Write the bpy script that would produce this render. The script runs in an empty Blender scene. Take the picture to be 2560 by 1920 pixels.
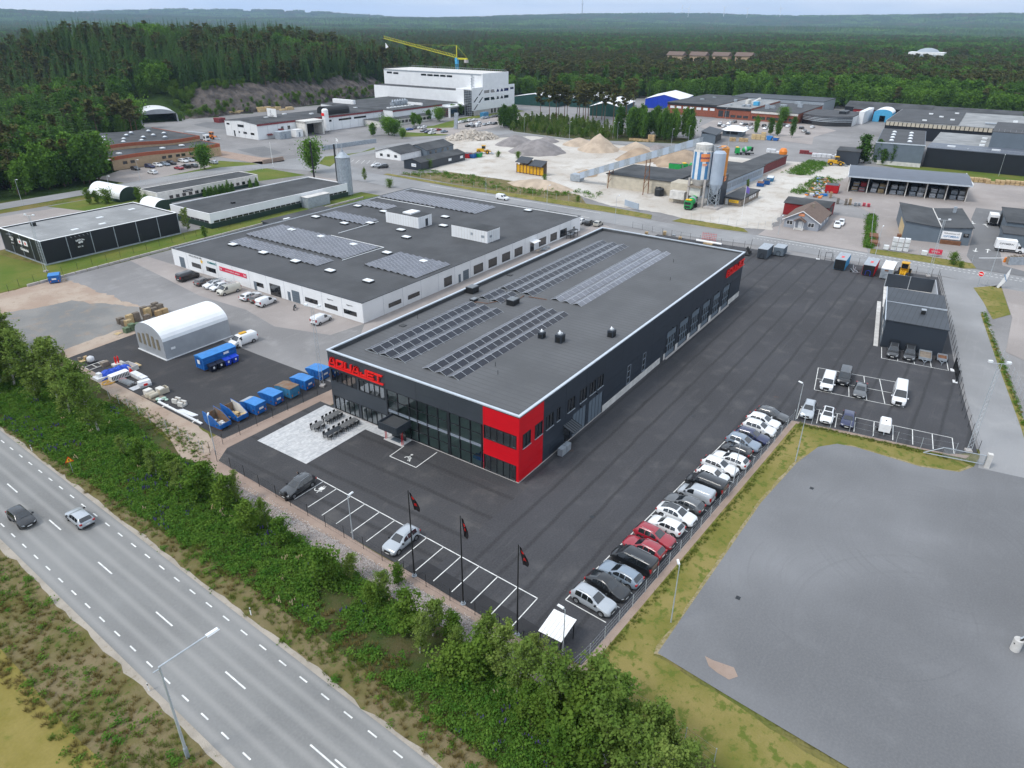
import bpy,bmesh,math,random
from math import sin,cos,pi,radians,sqrt,atan2,hypot
from mathutils import Vector,Matrix,noise as mnoise

S=bpy.context.scene
COL=S.collection

# ---------------------------------------------------------------- camera
CAM=(-61.84,-41.167,52.797);YAW,PITCH,ROLL,FPX=0.600,0.477,0.008,1748.68
_f=Vector((cos(YAW)*cos(PITCH),sin(YAW)*cos(PITCH),-sin(PITCH)))
_r=_f.cross(Vector((0,0,1))).normalized();_u=_r.cross(_f)
_r2=cos(ROLL)*_r+sin(ROLL)*_u;_u2=-sin(ROLL)*_r+cos(ROLL)*_u
cam=bpy.data.cameras.new('camera');cam.sensor_width=36;cam.lens=FPX/2560*36
cam.clip_start=0.5;cam.clip_end=40000
co=bpy.data.objects.new('camera',cam);COL.objects.link(co)
co.matrix_world=Matrix(((_r2.x,_u2.x,-_f.x,CAM[0]),(_r2.y,_u2.y,-_f.y,CAM[1]),(_r2.z,_u2.z,-_f.z,CAM[2]),(0,0,0,1)))
S.camera=co

# ---------------------------------------------------------------- sky, sun, exposure
SUN_EL,SUN_AZ=radians(52),radians(-62) # azimuth measured from +Y towards +X
W=bpy.data.worlds.new('World');S.world=W;W.use_nodes=True
nt=W.node_tree;nt.nodes.clear()
def wn(t,**k):
 n=nt.nodes.new(t)
 for a,b in k.items():setattr(n,a,b)
 return n
sky=wn('ShaderNodeTexSky',sky_type='NISHITA',sun_disc=False,sun_elevation=SUN_EL,sun_rotation=SUN_AZ,altitude=150)
sky.air_density=1.2;sky.dust_density=2.0;sky.ozone_density=1.5
tc=wn('ShaderNodeTexCoord');mp=wn('ShaderNodeMapping');mp.inputs['Scale'].default_value=(1.2,1.2,9)
nz=wn('ShaderNodeTexNoise');nz.inputs['Scale'].default_value=2.2;nz.inputs['Detail'].default_value=7;nz.inputs['Roughness'].default_value=.55
rp=wn('ShaderNodeValToRGB');rp.color_ramp.elements[0].position=.4;rp.color_ramp.elements[1].position=.62
rp.color_ramp.elements[0].color=(5.6,6.7,8.2,1);rp.color_ramp.elements[1].color=(8.3,8.7,9.2,1)
mx=wn('ShaderNodeMix',data_type='RGBA');mx.inputs['Factor'].default_value=.86
bg=wn('ShaderNodeBackground');bg.inputs['Strength'].default_value=.1;wo=wn('ShaderNodeOutputWorld')
L=nt.links.new
L(tc.outputs['Generated'],mp.inputs['Vector']);L(mp.outputs[0],nz.inputs['Vector']);L(nz.outputs['Fac'],rp.inputs['Fac'])
L(sky.outputs['Color'],mx.inputs['A']);L(rp.outputs['Color'],mx.inputs['B']);L(mx.outputs['Result'],bg.inputs['Color']);L(bg.outputs[0],wo.inputs['Surface'])
sl=bpy.data.lights.new('sun','SUN');sl.energy=1.4;sl.angle=radians(14);sl.color=(1,.965,.91)
so=bpy.data.objects.new('sun',sl);COL.objects.link(so);so.location=(0,0,200)
_d=Vector((sin(SUN_AZ)*cos(SUN_EL),cos(SUN_AZ)*cos(SUN_EL),sin(SUN_EL)))
so.rotation_euler=(-_d).to_track_quat('-Z','Y').to_euler()
S.view_settings.view_transform='Standard';S.view_settings.look='None';S.view_settings.gamma=1;S.view_settings.exposure=.72
S.view_settings.use_curve_mapping=False
S.render.engine='CYCLES';S.cycles.use_denoising=True;S.cycles.max_bounces=6;S.cycles.transparent_max_bounces=10
S.cycles.diffuse_bounces=3;S.cycles.glossy_bounces=3;S.cycles.volume_bounces=0;S.cycles.caustics_reflective=False;S.cycles.caustics_refractive=False

# ---------------------------------------------------------------- photo pixels -> directions (a distance comes from the ground or a wall)
ZN={'D':(0,0,1.1573),'R1':(0,0,.40687),'R2':(800,0,.40687),'R3':(1660,0,.40687),'R4':(0,420,.40687),'R5':(800,420,.40687),'R6':(1660,420,.40687),
'Q1':(0,840,.36166),'Q2':(700,840,.36166),'Q3':(1350,960,.40984),'Q4':(1860,780,.31646),'Q5':(0,1340,.40687),'Q6':(800,1340,.40687),'Q7':(1660,1300,.40687),
'S5':(180,860,.15675),'S6':(500,890,.15371),'S7':(2180,660,.18081),'T1':(100,240,.20796),'T2':(540,220,.18987),'T3':(900,150,.18987),'T4':(1280,200,.18987),
'T5':(1660,200,.22604),'T6':(2100,220,.20796),'T7':(1640,340,.16275),'T8':(2000,400,.25316)}
def g(z,x,y,h=0.0):
 a=ZN[z];X,Y=a[0]+x*a[2],a[1]+y*a[2]
 d=_r2*((X-1280)/FPX)-_u2*((Y-960)/FPX)+_f
 t=(h-CAM[2])/d.z
 return(CAM[0]+t*d.x,CAM[1]+t*d.y)
def topx(x,y,z):
 d=Vector((x-CAM[0],y-CAM[1],z-CAM[2]));w=d.dot(_f)
 return(1280+FPX*d.dot(_r2)/w,960-FPX*d.dot(_u2)/w,w)

# ---------------------------------------------------------------- materials
MATS={}
def nodes(name):
 m=bpy.data.materials.new(name);m.use_nodes=True;t=m.node_tree;t.nodes.clear()
 o=t.nodes.new('ShaderNodeOutputMaterial');b=t.nodes.new('ShaderNodeBsdfPrincipled');t.links.new(b.outputs[0],o.inputs['Surface'])
 MATS[name]=m
 return m,t,b,o
def mathn(t,op,a,b=None,clamp=False):
 n=t.nodes.new('ShaderNodeMath');n.operation=op;n.use_clamp=clamp
 for i,v in enumerate((a,b)):
  if v is None:continue
  if hasattr(v,'links')or hasattr(v,'is_linked'):t.links.new(v,n.inputs[i])
  else:n.inputs[i].default_value=v
 return n.outputs[0]
def mixc(t,f,a,b,mode='MIX'):
 n=t.nodes.new('ShaderNodeMix');n.data_type='RGBA';n.blend_type=mode
 for k,v in(('Factor',f),('A',a),('B',b)):
  s=n.inputs[k]if k=='Factor' else[i for i in n.inputs if i.name==k and i.type=='RGBA'][0]
  if hasattr(v,'is_linked'):t.links.new(v,s)
  else:s.default_value=v if k=='Factor' else(*v,1)
 return[o for o in n.outputs if o.type=='RGBA'][0]
def noise(t,vec,scale,detail=4,rough=.55,dist=0):
 n=t.nodes.new('ShaderNodeTexNoise');t.links.new(vec,n.inputs['Vector'])
 n.inputs['Scale'].default_value=scale;n.inputs['Detail'].default_value=detail;n.inputs['Roughness'].default_value=rough;n.inputs['Distortion'].default_value=dist
 return n.outputs['Fac']
def ramp(t,f,p0,p1):
 n=t.nodes.new('ShaderNodeMapRange');n.interpolation_type='SMOOTHSTEP';t.links.new(f,n.inputs['Value'])
 n.inputs['From Min'].default_value=p0;n.inputs['From Max'].default_value=p1
 return n.outputs['Result']
def pos(t,obj=False,sc=None,rz=0):
 if obj:o=t.nodes.new('ShaderNodeTexCoord').outputs['Object']
 else:o=t.nodes.new('ShaderNodeNewGeometry').outputs['Position']
 if sc or rz:
  m=t.nodes.new('ShaderNodeMapping');t.links.new(o,m.inputs['Vector']);m.inputs['Scale'].default_value=sc or(1,1,1);m.inputs['Rotation'].default_value=(0,0,rz);o=m.outputs[0]
 return o
def xyz(t,v):
 n=t.nodes.new('ShaderNodeSeparateXYZ');t.links.new(v,n.inputs[0]);return n.outputs
def bumpn(t,b,h,st=.3,d=.05):
 n=t.nodes.new('ShaderNodeBump');n.inputs['Strength'].default_value=st;n.inputs['Distance'].default_value=d
 t.links.new(h,n.inputs['Height']);t.links.new(n.outputs[0],b.inputs['Normal'])
def sc3(c,k):return tuple(min(1,max(0,x*k))for x in c)
def M(name,col,rough=.6,var=.12,sc=.8,metal=0,spec=.4,col2=None,obj=False,bump=0,coat=0,seam=None):
 """plain procedural surface: two scales of value noise, optional seams (axis, spacing, width, factor)"""
 if name in MATS:return MATS[name]
 m,t,b,o=nodes(name)
 p=pos(t,obj)
 n1=ramp(t,noise(t,p,sc,5),.3,.7);n2=noise(t,p,sc*14,3)
 c=mixc(t,n1,sc3(col,1-var),col2 or sc3(col,1+var))
 c=mixc(t,mathn(t,'MULTIPLY',n2,var*1.6),c,sc3(col,.45))
 if seam:
  ax,sp,wd,k=seam
  q=xyz(t,p)[ax];fr=mathn(t,'FRACT',mathn(t,'DIVIDE',q,sp));ln=mathn(t,'LESS_THAN',fr,wd/sp)
  c=mixc(t,ln,c,sc3(col,k))
 t.links.new(c,b.inputs['Base Color'])
 b.inputs['Roughness'].default_value=rough;b.inputs['Metallic'].default_value=metal;b.inputs['Specular IOR Level'].default_value=spec
 b.inputs['Coat Weight'].default_value=coat;b.inputs['Coat Roughness'].default_value=.06
 if bump:bumpn(t,b,n2,bump,.04)
 return m
def asphalt(name,col,pale,lanes=None,scuff=.5,stain=.0,dark=.78,big=.05,off=0,rings=None,wear=None,amp=.15):
 m,t,b,o=nodes(name)
 p=pos(t);X,Y,Zc=xyz(t,p)
 c=mixc(t,ramp(t,noise(t,p,big,4),.35,.68),sc3(col,1-amp),sc3(col,1+amp))
 c=mixc(t,mathn(t,'MULTIPLY',ramp(t,noise(t,p,.23,6,.6),.5,.78),scuff),c,pale)
 ps=pos(t,sc=(.05,.9,1)if lanes!='y' else(.9,.05,1),rz=.05)
 c=mixc(t,mathn(t,'MULTIPLY',ramp(t,noise(t,ps,1.3,5,.65),.55,.8),scuff*.8),c,pale)
 pc=pos(t,sc=(.12,.5,1),rz=.7)
 c=mixc(t,mathn(t,'MULTIPLY',ramp(t,noise(t,pc,1.0,6,.6,.6),.6,.72),scuff*.45),c,pale)
 if lanes:
  q=Y if lanes=='x' else X;sp=3.55 if lanes=='x' else 4.6
  wob=mathn(t,'MULTIPLY',mathn(t,'SUBTRACT',noise(t,p,.16,2),.5),.5)
  fr=mathn(t,'FRACT',mathn(t,'DIVIDE',mathn(t,'ADD',mathn(t,'ADD',q,wob),400+off),sp))
  d=mathn(t,'ABSOLUTE',mathn(t,'SUBTRACT',fr,.5))
  c=mixc(t,mathn(t,'MULTIPLY',ramp(t,mathn(t,'SUBTRACT',.11,d),0,.09),mathn(t,'ADD',.55,mathn(t,'MULTIPLY',noise(t,p,.3,3),.5))),c,sc3(col,dark*.7))
 if stain:
  c=mixc(t,mathn(t,'MULTIPLY',ramp(t,noise(t,pos(t,sc=(1,1.4,1)),.13,7,.7),.66,.74),stain),c,(.16,.075,.03))
 if rings:
  for(cx,cy,r0,r1)in rings:
   vx=mathn(t,'SUBTRACT',X,cx);vy=mathn(t,'SUBTRACT',Y,cy)
   d=mathn(t,'SQRT',mathn(t,'ADD',mathn(t,'MULTIPLY',vx,vx),mathn(t,'MULTIPLY',vy,vy)))
   cb=t.nodes.new('ShaderNodeCombineXYZ');t.links.new(d,cb.inputs[0]);cb.inputs[1].default_value=cx
   w=ramp(t,noise(t,cb.outputs[0],1.5,5,.7),.5,.66)
   band=mathn(t,'MULTIPLY',ramp(t,d,r0-2,r0+2),mathn(t,'SUBTRACT',1,ramp(t,d,r1-2,r1+2)))
   c=mixc(t,mathn(t,'MULTIPLY',mathn(t,'MULTIPLY',w,band),mathn(t,'MULTIPLY',ramp(t,noise(t,p,.12,3),.4,.62),.3)),c,sc3(col,.55))
 if wear: # wheel tracks polished pale along a road: (unit normal x, y, offset, list of centres, width)
  nx,ny,o0,cs,wd=wear
  u=mathn(t,'SUBTRACT',mathn(t,'ADD',mathn(t,'MULTIPLY',X,nx),mathn(t,'MULTIPLY',Y,ny)),o0)
  for k in cs:
   d=mathn(t,'ABSOLUTE',mathn(t,'SUBTRACT',u,k))
   c=mixc(t,mathn(t,'MULTIPLY',ramp(t,mathn(t,'SUBTRACT',wd,d),0,wd),.55),c,pale)
 c=mixc(t,mathn(t,'MULTIPLY',noise(t,p,9,2),.3),c,sc3(col,.6));c=mixc(t,mathn(t,'MULTIPLY',ramp(t,noise(t,p,4.5,4,.8),.35,.75),.28),c,pale)
 c=mixc(t,mathn(t,'MULTIPLY',ramp(t,noise(t,p,3.1,2),.72,.78),.6*scuff),c,sc3(pale,1.5))
 t.links.new(c,b.inputs['Base Color']);b.inputs['Roughness'].default_value=.85;b.inputs['Specular IOR Level'].default_value=.25
 bumpn(t,b,noise(t,p,14,3),.25,.02)
 return m
def ground(name,c1,c2,c3,s1=.12,s2=.9,bump=.5,t3=(.55,.75),fine=.35):
 m,t,b,o=nodes(name);p=pos(t)
 c=mixc(t,ramp(t,noise(t,p,s1,6,.62),.36,.64),c1,c2)
 c=mixc(t,ramp(t,noise(t,p,s2,5,.65),*t3),c,c3)
 c=mixc(t,mathn(t,'MULTIPLY',noise(t,p,s2*9,3),fine),c,sc3(c1,.4))
 t.links.new(c,b.inputs['Base Color']);b.inputs['Roughness'].default_value=.95;b.inputs['Specular IOR Level'].default_value=.1
 bumpn(t,b,noise(t,p,s2*5,5),bump,.12)
 return m
def leaf(name,c1,c2,trans=.25,rnd=.6):
 m,t,b,o=nodes(name);t.nodes.remove(b)
 oi=t.nodes.new('ShaderNodeObjectInfo');p=pos(t)
 f=mathn(t,'ADD',mathn(t,'MULTIPLY',oi.outputs['Random'],rnd),mathn(t,'MULTIPLY',ramp(t,noise(t,p,.55,3),.3,.7),1-rnd))
 c=mixc(t,f,c1,c2)
 d=t.nodes.new('ShaderNodeBsdfDiffuse');tr=t.nodes.new('ShaderNodeBsdfTranslucent');mxs=t.nodes.new('ShaderNodeMixShader');mxs.inputs[0].default_value=trans
 t.links.new(c,d.inputs[0]);t.links.new(c,tr.inputs[0]);t.links.new(d.outputs[0],mxs.inputs[1]);t.links.new(tr.outputs[0],mxs.inputs[2]);t.links.new(mxs.outputs[0],o.inputs['Surface'])
 return m
def glassm(name,tint,refl=.12,clear=.5):
 """window glass: tinted see-through mixed with a mirror by the facing angle"""
 m,t,b,o=nodes(name);t.nodes.remove(b)
 fr=t.nodes.new('ShaderNodeFresnel');fr.inputs[0].default_value=1.5
 gl=t.nodes.new('ShaderNodeBsdfGlossy');gl.inputs['Roughness'].default_value=.02;gl.inputs['Color'].default_value=(.9,.95,1,1)
 tr=t.nodes.new('ShaderNodeBsdfTransparent');tr.inputs[0].default_value=(*tint,1)
 mxs=t.nodes.new('ShaderNodeMixShader');t.links.new(mathn(t,'ADD',fr.outputs[0],refl,True),mxs.inputs[0])
 t.links.new(tr.outputs[0],mxs.inputs[1]);t.links.new(gl.outputs[0],mxs.inputs[2]);t.links.new(mxs.outputs[0],o.inputs['Surface'])
 return m

DKGREY=(.042,.05,.06)
M('panel_grey',DKGREY,.42,.06,.3,spec=.5);M('panel_navy_shade',(.026,.034,.046),.42,.06,.3,spec=.5);M('frame_dark',(.018,.021,.025),.4,.05);M('frame_light',(.22,.25,.29),.4,.05)  # navy panel is also the hall's grey with side shade mixed into its colour
M('cap_metal',(.55,.6,.65),.35,.08,1,metal=.3);M('steel',(.42,.45,.48),.45,.12,2,metal=.5);M('galv',(.36,.4,.44),.5,.15,1.5,metal=.3)
M('red_panel',(.58,.004,.012),.38,.05,.3);M('sign_red',(.75,.015,.012),.4,.04);M('concrete',(.42,.39,.37),.85,.14,.7,bump=.2);M('conc_pale',(.6,.58,.55),.85,.14,.7,bump=.2)
M('white_wall',(.74,.75,.76),.5,.04,.3);M('white_paint',(.8,.8,.8),.45,.05,1);M('line_white',(.72,.72,.69),.8,.18,1.5);M('off_white',(.62,.6,.56),.7,.12,.8)
M('black',(.012,.013,.014),.5,.1);M('rubber',(.015,.015,.016),.8,.1);M('plastic_black',(.02,.021,.023),.45,.1)
M('roof_felt',(.102,.104,.108),.88,.14,.11,bump=.25,seam=(0,1.02,.16,.8));M('roof_felt2',(.072,.074,.078),.9,.18,.15,bump=.2,seam=(0,1.05,.06,.7));M('roof_felt3',(.05,.053,.056),.9,.2,.12,bump=.2,col2=(.085,.088,.092))
M('roof_pale',(.28,.285,.285),.85,.22,.12,seam=(0,2.1,.12,.8));M('roof_slate',(.05,.057,.067),.6,.12,.3,seam=(1,.9,.12,.6));M('roof_navy',(.11,.125,.155),.5,.08,.3,seam=(1,.5,.1,.8))
M('pv',(.009,.01,.018),.2,.15,.6,spec=.4,coat=.15);M('pv_glare',(.13,.135,.16),.3,.2,.4,spec=.5,coat=.4);M('alu',(.6,.62,.64),.35,.08,metal=.5)  # pale copy of the panel has sky glare put into its base colour
M('glass_dark',(.012,.016,.02),.06,.2,.4,spec=.9,coat=.5);M('glass_car',(.012,.015,.018),.05,.05,spec=.8,coat=.6)
M('blue_skip',(.012,.1,.36),.42,.14,1.2,col2=(.02,.15,.46));M('blue_lid',(.03,.2,.52),.4,.1,1);M('blue_pale',(.045,.2,.36),.45,.12,1.5);M('blue_tarp',(.01,.07,.5),.4,.2,2);M('navy_bin',(.01,.014,.03),.4,.1);M('blue_bin',(.012,.05,.45),.35,.1)
M('rust',(.2,.09,.045),.9,.3,2);M('skip_rusty',(.33,.28,.22),.9,.35,1.2,col2=(.2,.09,.04));M('wood',(.48,.34,.18),.85,.22,1.8);M('wood_pale',(.56,.42,.23),.85,.18,2);M('wood_grey',(.24,.2,.16),.9,.2,2);M('wood_red',(.17,.035,.035),.85,.18,1)
M('tarp_white',(.7,.71,.72),.6,.07,.5);M('tarp_grey',(.33,.345,.365),.6,.07,.5);M('tarp_hi',(.78,.79,.8),.5,.04,.5);M('tan_window',(.2,.17,.115),.5,.1)
M('brick_orange',(.42,.3,.19),.85,.1,.8);M('brick_trim',(.36,.1,.05),.8,.12,1,seam=(2,.35,.06,.7));M('brick_red',(.27,.085,.05),.85,.15,1.5);M('wall_black',(.011,.014,.02),.45,.1,.5,seam=(2,.3,.05,.6));M('green_wall',(.012,.06,.05),.5,.08,.5);M('green_dark',(.012,.035,.025),.6,.1,.5)
M('red_trim',(.2,.03,.035),.6,.1,1);M('beige',(.5,.45,.36),.8,.1,.8);M('house_grey',(.3,.32,.36),.8,.06,1,seam=(1,.22,.03,.7));M('tile_brown',(.17,.12,.095),.85,.15,1.2,seam=(0,.35,.08,.6));M('barn_red',(.22,.012,.014),.8,.1,1);M('grey_blue',(.12,.15,.18),.55,.06,.5)
M('silo_white',(.68,.7,.71),.55,.1,.5);M('silo_blue',(.07,.22,.42),.5,.1,.5);M('silo_grey',(.36,.42,.5),.5,.06,.4);M('silo_orange',(.62,.24,.04),.55,.12,.6);M('orange_sign',(.8,.27,.09),.5,.05);M('purple_text',(.03,.015,.12),.5,.05)
M('yellow',(.62,.33,.008),.5,.12,1.5);M('yellow_crane',(.55,.5,.02),.5,.1,1);M('orange',(.75,.22,.02),.5,.1,1);M('green_truck',(.01,.3,.07),.4,.08,1);M('cyan',(.07,.36,.6),.5,.08,1);M('red_skip',(.5,.015,.02),.45,.12,1);M('purple',(.2,.14,.48),.6,.05)
M('sand',(.45,.36,.275),.95,.16,.3,bump=.5);M('sand_dark',(.36,.27,.19),.95,.2,.25,bump=.6);M('gravel_grey',(.24,.22,.215),.95,.2,.3,bump=.6);M('rubble',(.5,.45,.39),.95,.2,.6,bump=.4);M('rock',(.07,.062,.057),.95,.4,.2,col2=(.15,.125,.11),bump=1);M('soil',(.12,.08,.055),.95,.2,.5)
M('table_grey',(.13,.13,.128),.6,.1,1);M('bark',(.11,.075,.055),.95,.25,1.5,obj=True);M('bark_birch',(.5,.47,.43),.85,.35,3,obj=True);M('bark_pine',(.17,.095,.06),.95,.2,1,obj=True)
M('flag_black',(.02,.016,.018),.8,.2,3);M('mast_grey',(.5,.54,.57),.45,.1,1,metal=.3);M('lampglass',(.75,.77,.78),.3,.05);M('headlight',(.6,.63,.66),.15,.05,spec=.8);M('taillight',(.35,.01,.012),.2,.05,spec=.8);M('plate',(.7,.7,.68),.5,.03)
M('rim',(.42,.43,.45),.3,.1,3,metal=.8,obj=True);M('rim_dark',(.06,.062,.066),.35,.1,3,metal=.7,obj=True)
M('slab',(.5,.5,.5),.85,.1,2.2);M('slab_pale',(.55,.55,.545),.85,.1,2.2);M('slab_grey',(.455,.46,.465),.85,.1,2.2);M('floor_green',(.5,.66,.6),.3,.1,.5);M('interior',(.42,.5,.47),.8,.1);M('curtain',(.05,.065,.07),.9,.1)
M('bag_white',(.66,.67,.69),.7,.1,1);M('teal_text',(.02,.2,.22),.6,.05);M('grey_text',(.12,.12,.13),.6,.05);M('banner_red',(.62,.03,.075),.6,.06);M('yellow_sign',(.85,.5,.02),.5,.05);M('skin',(.45,.28,.2),.6,.05);M('cloth_dark',(.015,.016,.02),.9,.1)
glassm('glass_clear',(.9,.98,.96),.05);glassm('glass_office',(.78,.85,.85),.26)
asphalt('asphalt_new_x',(.052,.052,.057),(.13,.127,.125),'x',.5,.55);asphalt('asphalt_new_y',(.05,.05,.054),(.14,.132,.122),'y',.55,.0,off=1.1);asphalt('asphalt_new',(.042,.042,.045),(.115,.105,.098),None,.5,.6);asphalt('asphalt_patch',(.033,.033,.036),(.06,.06,.06),None,.2)
asphalt('asphalt_lot',(.178,.18,.186),(.26,.262,.268),None,.22,rings=[(4,-40,5,17),(17,-46,6,14),(0,-50,8,18)],big=.03,amp=.26)
asphalt('asphalt_mid',(.22,.212,.21),(.34,.33,.32),None,.6,big=.03,amp=.22);asphalt('asphalt_grey',(.16,.16,.163),(.24,.235,.23),None,.55,big=.03);asphalt('asphalt_pink',(.31,.275,.257),(.42,.385,.36),None,.5,big=.05);asphalt('asphalt_street',(.25,.25,.253),(.36,.355,.35),None,.45)
_nx,_ny=.9991,-.0422
asphalt('asphalt_road',(.205,.205,.2),(.33,.322,.308),'y',.18,dark=1.5,wear=(_nx,_ny,-42.04*_nx+39.32*_ny,(-.6,1.15,2.95,4.7,6.5,8.1),.55))
ground('meadow',(.11,.13,.03),(.2,.16,.065),(.07,.11,.022),.1,.8,t3=(.52,.68));ground('field',(.2,.17,.04),(.27,.22,.07),(.13,.15,.03),.12,.4,.3);ground('lawn',(.17,.165,.04),(.27,.22,.08),(.115,.145,.028),.13,.8,.5,t3=(.5,.62));ground('lawn_green',(.1,.15,.025),(.16,.17,.04),(.08,.13,.02),.1,.7)
ground('brown_verge',(.14,.125,.045),(.22,.175,.1),(.085,.12,.025),.22,1.2,.7,t3=(.55,.66));ground('thicket_soil',(.05,.075,.02),(.1,.085,.04),(.04,.065,.015),.2,.9,.8);ground('pink_gravel',(.36,.27,.22),(.43,.33,.27),(.3,.22,.18),.3,4,.6,fine=.5);ground('stone_bed',(.38,.33,.3),(.47,.42,.4),(.2,.17,.155),.4,3.2,1.2,t3=(.5,.62),fine=.6);ground('dry_edge',(.28,.235,.11),(.36,.3,.19),(.22,.19,.07),.5,2.2,.7,t3=(.45,.6));ground('verge_sand',(.36,.32,.27),(.45,.4,.34),(.26,.22,.15),.3,2,.7)
ground('sand_yard',(.5,.46,.41),(.62,.59,.545),(.43,.375,.315),.03,.13,.3,t3=(.48,.7));ground('gravel_yard',(.2,.2,.195),(.27,.26,.245),(.3,.24,.19),.08,.4,.5,t3=(.5,.75));ground('pink_dirt',(.37,.28,.22),(.45,.37,.3),(.28,.21,.15),.15,.8);ground('forest_floor',(.03,.045,.014),(.045,.06,.02),(.05,.045,.02),.02,.2,.9)
def far_forest_mat():
 m,t,b,o=nodes('forest_far');p=pos(t)
 c=mixc(t,ramp(t,noise(t,p,.006,6,.6),.35,.65),(.02,.036,.014),(.045,.075,.022))
 c=mixc(t,ramp(t,noise(t,p,.05,4),.5,.8),c,(.012,.022,.01));t.links.new(c,b.inputs['Base Color']);b.inputs['Roughness'].default_value=1;b.inputs['Specular IOR Level'].default_value=0
 bumpn(t,b,noise(t,p,.06,6,.7),1,12)
far_forest_mat()
leaf('leaf_birch',(.1,.175,.032),(.22,.285,.07),.32);leaf('leaf_dark',(.045,.105,.02),(.09,.175,.032),.25);leaf('leaf_decid',(.07,.155,.025),(.15,.27,.045),.28);leaf('leaf_spruce',(.034,.075,.024),(.078,.14,.038),.15);leaf('leaf_pine',(.075,.088,.03),(.13,.125,.048),.2);leaf('leaf_bush',(.06,.135,.02),(.155,.235,.04),.32,.45);leaf('leaf_weed',(.055,.15,.022),(.14,.24,.04),.32,.7);leaf('grass_dry',(.17,.14,.045),(.26,.2,.08),.2);leaf('grass_green',(.12,.17,.03),(.21,.23,.06),.35);leaf('flower',(.06,.055,.16),(.12,.09,.24),.2);leaf('flower_pale',(.5,.4,.3),(.55,.45,.2),.2)

BXF=[(3,2,1,0),(4,5,6,7),(0,1,5,4),(1,2,6,5),(2,3,7,6),(3,0,4,7)]
# ---------------------------------------------------------------- geometry helpers
class MB:
 def __init__(s):s.v=[];s.f=[];s.m=[];s.cm=0
 def add(s,vs,fs):
  n=len(s.v);s.v+=[tuple(v)for v in vs]
  for f in fs:s.f.append(tuple(n+i for i in f));s.m.append(s.cm)
  return s
 def box(s,x0,y0,z0,x1,y1,z1):
  return s.add([(x0,y0,z0),(x1,y0,z0),(x1,y1,z0),(x0,y1,z0),(x0,y0,z1),(x1,y0,z1),(x1,y1,z1),(x0,y1,z1)],
     BXF)
 def cbox(s,x,y,z,dx,dy,dz,rz=0):
  c,n=cos(rz),sin(rz);P=[]
  for zz in(z,z+dz):
   for a,b in((-1,-1),(1,-1),(1,1),(-1,1)):P.append((x+a*dx/2*c-b*dy/2*n,y+a*dx/2*n+b*dy/2*c,zz))
  return s.add(P,BXF)
 def prism(s,poly,z0,z1):
  n=len(poly)
  return s.add([(p[0],p[1],z0)for p in poly]+[(p[0],p[1],z1)for p in poly],
     [tuple(range(n-1,-1,-1)),tuple(range(n,2*n))]+[(i,(i+1)%n,n+(i+1)%n,n+i)for i in range(n)])
 def xprism(s,prof,x0,x1): # profile in (y,z) swept along x
  n=len(prof)
  return s.add([(x0,p[0],p[1])for p in prof]+[(x1,p[0],p[1])for p in prof],
     [tuple(range(n-1,-1,-1)),tuple(range(n,2*n))]+[(i,(i+1)%n,n+(i+1)%n,n+i)for i in range(n)])
 def yprism(s,prof,y0,y1): # profile in (x,z) swept along y
  n=len(prof)
  return s.add([(p[0],y0,p[1])for p in prof]+[(p[0],y1,p[1])for p in prof],
     [tuple(range(n)),tuple(range(2*n-1,n-1,-1))]+[(i,n+i,n+(i+1)%n,(i+1)%n)for i in range(n)])
 def tube(s,p0,p1,r0,r1=None,n=6,cap=True):
  r1=r0 if r1 is None else r1;a=Vector(p0);b=Vector(p1);d=(b-a)
  if d.length<1e-6:return s
  d.normalize();u=d.orthogonal().normalized();w=d.cross(u);V=[]
  for q,r in((a,r0),(b,r1)):
   for i in range(n):V.append(q+(u*cos(2*pi*i/n)+w*sin(2*pi*i/n))*r)
  F=[(i,(i+1)%n,n+(i+1)%n,n+i)for i in range(n)]
  if cap:F+=[tuple(range(n-1,-1,-1)),tuple(range(n,2*n))]
  return s.add(V,F)
 def lathe(s,prof,n=24,c=(0,0)):
  V=[];k=len(prof)
  for r,z in prof:
   for i in range(n):V.append((c[0]+r*cos(2*pi*i/n),c[1]+r*sin(2*pi*i/n),z))
  F=[(j*n+i,j*n+(i+1)%n,(j+1)*n+(i+1)%n,(j+1)*n+i)for j in range(k-1)for i in range(n)]
  F+=[tuple(range(n-1,-1,-1)),tuple(range((k-1)*n,k*n))]
  return s.add(V,F)
 def quad(s,*p):return s.add(p,[tuple(range(len(p)))])
 def mesh(s,name,mats,smooth=False):
  me=bpy.data.meshes.new(name);me.from_pydata(s.v,[],s.f)
  for m in(mats if isinstance(mats,(list,tuple))else[mats]):me.materials.append(MATS[m]if isinstance(m,str)else m)
  if any(s.m):me.polygons.foreach_set('material_index',s.m)
  if smooth:me.polygons.foreach_set('use_smooth',[True]*len(me.polygons))
  me.update();return me
 def build(s,name,mat,parent=None,smooth=False,loc=None,rz=0):
  return obj(name,s.mesh(name,mat,smooth),parent,loc,rz)
def obj(name,me,parent=None,loc=None,rz=0,scale=None):
 o=bpy.data.objects.new(name,me);COL.objects.link(o)
 if parent:o.parent=parent
 if loc:o.location=loc
 if rz:o.rotation_euler=(0,0,rz)
 if scale:o.scale=scale if hasattr(scale,'__len__')else(scale,)*3
 return o
def thing(name,label,cat,loc=(0,0,0),rz=0,group=None,scale=None):
 o=bpy.data.objects.new(name,None);COL.objects.link(o);o.location=loc if len(loc)==3 else(*loc,0);o.rotation_euler=(0,0,rz)
 o.empty_display_size=.3
 if scale:o.scale=(scale,)*3
 return tag(o,label,cat,group)
def tag(o,label,cat,group=None):
 o['label']=label;o['category']=cat
 if group:o['group']=group
 return o
def struct(o,kind='structure',label=None):
 o['kind']=kind
 if label:o['label']=label
 return o
def flat(pts,z=0):return MB().add([(p[0],p[1],z)for p in pts],[tuple(range(len(pts)))])
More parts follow.
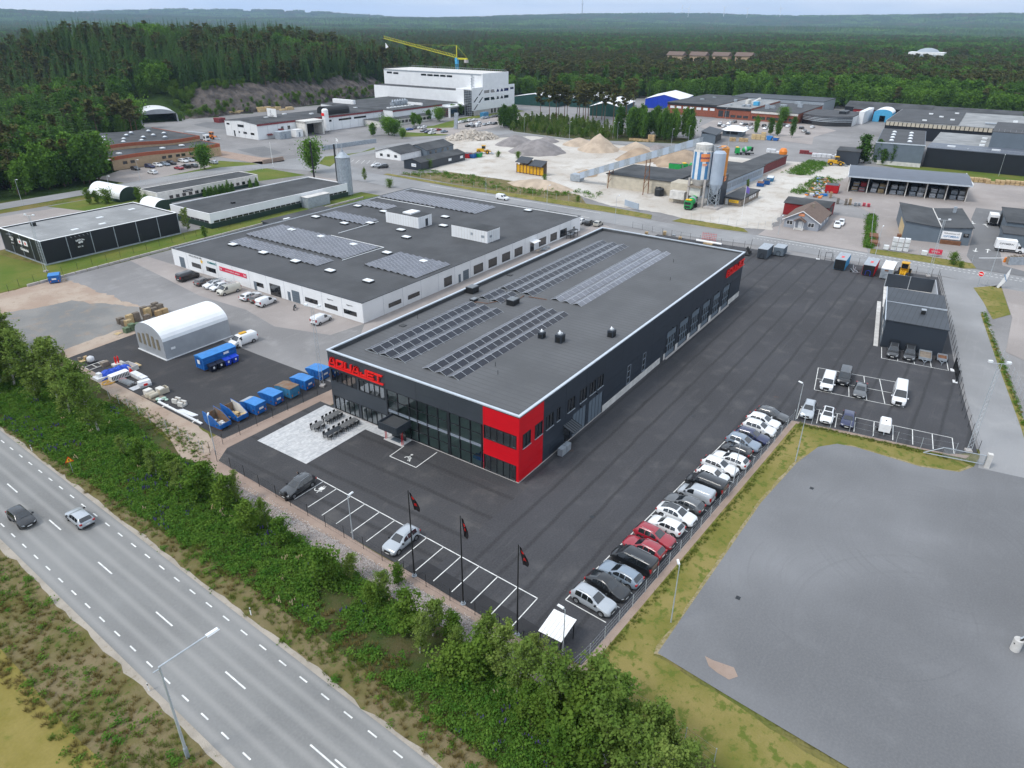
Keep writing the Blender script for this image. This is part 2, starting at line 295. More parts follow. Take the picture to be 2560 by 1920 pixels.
def ccw(pts):
 a=sum(p[0]*q[1]-q[0]*p[1]for p,q in zip(pts,pts[1:]+pts[:1]));return pts if a>0 else pts[::-1]
def rough(pts,amp,step=1.2):
 out=[]
 for a,b in zip(pts,pts[1:]+pts[:1]):
  n=max(1,min(90,int(hypot(b[0]-a[0],b[1]-a[1])/step)))
  for k in range(n):
   x,y=a[0]+(b[0]-a[0])*k/n,a[1]+(b[1]-a[1])*k/n;v=Vector((x*.45,y*.45,1.1));w=Vector((x*1.7,y*1.7,4.1))
   out.append((x+amp*(mnoise.noise(v)+.6*mnoise.noise(w)),y+amp*(mnoise.noise(v+Vector((7,3,0)))+.6*mnoise.noise(w+Vector((5,1,0))))))
 return out
def sheet(name,pts,z,mat,parent=None,amp=0):
 pts=[tuple(p)for p in pts]
 if amp:pts=rough(pts,amp)
 o=flat(ccw([tuple(p)for p in pts]),z).build(name,mat,parent)
 return o if parent else struct(o)
def rect(x0,y0,x1,y1):return[(x0,y0),(x1,y0),(x1,y1),(x0,y1)]
def strip(a,b,w,z,name,mat,parent):
 d=Vector((b[0]-a[0],b[1]-a[1])).normalized();n=Vector((-d.y,d.x))*w/2
 return sheet(name,[(a[0]+n.x,a[1]+n.y),(b[0]+n.x,b[1]+n.y),(b[0]-n.x,b[1]-n.y),(a[0]-n.x,a[1]-n.y)],z,mat,parent)
def text_mesh(txt,size,mat,extrude=.01,bold=0.0,align='CENTER',sx=1.0):
 cu=bpy.data.curves.new('t','FONT');cu.body=txt;cu.size=size;cu.extrude=extrude;cu.align_x=align;cu.align_y='CENTER';cu.resolution_u=2;cu.offset=bold
 ob=bpy.data.objects.new('t',cu);me=bpy.data.meshes.new_from_object(ob);bpy.data.objects.remove(ob);bpy.data.curves.remove(cu)
 me.materials.clear();me.materials.append(MATS[mat])
 if sx!=1:
  for v in me.vertices:v.co.x*=sx
 return me
def text(txt,size,mat,parent,loc,face='W',**k):
 """lettering on a wall: face W looks to -x, S looks to -y, U lies flat"""
 o=obj('lettering',text_mesh(txt,size,mat,**k),parent,loc)
 o.rotation_euler={'W':(pi/2,0,-pi/2),'S':(pi/2,0,0),'U':(0,0,0),'E':(pi/2,0,pi/2),'N':(pi/2,0,pi)}[face]
 return o
def sm(a,b,x):
 t=min(1,max(0,(x-a)/(b-a)));return t*t*(3-2*t)

# ---------------------------------------------------------------- terrain
def hill(x,y):
 d=hypot(x-CAM[0],y-CAM[1])
 foot=372+.13*max(0,x-240)+.0007*max(0,x-300)**2-.25*max(0,165-x) # line of the rock cutting
 k=sm(128,215,x-.15*max(0,y-400))*(1-sm(430,640,x))*(1-sm(600,800,y))
 h=k*(14*sm(6,26,y-foot)+16*sm(20,190,y-foot))
 if d>1100:
  a=sm(1100,5200,d)
  n=mnoise.noise(Vector((x*.00042,y*.00042,3.1)))*.6+mnoise.noise(Vector((x*.0012,y*.0012,9.2)))*.4
  h+=a*(6+22*n)+sm(4800,8600,d)*(72+150*mnoise.noise(Vector((x*.0004+5,y*.0004,1.7))))
 return h
def build_terrain():
 m,t,b,o=nodes('terrain');p=pos(t);X,Y,Zc=xyz(t,p)
 near=mixc(t,ramp(t,noise(t,p,.1,6),.36,.64),(.1,.12,.03),(.18,.15,.06))
 far=mixc(t,ramp(t,noise(t,p,.006,6,.6),.35,.65),(.018,.034,.013),(.04,.068,.02));far=mixc(t,ramp(t,noise(t,p,.05,4),.5,.8),far,(.01,.02,.008))
 q=mathn(t,'ADD',mathn(t,'MULTIPLY',X,.35),Y);f=mathn(t,'MAXIMUM',ramp(t,q,225,240),ramp(t,X,455,480))
 t.links.new(mixc(t,f,near,far),b.inputs['Base Color']);b.inputs['Roughness'].default_value=1;b.inputs['Specular IOR Level'].default_value=0
 bumpn(t,b,noise(t,p,.05,6,.7),.8,6)
 rs=[0,12];
 while rs[-1]<16000:rs.append(rs[-1]*1.02+3.5)
 N=300;V=[];F=[]
 for j,r in enumerate(rs):
  for i in range(N):
   a=YAW+2*pi*(i/N)
   x,y=CAM[0]+r*cos(a),CAM[1]+r*sin(a);V.append((x,y,hill(x,y)-.06))
 for j in range(len(rs)-1):
  for i in range(N):F.append((j*N+i,(j+1)*N+i,(j+1)*N+(i+1)%N,j*N+(i+1)%N))
 mb=MB();mb.add(V,F);o=mb.build('ground','terrain',smooth=True);struct(o)
build_terrain()

# ---------------------------------------------------------------- flat surfaces of the district
RD=Vector((-.0422,-.9991));RN=Vector((.9991,-.0422));RA=Vector((-42.04,39.32))
def rp_(s,n):p=RA+RD*s+RN*n;return(p.x,p.y)
sheet('industrial_ground',[(6,34),(26,131),(20,208),(60,206),(118,240),(132,380),(300,372),(390,380),(470,290),(560,130),(540,-120),(44,-120),(44,-20)],-.045,'asphalt_mid')
sheet('verge_left',[rp_(-260,-16),rp_(-260,-.9),rp_(120,-.9),rp_(120,-16)],-.03,'brown_verge')
sheet('field',[g('Q5',*p)for p in[(-700,200),(0,690),(110,810),(250,980),(430,1200),(690,1440),(1100,1750)]]+[(-95,-60),(-150,0),(-120,120)],-.02,'field')
sheet('verge_right',[rp_(-260,8.0),rp_(-260,13.2),rp_(120,13.2),rp_(120,8.0)],-.03,'brown_verge')
sheet('thicket_ground',[rp_(-180,11.6),(-17,215),(-10,130),(6,128),(6,100),(-14,86),(-20,46),(-19.6,38),(-22.5,-21),(-24.5,-90),rp_(130,11.6)],-.025,'thicket_soil')
sheet('road_shoulder',[rp_(-260+4*i,-1.75+.0*i)for i in range(96)]+[rp_(124-4*i,9.0)for i in range(96)],-.012,'verge_sand',amp=.45)
road=sheet('road',[rp_(-260,-1.15),rp_(-260,8.55),rp_(120,8.55),rp_(120,-1.15)],0,'asphalt_road')
def dash(name,s0,s1,n,w):strip(rp_(s0,n),rp_(s1,n),w,.006,name,'line_white',road)
for i in range(-22,22):
 dash('edge_dash',3*i,3*i+1.05,0,.14);dash('edge_dash',3*i+9.6-9,3*i+1.05+.6,7.51,.14)
CL=[g('Q5',603,160),g('Q5',961,468),g('Q5',1385,836),g('Q5',1757,1168)]
c0=(Vector(CL[0])-RA).dot(RD);cn=(Vector(CL[1])-RA).dot(RN)
for k in range(-5,3):dash('centre_dash',c0+12*k,c0+12*k+3.05,cn,.15)
dash('centre_line',c0+36,c0+70,cn,.15);dash('centre_line',c0+38.6,c0+70,cn+.38,.15)
sheet('stone_bed',[(-21.3,36.6),(-22.9,30),(-23.6,10),(-24.3,-5),(-24.6,-21.5),(-21.4,-21),(-20.6,8),(-19.8,30)],-.015,'stone_bed',amp=.4)
sheet('gravel_edge',[(-19.6,38.4),(-21.0,36.6),(-21.3,10),(-22.2,-21.3),(-20.9,-21),(-20.2,5),(-18.6,34)],-.008,'pink_gravel')
sheet('gravel_bank',[(-15,86),(-17.4,66),(-18.6,50),(-21.5,40.6),(-20.0,38.2),(-16.6,40),(-14.9,47),(-14.3,85)],-.012,'pink_dirt',amp=.4)
# left yard
sheet('gravel_apron',rect(-21,35.4,8,42),-.018,'pink_gravel')
sheet('service_yard',[(5.4,39.4),(26.9,36.5),(26.9,131),(6.3,131),(6.0,90),(5.4,84)],-.006,'asphalt_mid')
sheet('hall_forecourt',[(19.2,56),(26.9,54.9),(26.9,131),(22.5,131),(20,112),(17.6,95),(18.2,80),(15.8,68)],-.002,'asphalt_pink')
sheet('storage_yard',[(-15.2,39.2),(5.8,39.2),(5.7,60),(6.2,87),(-14.5,85.6)],-.004,'asphalt_new')
sheet('dirt_edge',[(-14.8,85.4),(6.3,86.8),(6.3,91),(-2,90.5),(-13,90)],-.008,'pink_dirt',amp=.6)
sheet('gravel_yard',[(-14,89),(-2,90),(6.4,90),(6.4,116),(0,122),(-18,120),(-19,95)],-.01,'gravel_yard',amp=1)
sheet('dirt_yard',[(6.5,98),(6.5,131),(-8,131),(-14,118),(0,114),(3.5,106)],-.005,'pink_dirt',amp=1.2)
sheet('alley',[(3,34),(112,34),(124,54.8),(27,54.8),(6,39)],-.003,'asphalt_pink')
sheet('club_lawn',[(-45,133),(8,131),(112,133),(112,142),(46,143.6),(8,144),(5.5,168),(5,206),(-45,206)],-.02,'lawn_green')
sheet('motel_court',[(46,166),(52,160),(106,160),(122,160),(122,178),(66,178)],-.02,'asphalt_pink')
sheet('club_court',[(5,166),(44,166),(50,200),(6,206)],-.018,'asphalt_pink')
sheet('lawn_patch',[(48,168),(60,170),(62,206),(38,206)],-.016,'lawn_green')
sheet('street_lawn',[(62,197),(121,181),(121,205),(62,207)],-.022,'lawn_green')
sheet('front_lawn',[(66,219),(120,219),(118,230),(112,233),(92,226),(72,225)],-.02,'lawn_green')
# main yard
yard=sheet('yard',[(-20.5,-20.9),(37,-24.5),(38.4,-32),(40.2,-45),(42.9,-48.2),(75,-42.4),(126,-34.4),(122,35.2),(-.5,35.2),(-.5,-1.4),(-20.3,-1.4)],0,'asphalt_new_x')
fyard=sheet('front_yard',[(-20.3,-1.4),(0.3,-1.4),(.3,37.6),(-16.4,37.8),(-19.0,36),(-19.6,20)],.002,'asphalt_new_y')
sheet('gravel_strip',[(-17.0,40.4),(-16.3,37.9),(3.2,37.8),(3.2,39.2)],.006,'pink_gravel')
def poly(z,ps):return[g(z,*p)for p in ps]
sheet('asphalt_repair',poly('Q6',[(515,200),(625,140),(880,285),(1395,590),(1250,640),(880,420)]),.006,'asphalt_patch')
sheet('side_gravel',[(-21.4,-20.7),(37.2,-24.4),(36.8,-25.3),(-21.4,-21.6)],-.002,'pink_gravel')
sheet('side_gravel',[(36.4,-24.6),(37.3,-24.4),(38.6,-32.2),(40.6,-45),(41.4,-47.4),(40.2,-47),(37.9,-34)],-.004,'pink_gravel')
sheet('lawn_edge',[(-15.4,-25.3),(14,-26.1),(25.6,-27.3),(33.4,-29.6),(35.6,-33.4),(35.4,-42.2),(37,-45.9),(39,-47.3),(38,-48.6),(-10,-46),(-17.6,-46),(-18.2,-80),(-14,-80),(-14.6,-30)],-.012,'dry_edge',amp=.45)
sheet('lawn',[(-22,-21.4),(36.4,-25.2),(37.6,-33),(39.6,-46.4),(38.4,-47.6),(36.2,-46.3),(34.7,-42.2),(34.9,-33.4),(32.5,-30.1),(25.6,-27.8),(14,-26.6),(-15.5,-25.8),(-16.3,-33),(-17.5,-40),(-18,-80),(-27,-80),(-23.4,-40)],-.008,'lawn',amp=.3)
sheet('parking_lot',[(-15.1,-26.1),(14,-26.95),(25.6,-28.2),(31.6,-29.6),(34,-31.6),(34.6,-34),(34.4,-42.2),(36,-46.6),(38.6,-48.1),(43.4,-48.8),(60,-46),(60,-58),(44,-60),(40,-130),(-17,-130),(-17,-43.7),(-15.9,-33)],-.006,'asphalt_lot')
sheet('side_road',[(38.6,-48.6),(43.2,-48.5),(75,-43),(127,-35),(127,-44),(106,-45.5),(68.5,-51),(44,-56),(40,-58)],-.004,'asphalt_street')
sheet('sand_patch',poly('Q7',[(245,825),(300,850),(420,900),(455,960),(400,980),(330,945),(280,900)]),.004,'pink_gravel',amp=.25)
sheet('road_lawn',poly('Q4',[(1885,0),(2212,860),(2212,1000),(2190,920),(2000,400),(1870,20)]),.0,'lawn')
sheet('roadside_lawn',poly('R6',[(1900,735),(2070,720),(2130,900),(2020,930),(1960,820)]),.0,'lawn')
sheet('paved_lot',poly('R6',[(2075,730),(2500,790),(2700,1400),(2100,1130),(2140,920)]),-.002,'asphalt_pink')
# streets
street=sheet('street',[(124.3,140),(125.3,60),(124.2,36),(127.6,10),(128,-34),(126,-44),(126,-130),(139,-130),(138.3,-50),(137.4,-17),(138,10),(135.2,30),(136,60),(136.5,120),(139,164),(150,196),(205,197),(266,182),(263.5,146),(268,92),(272,60),(282,60),(284,96),(271,150),(274,190),(262,197),(208,206),(138,214),(128,220),(60,222),(-60,223),(-60,212),(58,213.5),(108,210),(122,204),(127,190)],.0,'asphalt_street')
for i in range(48):strip((136.4+.012*i*0,-20.0-1.1*i),(136.4,-20.5-1.1*i),.28,.008,'lane_dash','line_white',street)if i%1==0 else None
for i in range(70):strip((134.2,12-1.6*i*.6),(134.2,11.5-1.6*i*.6),.2,.008,'lane_dash','line_white',street)if 12-1.6*i*.6>-52 else None
strip((136.2,-17),(137.1,12),.22,.008,'edge_line','line_white',street);strip((126.6,130),(127.2,60),.2,.008,'edge_line','line_white',street);strip((134.6,130),(134.4,60),.2,.008,'edge_line','line_white',street)
sheet('street_verge',[(136.8,44),(142,46),(143.6,62),(141,120),(142,158),(139.6,158),(137,110)],.004,'lawn')
sheet('bank',[(143,70),(153,78),(159,110),(159,140),(144,154),(141.6,120)],.008,'brown_verge')
sheet('plant_verge',[(138.4,38),(143.5,37),(143.4,18),(139.2,15),(138,24)],.004,'lawn')
sheet('store_verge',[(137.6,-17.4),(142.6,-16.8),(143.6,-30),(143.4,-41),(139.4,-41.4),(137.4,-39)],.004,'lawn')
sand=sheet('sand_yard',[(143.4,18),(143.6,37),(146,44),(145,62),(153,80),(159.5,117),(158,150),(186,156),(206,190),(222,196),(262,168),(260,145),(264,90),(262,55),(270,20),(272,8),(240,10),(222,18),(200,14),(176,14),(152,12),(146,10)],.006,'sand_yard',amp=.8)
sheet('house_yard',[(138.4,12),(147,12),(152,10),(176,12),(176,-12),(142.6,-15.6),(138,-17)],.004,'asphalt_pink')
sheet('hedge_strip',[(142.4,-14.8),(181,-9.6),(181,-11.6),(142.4,-17.2)],.012,'lawn_green')
sheet('store_yard',[(143.6,-17.4),(182,-12),(214,14),(250,14),(258,-22),(272,-60),(272,-100),(139.5,-100),(139.2,-42),(143.6,-41)],.003,'asphalt_pink')
sheet('store_drive',[(139,-41.4),(150,-38.4),(176,-38),(196,-36),(214,-36),(214,-48),(176,-44),(146,-46.5),(139,-60)],.008,'asphalt_grey')
sheet('store_lawn',[(262,-32),(284,10),(288,-12),(298,-60),(274,-60)],.01,'lawn_green')
sheet('plot_green',[(270,186),(266,150),(272,128),(286,92),(304,96),(300,140),(330,205),(300,212),(284,200)],.01,'thicket_soil')
sheet('road_band',[(286,60),(286,92),(268,92),(268,60)],.012,'asphalt_street')
sheet('car_park_far',[(322,42),(330,92),(352,112),(396,118),(404,60),(384,44),(350,48)],.012,'asphalt_pink')
sheet('factory_yard',[(133,222),(140,218),(205,210),(214,250),(212,268),(168,268),(168,297),(262,340),(275,366),(200,376),(150,372),(136,300)],-.01,'asphalt_mid')
sheet('court_lawn',[(218,220),(244,240),(262,236),(300,246),(312,246),(360,244),(356,236),(300,238),(262,214),(236,206)],.012,'lawn_green')
sheet('car_park_white',[(240,206),(268,203),(326,212),(324,232),(286,238),(262,222),(246,238),(232,232)],.016,'asphalt_pink')
sheet('orange_car_park',[(72,222),(84,221),(118,226),(122,246),(84,246.5),(70,238)],-.012,'asphalt_pink')
sheet('street_bend_lawn',poly('R2',[(-10,1005),(30,962),(250,936),(335,905),(338,918),(150,958),(60,1024)]),.014,'lawn_green')
sheet('gravel_store',poly('T1',[(1840,345),(2000,312),(2230,320),(2330,375),(2230,402),(2080,396)]),.0,'asphalt_grey')
sheet('brick_ramp',poly('T2',[(-60,800),(600,915),(900,925),(900,965),(600,1005),(-60,885)]),.0,'pink_gravel')
sheet('dark_ramp',poly('T2',[(270,812),(640,768),(880,858),(610,905)]),.004,'asphalt_grey')
sheet('factory_lawn',poly('T2',[(40,958),(480,985),(560,1005),(0,1050),(-120,1010)]),.004,'lawn_green')
for k in range(7):
 strip(g('T2',1680+70*k,935+4*k),g('T2',1610+75*k,975+5*k),.16,.02,'bay_line','line_white',street)
# parking bays
bays=yard
def line(a,b,w=.11,par=None,z=.010):strip(a,b,w,z,'bay_line','line_white',par or yard)
y0=-12.98
for i in range(15):
 yy=-12.98+2.6*i;xx=-15.65+.046*(yy+12.98);xb=xx-(4.75 if i not in(0,)else 5.0)
 if yy<24:line((xx,yy),(xb,yy+.02),.11,fyard)
line((-15.68,-13.03),(-14.05,23.5),.12,fyard)
RV=Vector((51.26,-3.73));RU=RV.normalized();RW=Vector((RU.y,-RU.x));RO=Vector((-14.19,-15.45))
line(RO,RO+RV,.12)
for i in range(21):
 p=RO+RU*(i*2.57);line(p,p+RW*4.9,.11)
for A,B,dx in(((58.3,-23.3),(51.1,-37.7),None),):
 pass
b1=[Vector(p)for p in((58.3,-23.3),(60.1,-35.2),(51.1,-37.7),(49.3,-24.8))]
for a,b in((0,1),(1,2),(2,3),(3,0)):line(b1[a],b1[b])
for i in range(1,5):line(b1[0].lerp(b1[1],i/5),b1[3].lerp(b1[2],i/5))
line(b1[0].lerp(b1[3],.5),b1[1].lerp(b1[2],.5))
b2a,b2b=Vector((42.5,-24.6)),Vector((45.3,-44.9));line(b2a,b2b)
for i in range(9):p=b2a.lerp(b2b,i/8);line(p,p+Vector((-4.6,-.65 if i else-.4)))
b3a,b3b=Vector((69.0,-31.6)),Vector((70.2,-42.0));line(b3a,b3b)
for i in range(5):p=b3a.lerp(b3b,i/4);line(p,p+Vector((5.2,.85)))
for a,b in(((-1.9,18.1),(-4.9,17.95)),((-4.9,17.95),(-4.9,13.2)),((-4.9,13.2),(-.4,13.3))):line(a,b,.12,fyard)
# wheelchair and charging symbols painted on the asphalt
def ring(mb,c,r,w,a0=0,a1=2*pi,n=18,z=.012):
 for i in range(n):
  a,b=a0+(a1-a0)*i/n,a0+(a1-a0)*(i+1)/n
  mb.quad(*[(c[0]+q*cos(t_),c[1]+q*sin(t_),z)for q,t_ in((r-w/2,a),(r+w/2,a),(r+w/2,b),(r-w/2,b))])
def seg(mb,a,b,w=.12,z=.012):
 d=(Vector(b)-Vector(a)).normalized();n=Vector((-d.y,d.x))*w/2
 mb.quad((a[0]+n.x,a[1]+n.y,z),(a[0]-n.x,a[1]-n.y,z),(b[0]-n.x,b[1]-n.y,z),(b[0]+n.x,b[1]+n.y,z))
mb=MB();cx,cy=-3.85,15.6
ring(mb,(cx-.1,cy),.45,.16,-2.4,1.7);ring(mb,(cx+.95,cy+.1),.08,.2);seg(mb,(cx+.65,cy+.08),(cx+.05,cy+.05),.15);seg(mb,(cx+.3,cy+.05),(cx+.3,cy-.45));seg(mb,(cx+.05,cy),(cx+.02,cy-.5),.13);seg(mb,(cx+.02,cy-.45),(cx-.5,cy-.75),.13)
mb.build('wheelchair_symbol','line_white',fyard)
mb=MB();cx,cy=-15.6,19.8
for dy in(-.14,.14):seg(mb,(cx+.5,cy+dy),(cx+.85,cy+dy),.1)
mb.prism([(cx-.1,cy-.3),(cx+.5,cy-.35),(cx+.5,cy+.35),(cx-.1,cy+.3)],.012,.016);ring(mb,(cx-.1,cy+.35),.4,.12,pi/2,1.5*pi+.3);ring(mb,(cx-.5,cy-.4),.3,.12,-.3,2.4)
mb.build('charging_symbol','line_white',fyard)
for a,b,w in(((156.6,-39.9),(159.6,-39.9),.25),((156.4,-42.6),(159.4,-42.6),.25),((190,-37),(193,-36.4),.25),((187,-41),(190,-40),.25)):
 mb=MB();seg(mb,a,b,w,.02);t_=a if a[1]>-40 else b;dd=-1 if t_ is a else 1;mb.add([(t_[0],t_[1]-.7,.02),(t_[0]+dd*1.2,t_[1],.02),(t_[0],t_[1]+.7,.02)],[(0,1,2)]);mb.build('arrow_marking','line_white',street)
for z,x,y in(('Q7',455,478),('Q4',535,1392),('Q3',935,195),('Q3',318,810),('Q4',1602,962)):
 p=g(z,x,y);o=MB().cbox(p[0],p[1],-.02,.5,.45,.035).build('drain_grate','frame_dark',yard)

# ---------------------------------------------------------------- building kit
# faces of a building in its own frame: W looks to -x (u runs along y), S looks to -y (u runs along x)
def fpt(face,u,z,d,D):
 return{'W':(-d,u,z),'S':(u,-d,z),'E':(D[0]+d,u,z),'N':(u,D[1]+d,z)}[face]
def fbox(mb,face,u0,u1,z0,z1,d0,d1,D=(0,0)):
 a=fpt(face,u0,z0,d0,D);b=fpt(face,u1,z1,d1,D)
 return mb.box(*[min(a[i],b[i])for i in range(3)],*[max(a[i],b[i])for i in range(3)])
def pieces(u0,u1,z0,z1,ops):
 zs=sorted({z0,z1,*[o[2]for o in ops],*[o[3]for o in ops]});zs=[z for z in zs if z0<=z<=z1];out=[]
 for a,b in zip(zs,zs[1:]):
  us=[(u0,u1)]
  for o in ops:
   if o[2]<b-1e-6 and o[3]>a+1e-6:
    n=[]
    for p,q in us:
     if o[1]<=p or o[0]>=q:n.append((p,q));continue
     if o[0]>p:n.append((p,o[0]))
     if o[1]<q:n.append((o[1],q))
    us=n
  out+=[(p,q,a,b)for p,q in us if q-p>.02]
 return out
def window(par,face,u0,u1,z0,z1,n=1,rows=1,frame='frame_dark',glass='glass_dark',D=(0,0),fw=.07,proud=.05,inset=.015,sill=False,name='window'):
 mb=MB()
 fbox(mb,face,u0,u1,z1-fw,z1,inset-.04,proud,D);fbox(mb,face,u0,u1,z0,z0+fw,inset-.04,proud,D)
 fbox(mb,face,u0,u0+fw,z0+fw,z1-fw,inset-.04,proud,D);fbox(mb,face,u1-fw,u1,z0+fw,z1-fw,inset-.04,proud,D)
 for i in range(1,n):c=u0+(u1-u0)*i/n;fbox(mb,face,c-fw*.5,c+fw*.5,z0+fw,z1-fw,inset-.03,proud-.02,D)
 for i in range(1,rows):c=z0+(z1-z0)*i/rows;fbox(mb,face,u0+fw,u1-fw,c-fw*.4,c+fw*.4,inset-.02,proud-.025,D)
 w=mb.build(name,frame,par)
 for i in range(n):
  for j in range(rows):
   a,b=u0+(u1-u0)*i/n,u0+(u1-u0)*(i+1)/n;c,d=z0+(z1-z0)*j/rows,z0+(z1-z0)*(j+1)/rows
   mb=MB();fbox(mb,face,a+fw*.45,b-fw*.45,c+fw*.35,d-fw*.35,inset-.01,inset+.01,D)if glass=='glass_dark' else mb.quad(*[fpt(face,p,q,inset,D)for p,q in((a,d),(b,d),(b,c),(a,c))]);mb.build('pane',glass,w)
 if sill:mb=MB();fbox(mb,face,u0-.06,u1+.06,z0-.06,z0-.004,0,proud+.07,D);mb.build('sill','cap_metal',w)
 return w
def door(par,face,u0,u1,z0,z1,mat='grey_blue',D=(0,0),panels=4,glass=0,name='door'):
 mb=MB();fbox(mb,face,u0,u1,z0,z1,-.05,.03,D);o=mb.build(name,mat,par);h=(z1-z0)/panels
 mb=MB()
 for i in range(1,panels):fbox(mb,face,u0+.03,u1-.03,z0+h*i-.015,z0+h*i+.015,.025,.04,D)
 if panels>1:mb.build('panel_joint','frame_dark',o)
 for r in range(glass):
  for k in range(4):
   a=u0+(u1-u0)*(k+.18)/4;b=u0+(u1-u0)*(k+.82)/4;mb=MB();zz=z0+(z1-z0)*(.22+.36*r);fbox(mb,face,a,b,zz,zz+(z1-z0)*.24,.03,.045,D);mb.build('pane','glass_dark',o)
 return o
def hall(name,label,cat,x0,y0,x1,y1,h,wall,roof,rz=0,par=.35,cap='frame_dark',capw=.3,plinth=None,ph=.4,roofcurve=0):
 """box hall with four wall slabs, a sunk flat roof and a capping"""
 t=thing(name,label,cat,(x0,y0,0),rz);X,Y=x1-x0,y1-y0;w=.25
 for f,a in(('W',(0,0,w,Y)),('E',(X-w,0,X,Y)),('S',(w,0,X-w,w)),('N',(w,Y-w,X-w,Y))):
  MB().box(a[0],a[1],0,a[2],a[3],h).build('wall',wall,t)
 MB().box(w,w,h-par-.2,X-w,Y-w,h-par).build('roof',roof,t)
 mb=MB();e=.06
 for a in((-e,-e,capw,Y+e),(X-capw,-e,X+e,Y+e),(capw,-e,X-capw,capw),(capw,Y-capw,X-capw,Y+e)):mb.box(a[0],a[1],h+.002,a[2],a[3],h+.1)
 mb.build('roof_capping',cap,t)
 if plinth:
  mb=MB()
  for a in((-.05,-.05,-.002,Y+.05),(-.05,-.05,X+.05,-.002)):mb.box(a[0],a[1],0,a[2],a[3],ph)
  mb.build('plinth',plinth,t)
 return t

# ---------------------------------------------------------------- the dark hall with the red corner
LX,LY,HB=85.6,34.2,9.85;BAY=5.7
B=thing('commercial_building','long dark grey hall with bright red corner and solar panels on its roof','building',(0,0,0))
def clad(face,u0,u1,z0,z1,ops,mat,D=(0,0),step=1.12):
 for p,q,a,b in pieces(u0,u1,z0,z1,ops):
  z=a
  while z<b-.02:
   ze=b if b-z<step*1.35 else z+step
   mb=MB();fbox(mb,face,p+.012,q-.012,z+.008,ze-.008,-.16,0,D);mb.build('wall_panel',mat,B);z=ze
# front
clad('W',0,5.62,0,9.75,[(.4,5.5,0,2.5),(.4,5.5,4.95,6.95)],'red_panel')
clad('W',5.62,11.3,6.85,9.75,[],'panel_grey');clad('W',11.3,17.0,6.85,9.75,[],'panel_grey');clad('W',17.0,22.7,6.85,9.75,[],'panel_grey')
clad('W',22.7,28.35,0,9.75,[(22.95,28.1,0,2.5),(22.95,28.1,4.95,6.9)],'panel_grey');clad('W',28.35,LY,0,9.75,[(28.6,33.8,0,2.5),(28.6,33.8,4.95,6.9)],'panel_grey')
for u0,u1 in((.4,5.5),(22.95,28.1),(28.6,33.8)):
 window(B,'W',u0,u1,.08,2.5,5,glass='glass_office',inset=-.06);window(B,'W',u0,u1,4.95,6.92,5,glass='glass_office',inset=-.06)
# curtain wall: posts, transoms and single panes
CWU=[5.9,7.75,9.55,11.4,13.3,15.2,17.0,18.45,20.6,22.55];CWZ=[.1,1.75,3.35,3.65,5.25,6.8]
mb=MB()
for u in CWU:fbox(mb,'W',u-.06 if u not in(11.4,)else u-.22,u+.06 if u!=11.4 else u+.22,.0,6.85,-.2,.04)
frm=mb.build('curtain_wall_frame','frame_dark',B)
for z in CWZ:
 for a,b in zip(CWU,CWU[1:]):
  mb=MB();fbox(mb,'W',a+.065 if a!=11.4 else a+.225,b-.065 if b!=11.4 else b-.225,z-.04,z+.04,-.1,.02);mb.build('transom','frame_light' if z in(3.35,3.65)else 'frame_dark',frm)
for j,(c,d)in enumerate(zip(CWZ,CWZ[1:])):
 for a,b in zip(CWU,CWU[1:]):
  mb=MB();mb.quad(*[fpt('W',p,q,-.05,(0,0))for p,q in((a,d),(b,d),(b,c),(a,c))]);mb.build('pane','glass_clear' if j!=2 else 'frame_light',frm)
# rooms behind the glass
MB().box(.2,.2,.02,14,LY-.2,.06).build('floor','floor_green',B);MB().box(14,.2,.06,14.2,LY-.2,8.9).build('inner_wall','interior',B)
MB().box(.25,.25,3.3,14,5.6,3.6).build('upper_floor','interior',B);MB().box(.25,22.8,3.3,14,LY-.25,3.6).build('upper_floor','interior',B)
MB().box(.25,5.6,.06,14,5.75,8.9).build('inner_wall','interior',B);MB().box(.25,22.65,.06,14,22.78,8.9).build('inner_wall','interior',B);MB().box(.3,.3,7.0,14,LY-.3,7.15).build('ceiling','white_paint',B)
for(u0,u1,z0,z1)in((.5,1.3,.1,2.45),(4.6,5.4,.1,2.45),(.5,1.2,5,6.85),(4.6,5.4,5,6.85),(4.9,5.4,5,6.8)):
 mb=MB();
 for k in range(5):fbox(mb,'W',u0+(u1-u0)*k/5,u0+(u1-u0)*(k+.8)/5,z0,z1,-.35-.05*(k%2),-.3)
 mb.build('curtain','curtain',B)
# long side
WIN=[(.85,2.65),(3.65,5.45),(6.4,8.2),(9.15,9.95),(12.0,13.9),(15.4,17.3),(18.2,20.0),(20.55,22.4)]
GATES=[(46.1,50.4),(51.8,56.1),(57.5,61.6),(63.1,67.2),(68.8,73.0),(74.4,78.5)]
ops=[(a,b,4.8,6.85)for a,b in WIN]+[(13.7,17.4,0,3.8),(18.3,22.5,0,3.8),(11.3,13.1,0,2.4),(44.0,45.2,0,2.2),(6.6,7.6,0,2.1)]+[(30.7,31.9,1.3,4.6),(36.4,37.6,1.2,4.6)]+[(a,b,0,5.0)for a,b in GATES]
clad('S',0,BAY,0,9.75,ops,'red_panel')
for k in range(1,15):clad('S',BAY*k,min(LX,BAY*(k+1)+(.1 if k==14 else 0)),0,9.75,ops,'panel_navy_shade')  # darker copy of the front grey; the side's dimmer light is in the colour
for a,b in WIN:window(B,'S',a,b,4.8,6.85,2 if b-a>1 else 1,sill=True,inset=-.06)
for a in(30.7,36.4):window(B,'S',a,a+1.2,1.3,4.6,1,3,frame='frame_light',inset=-.06)
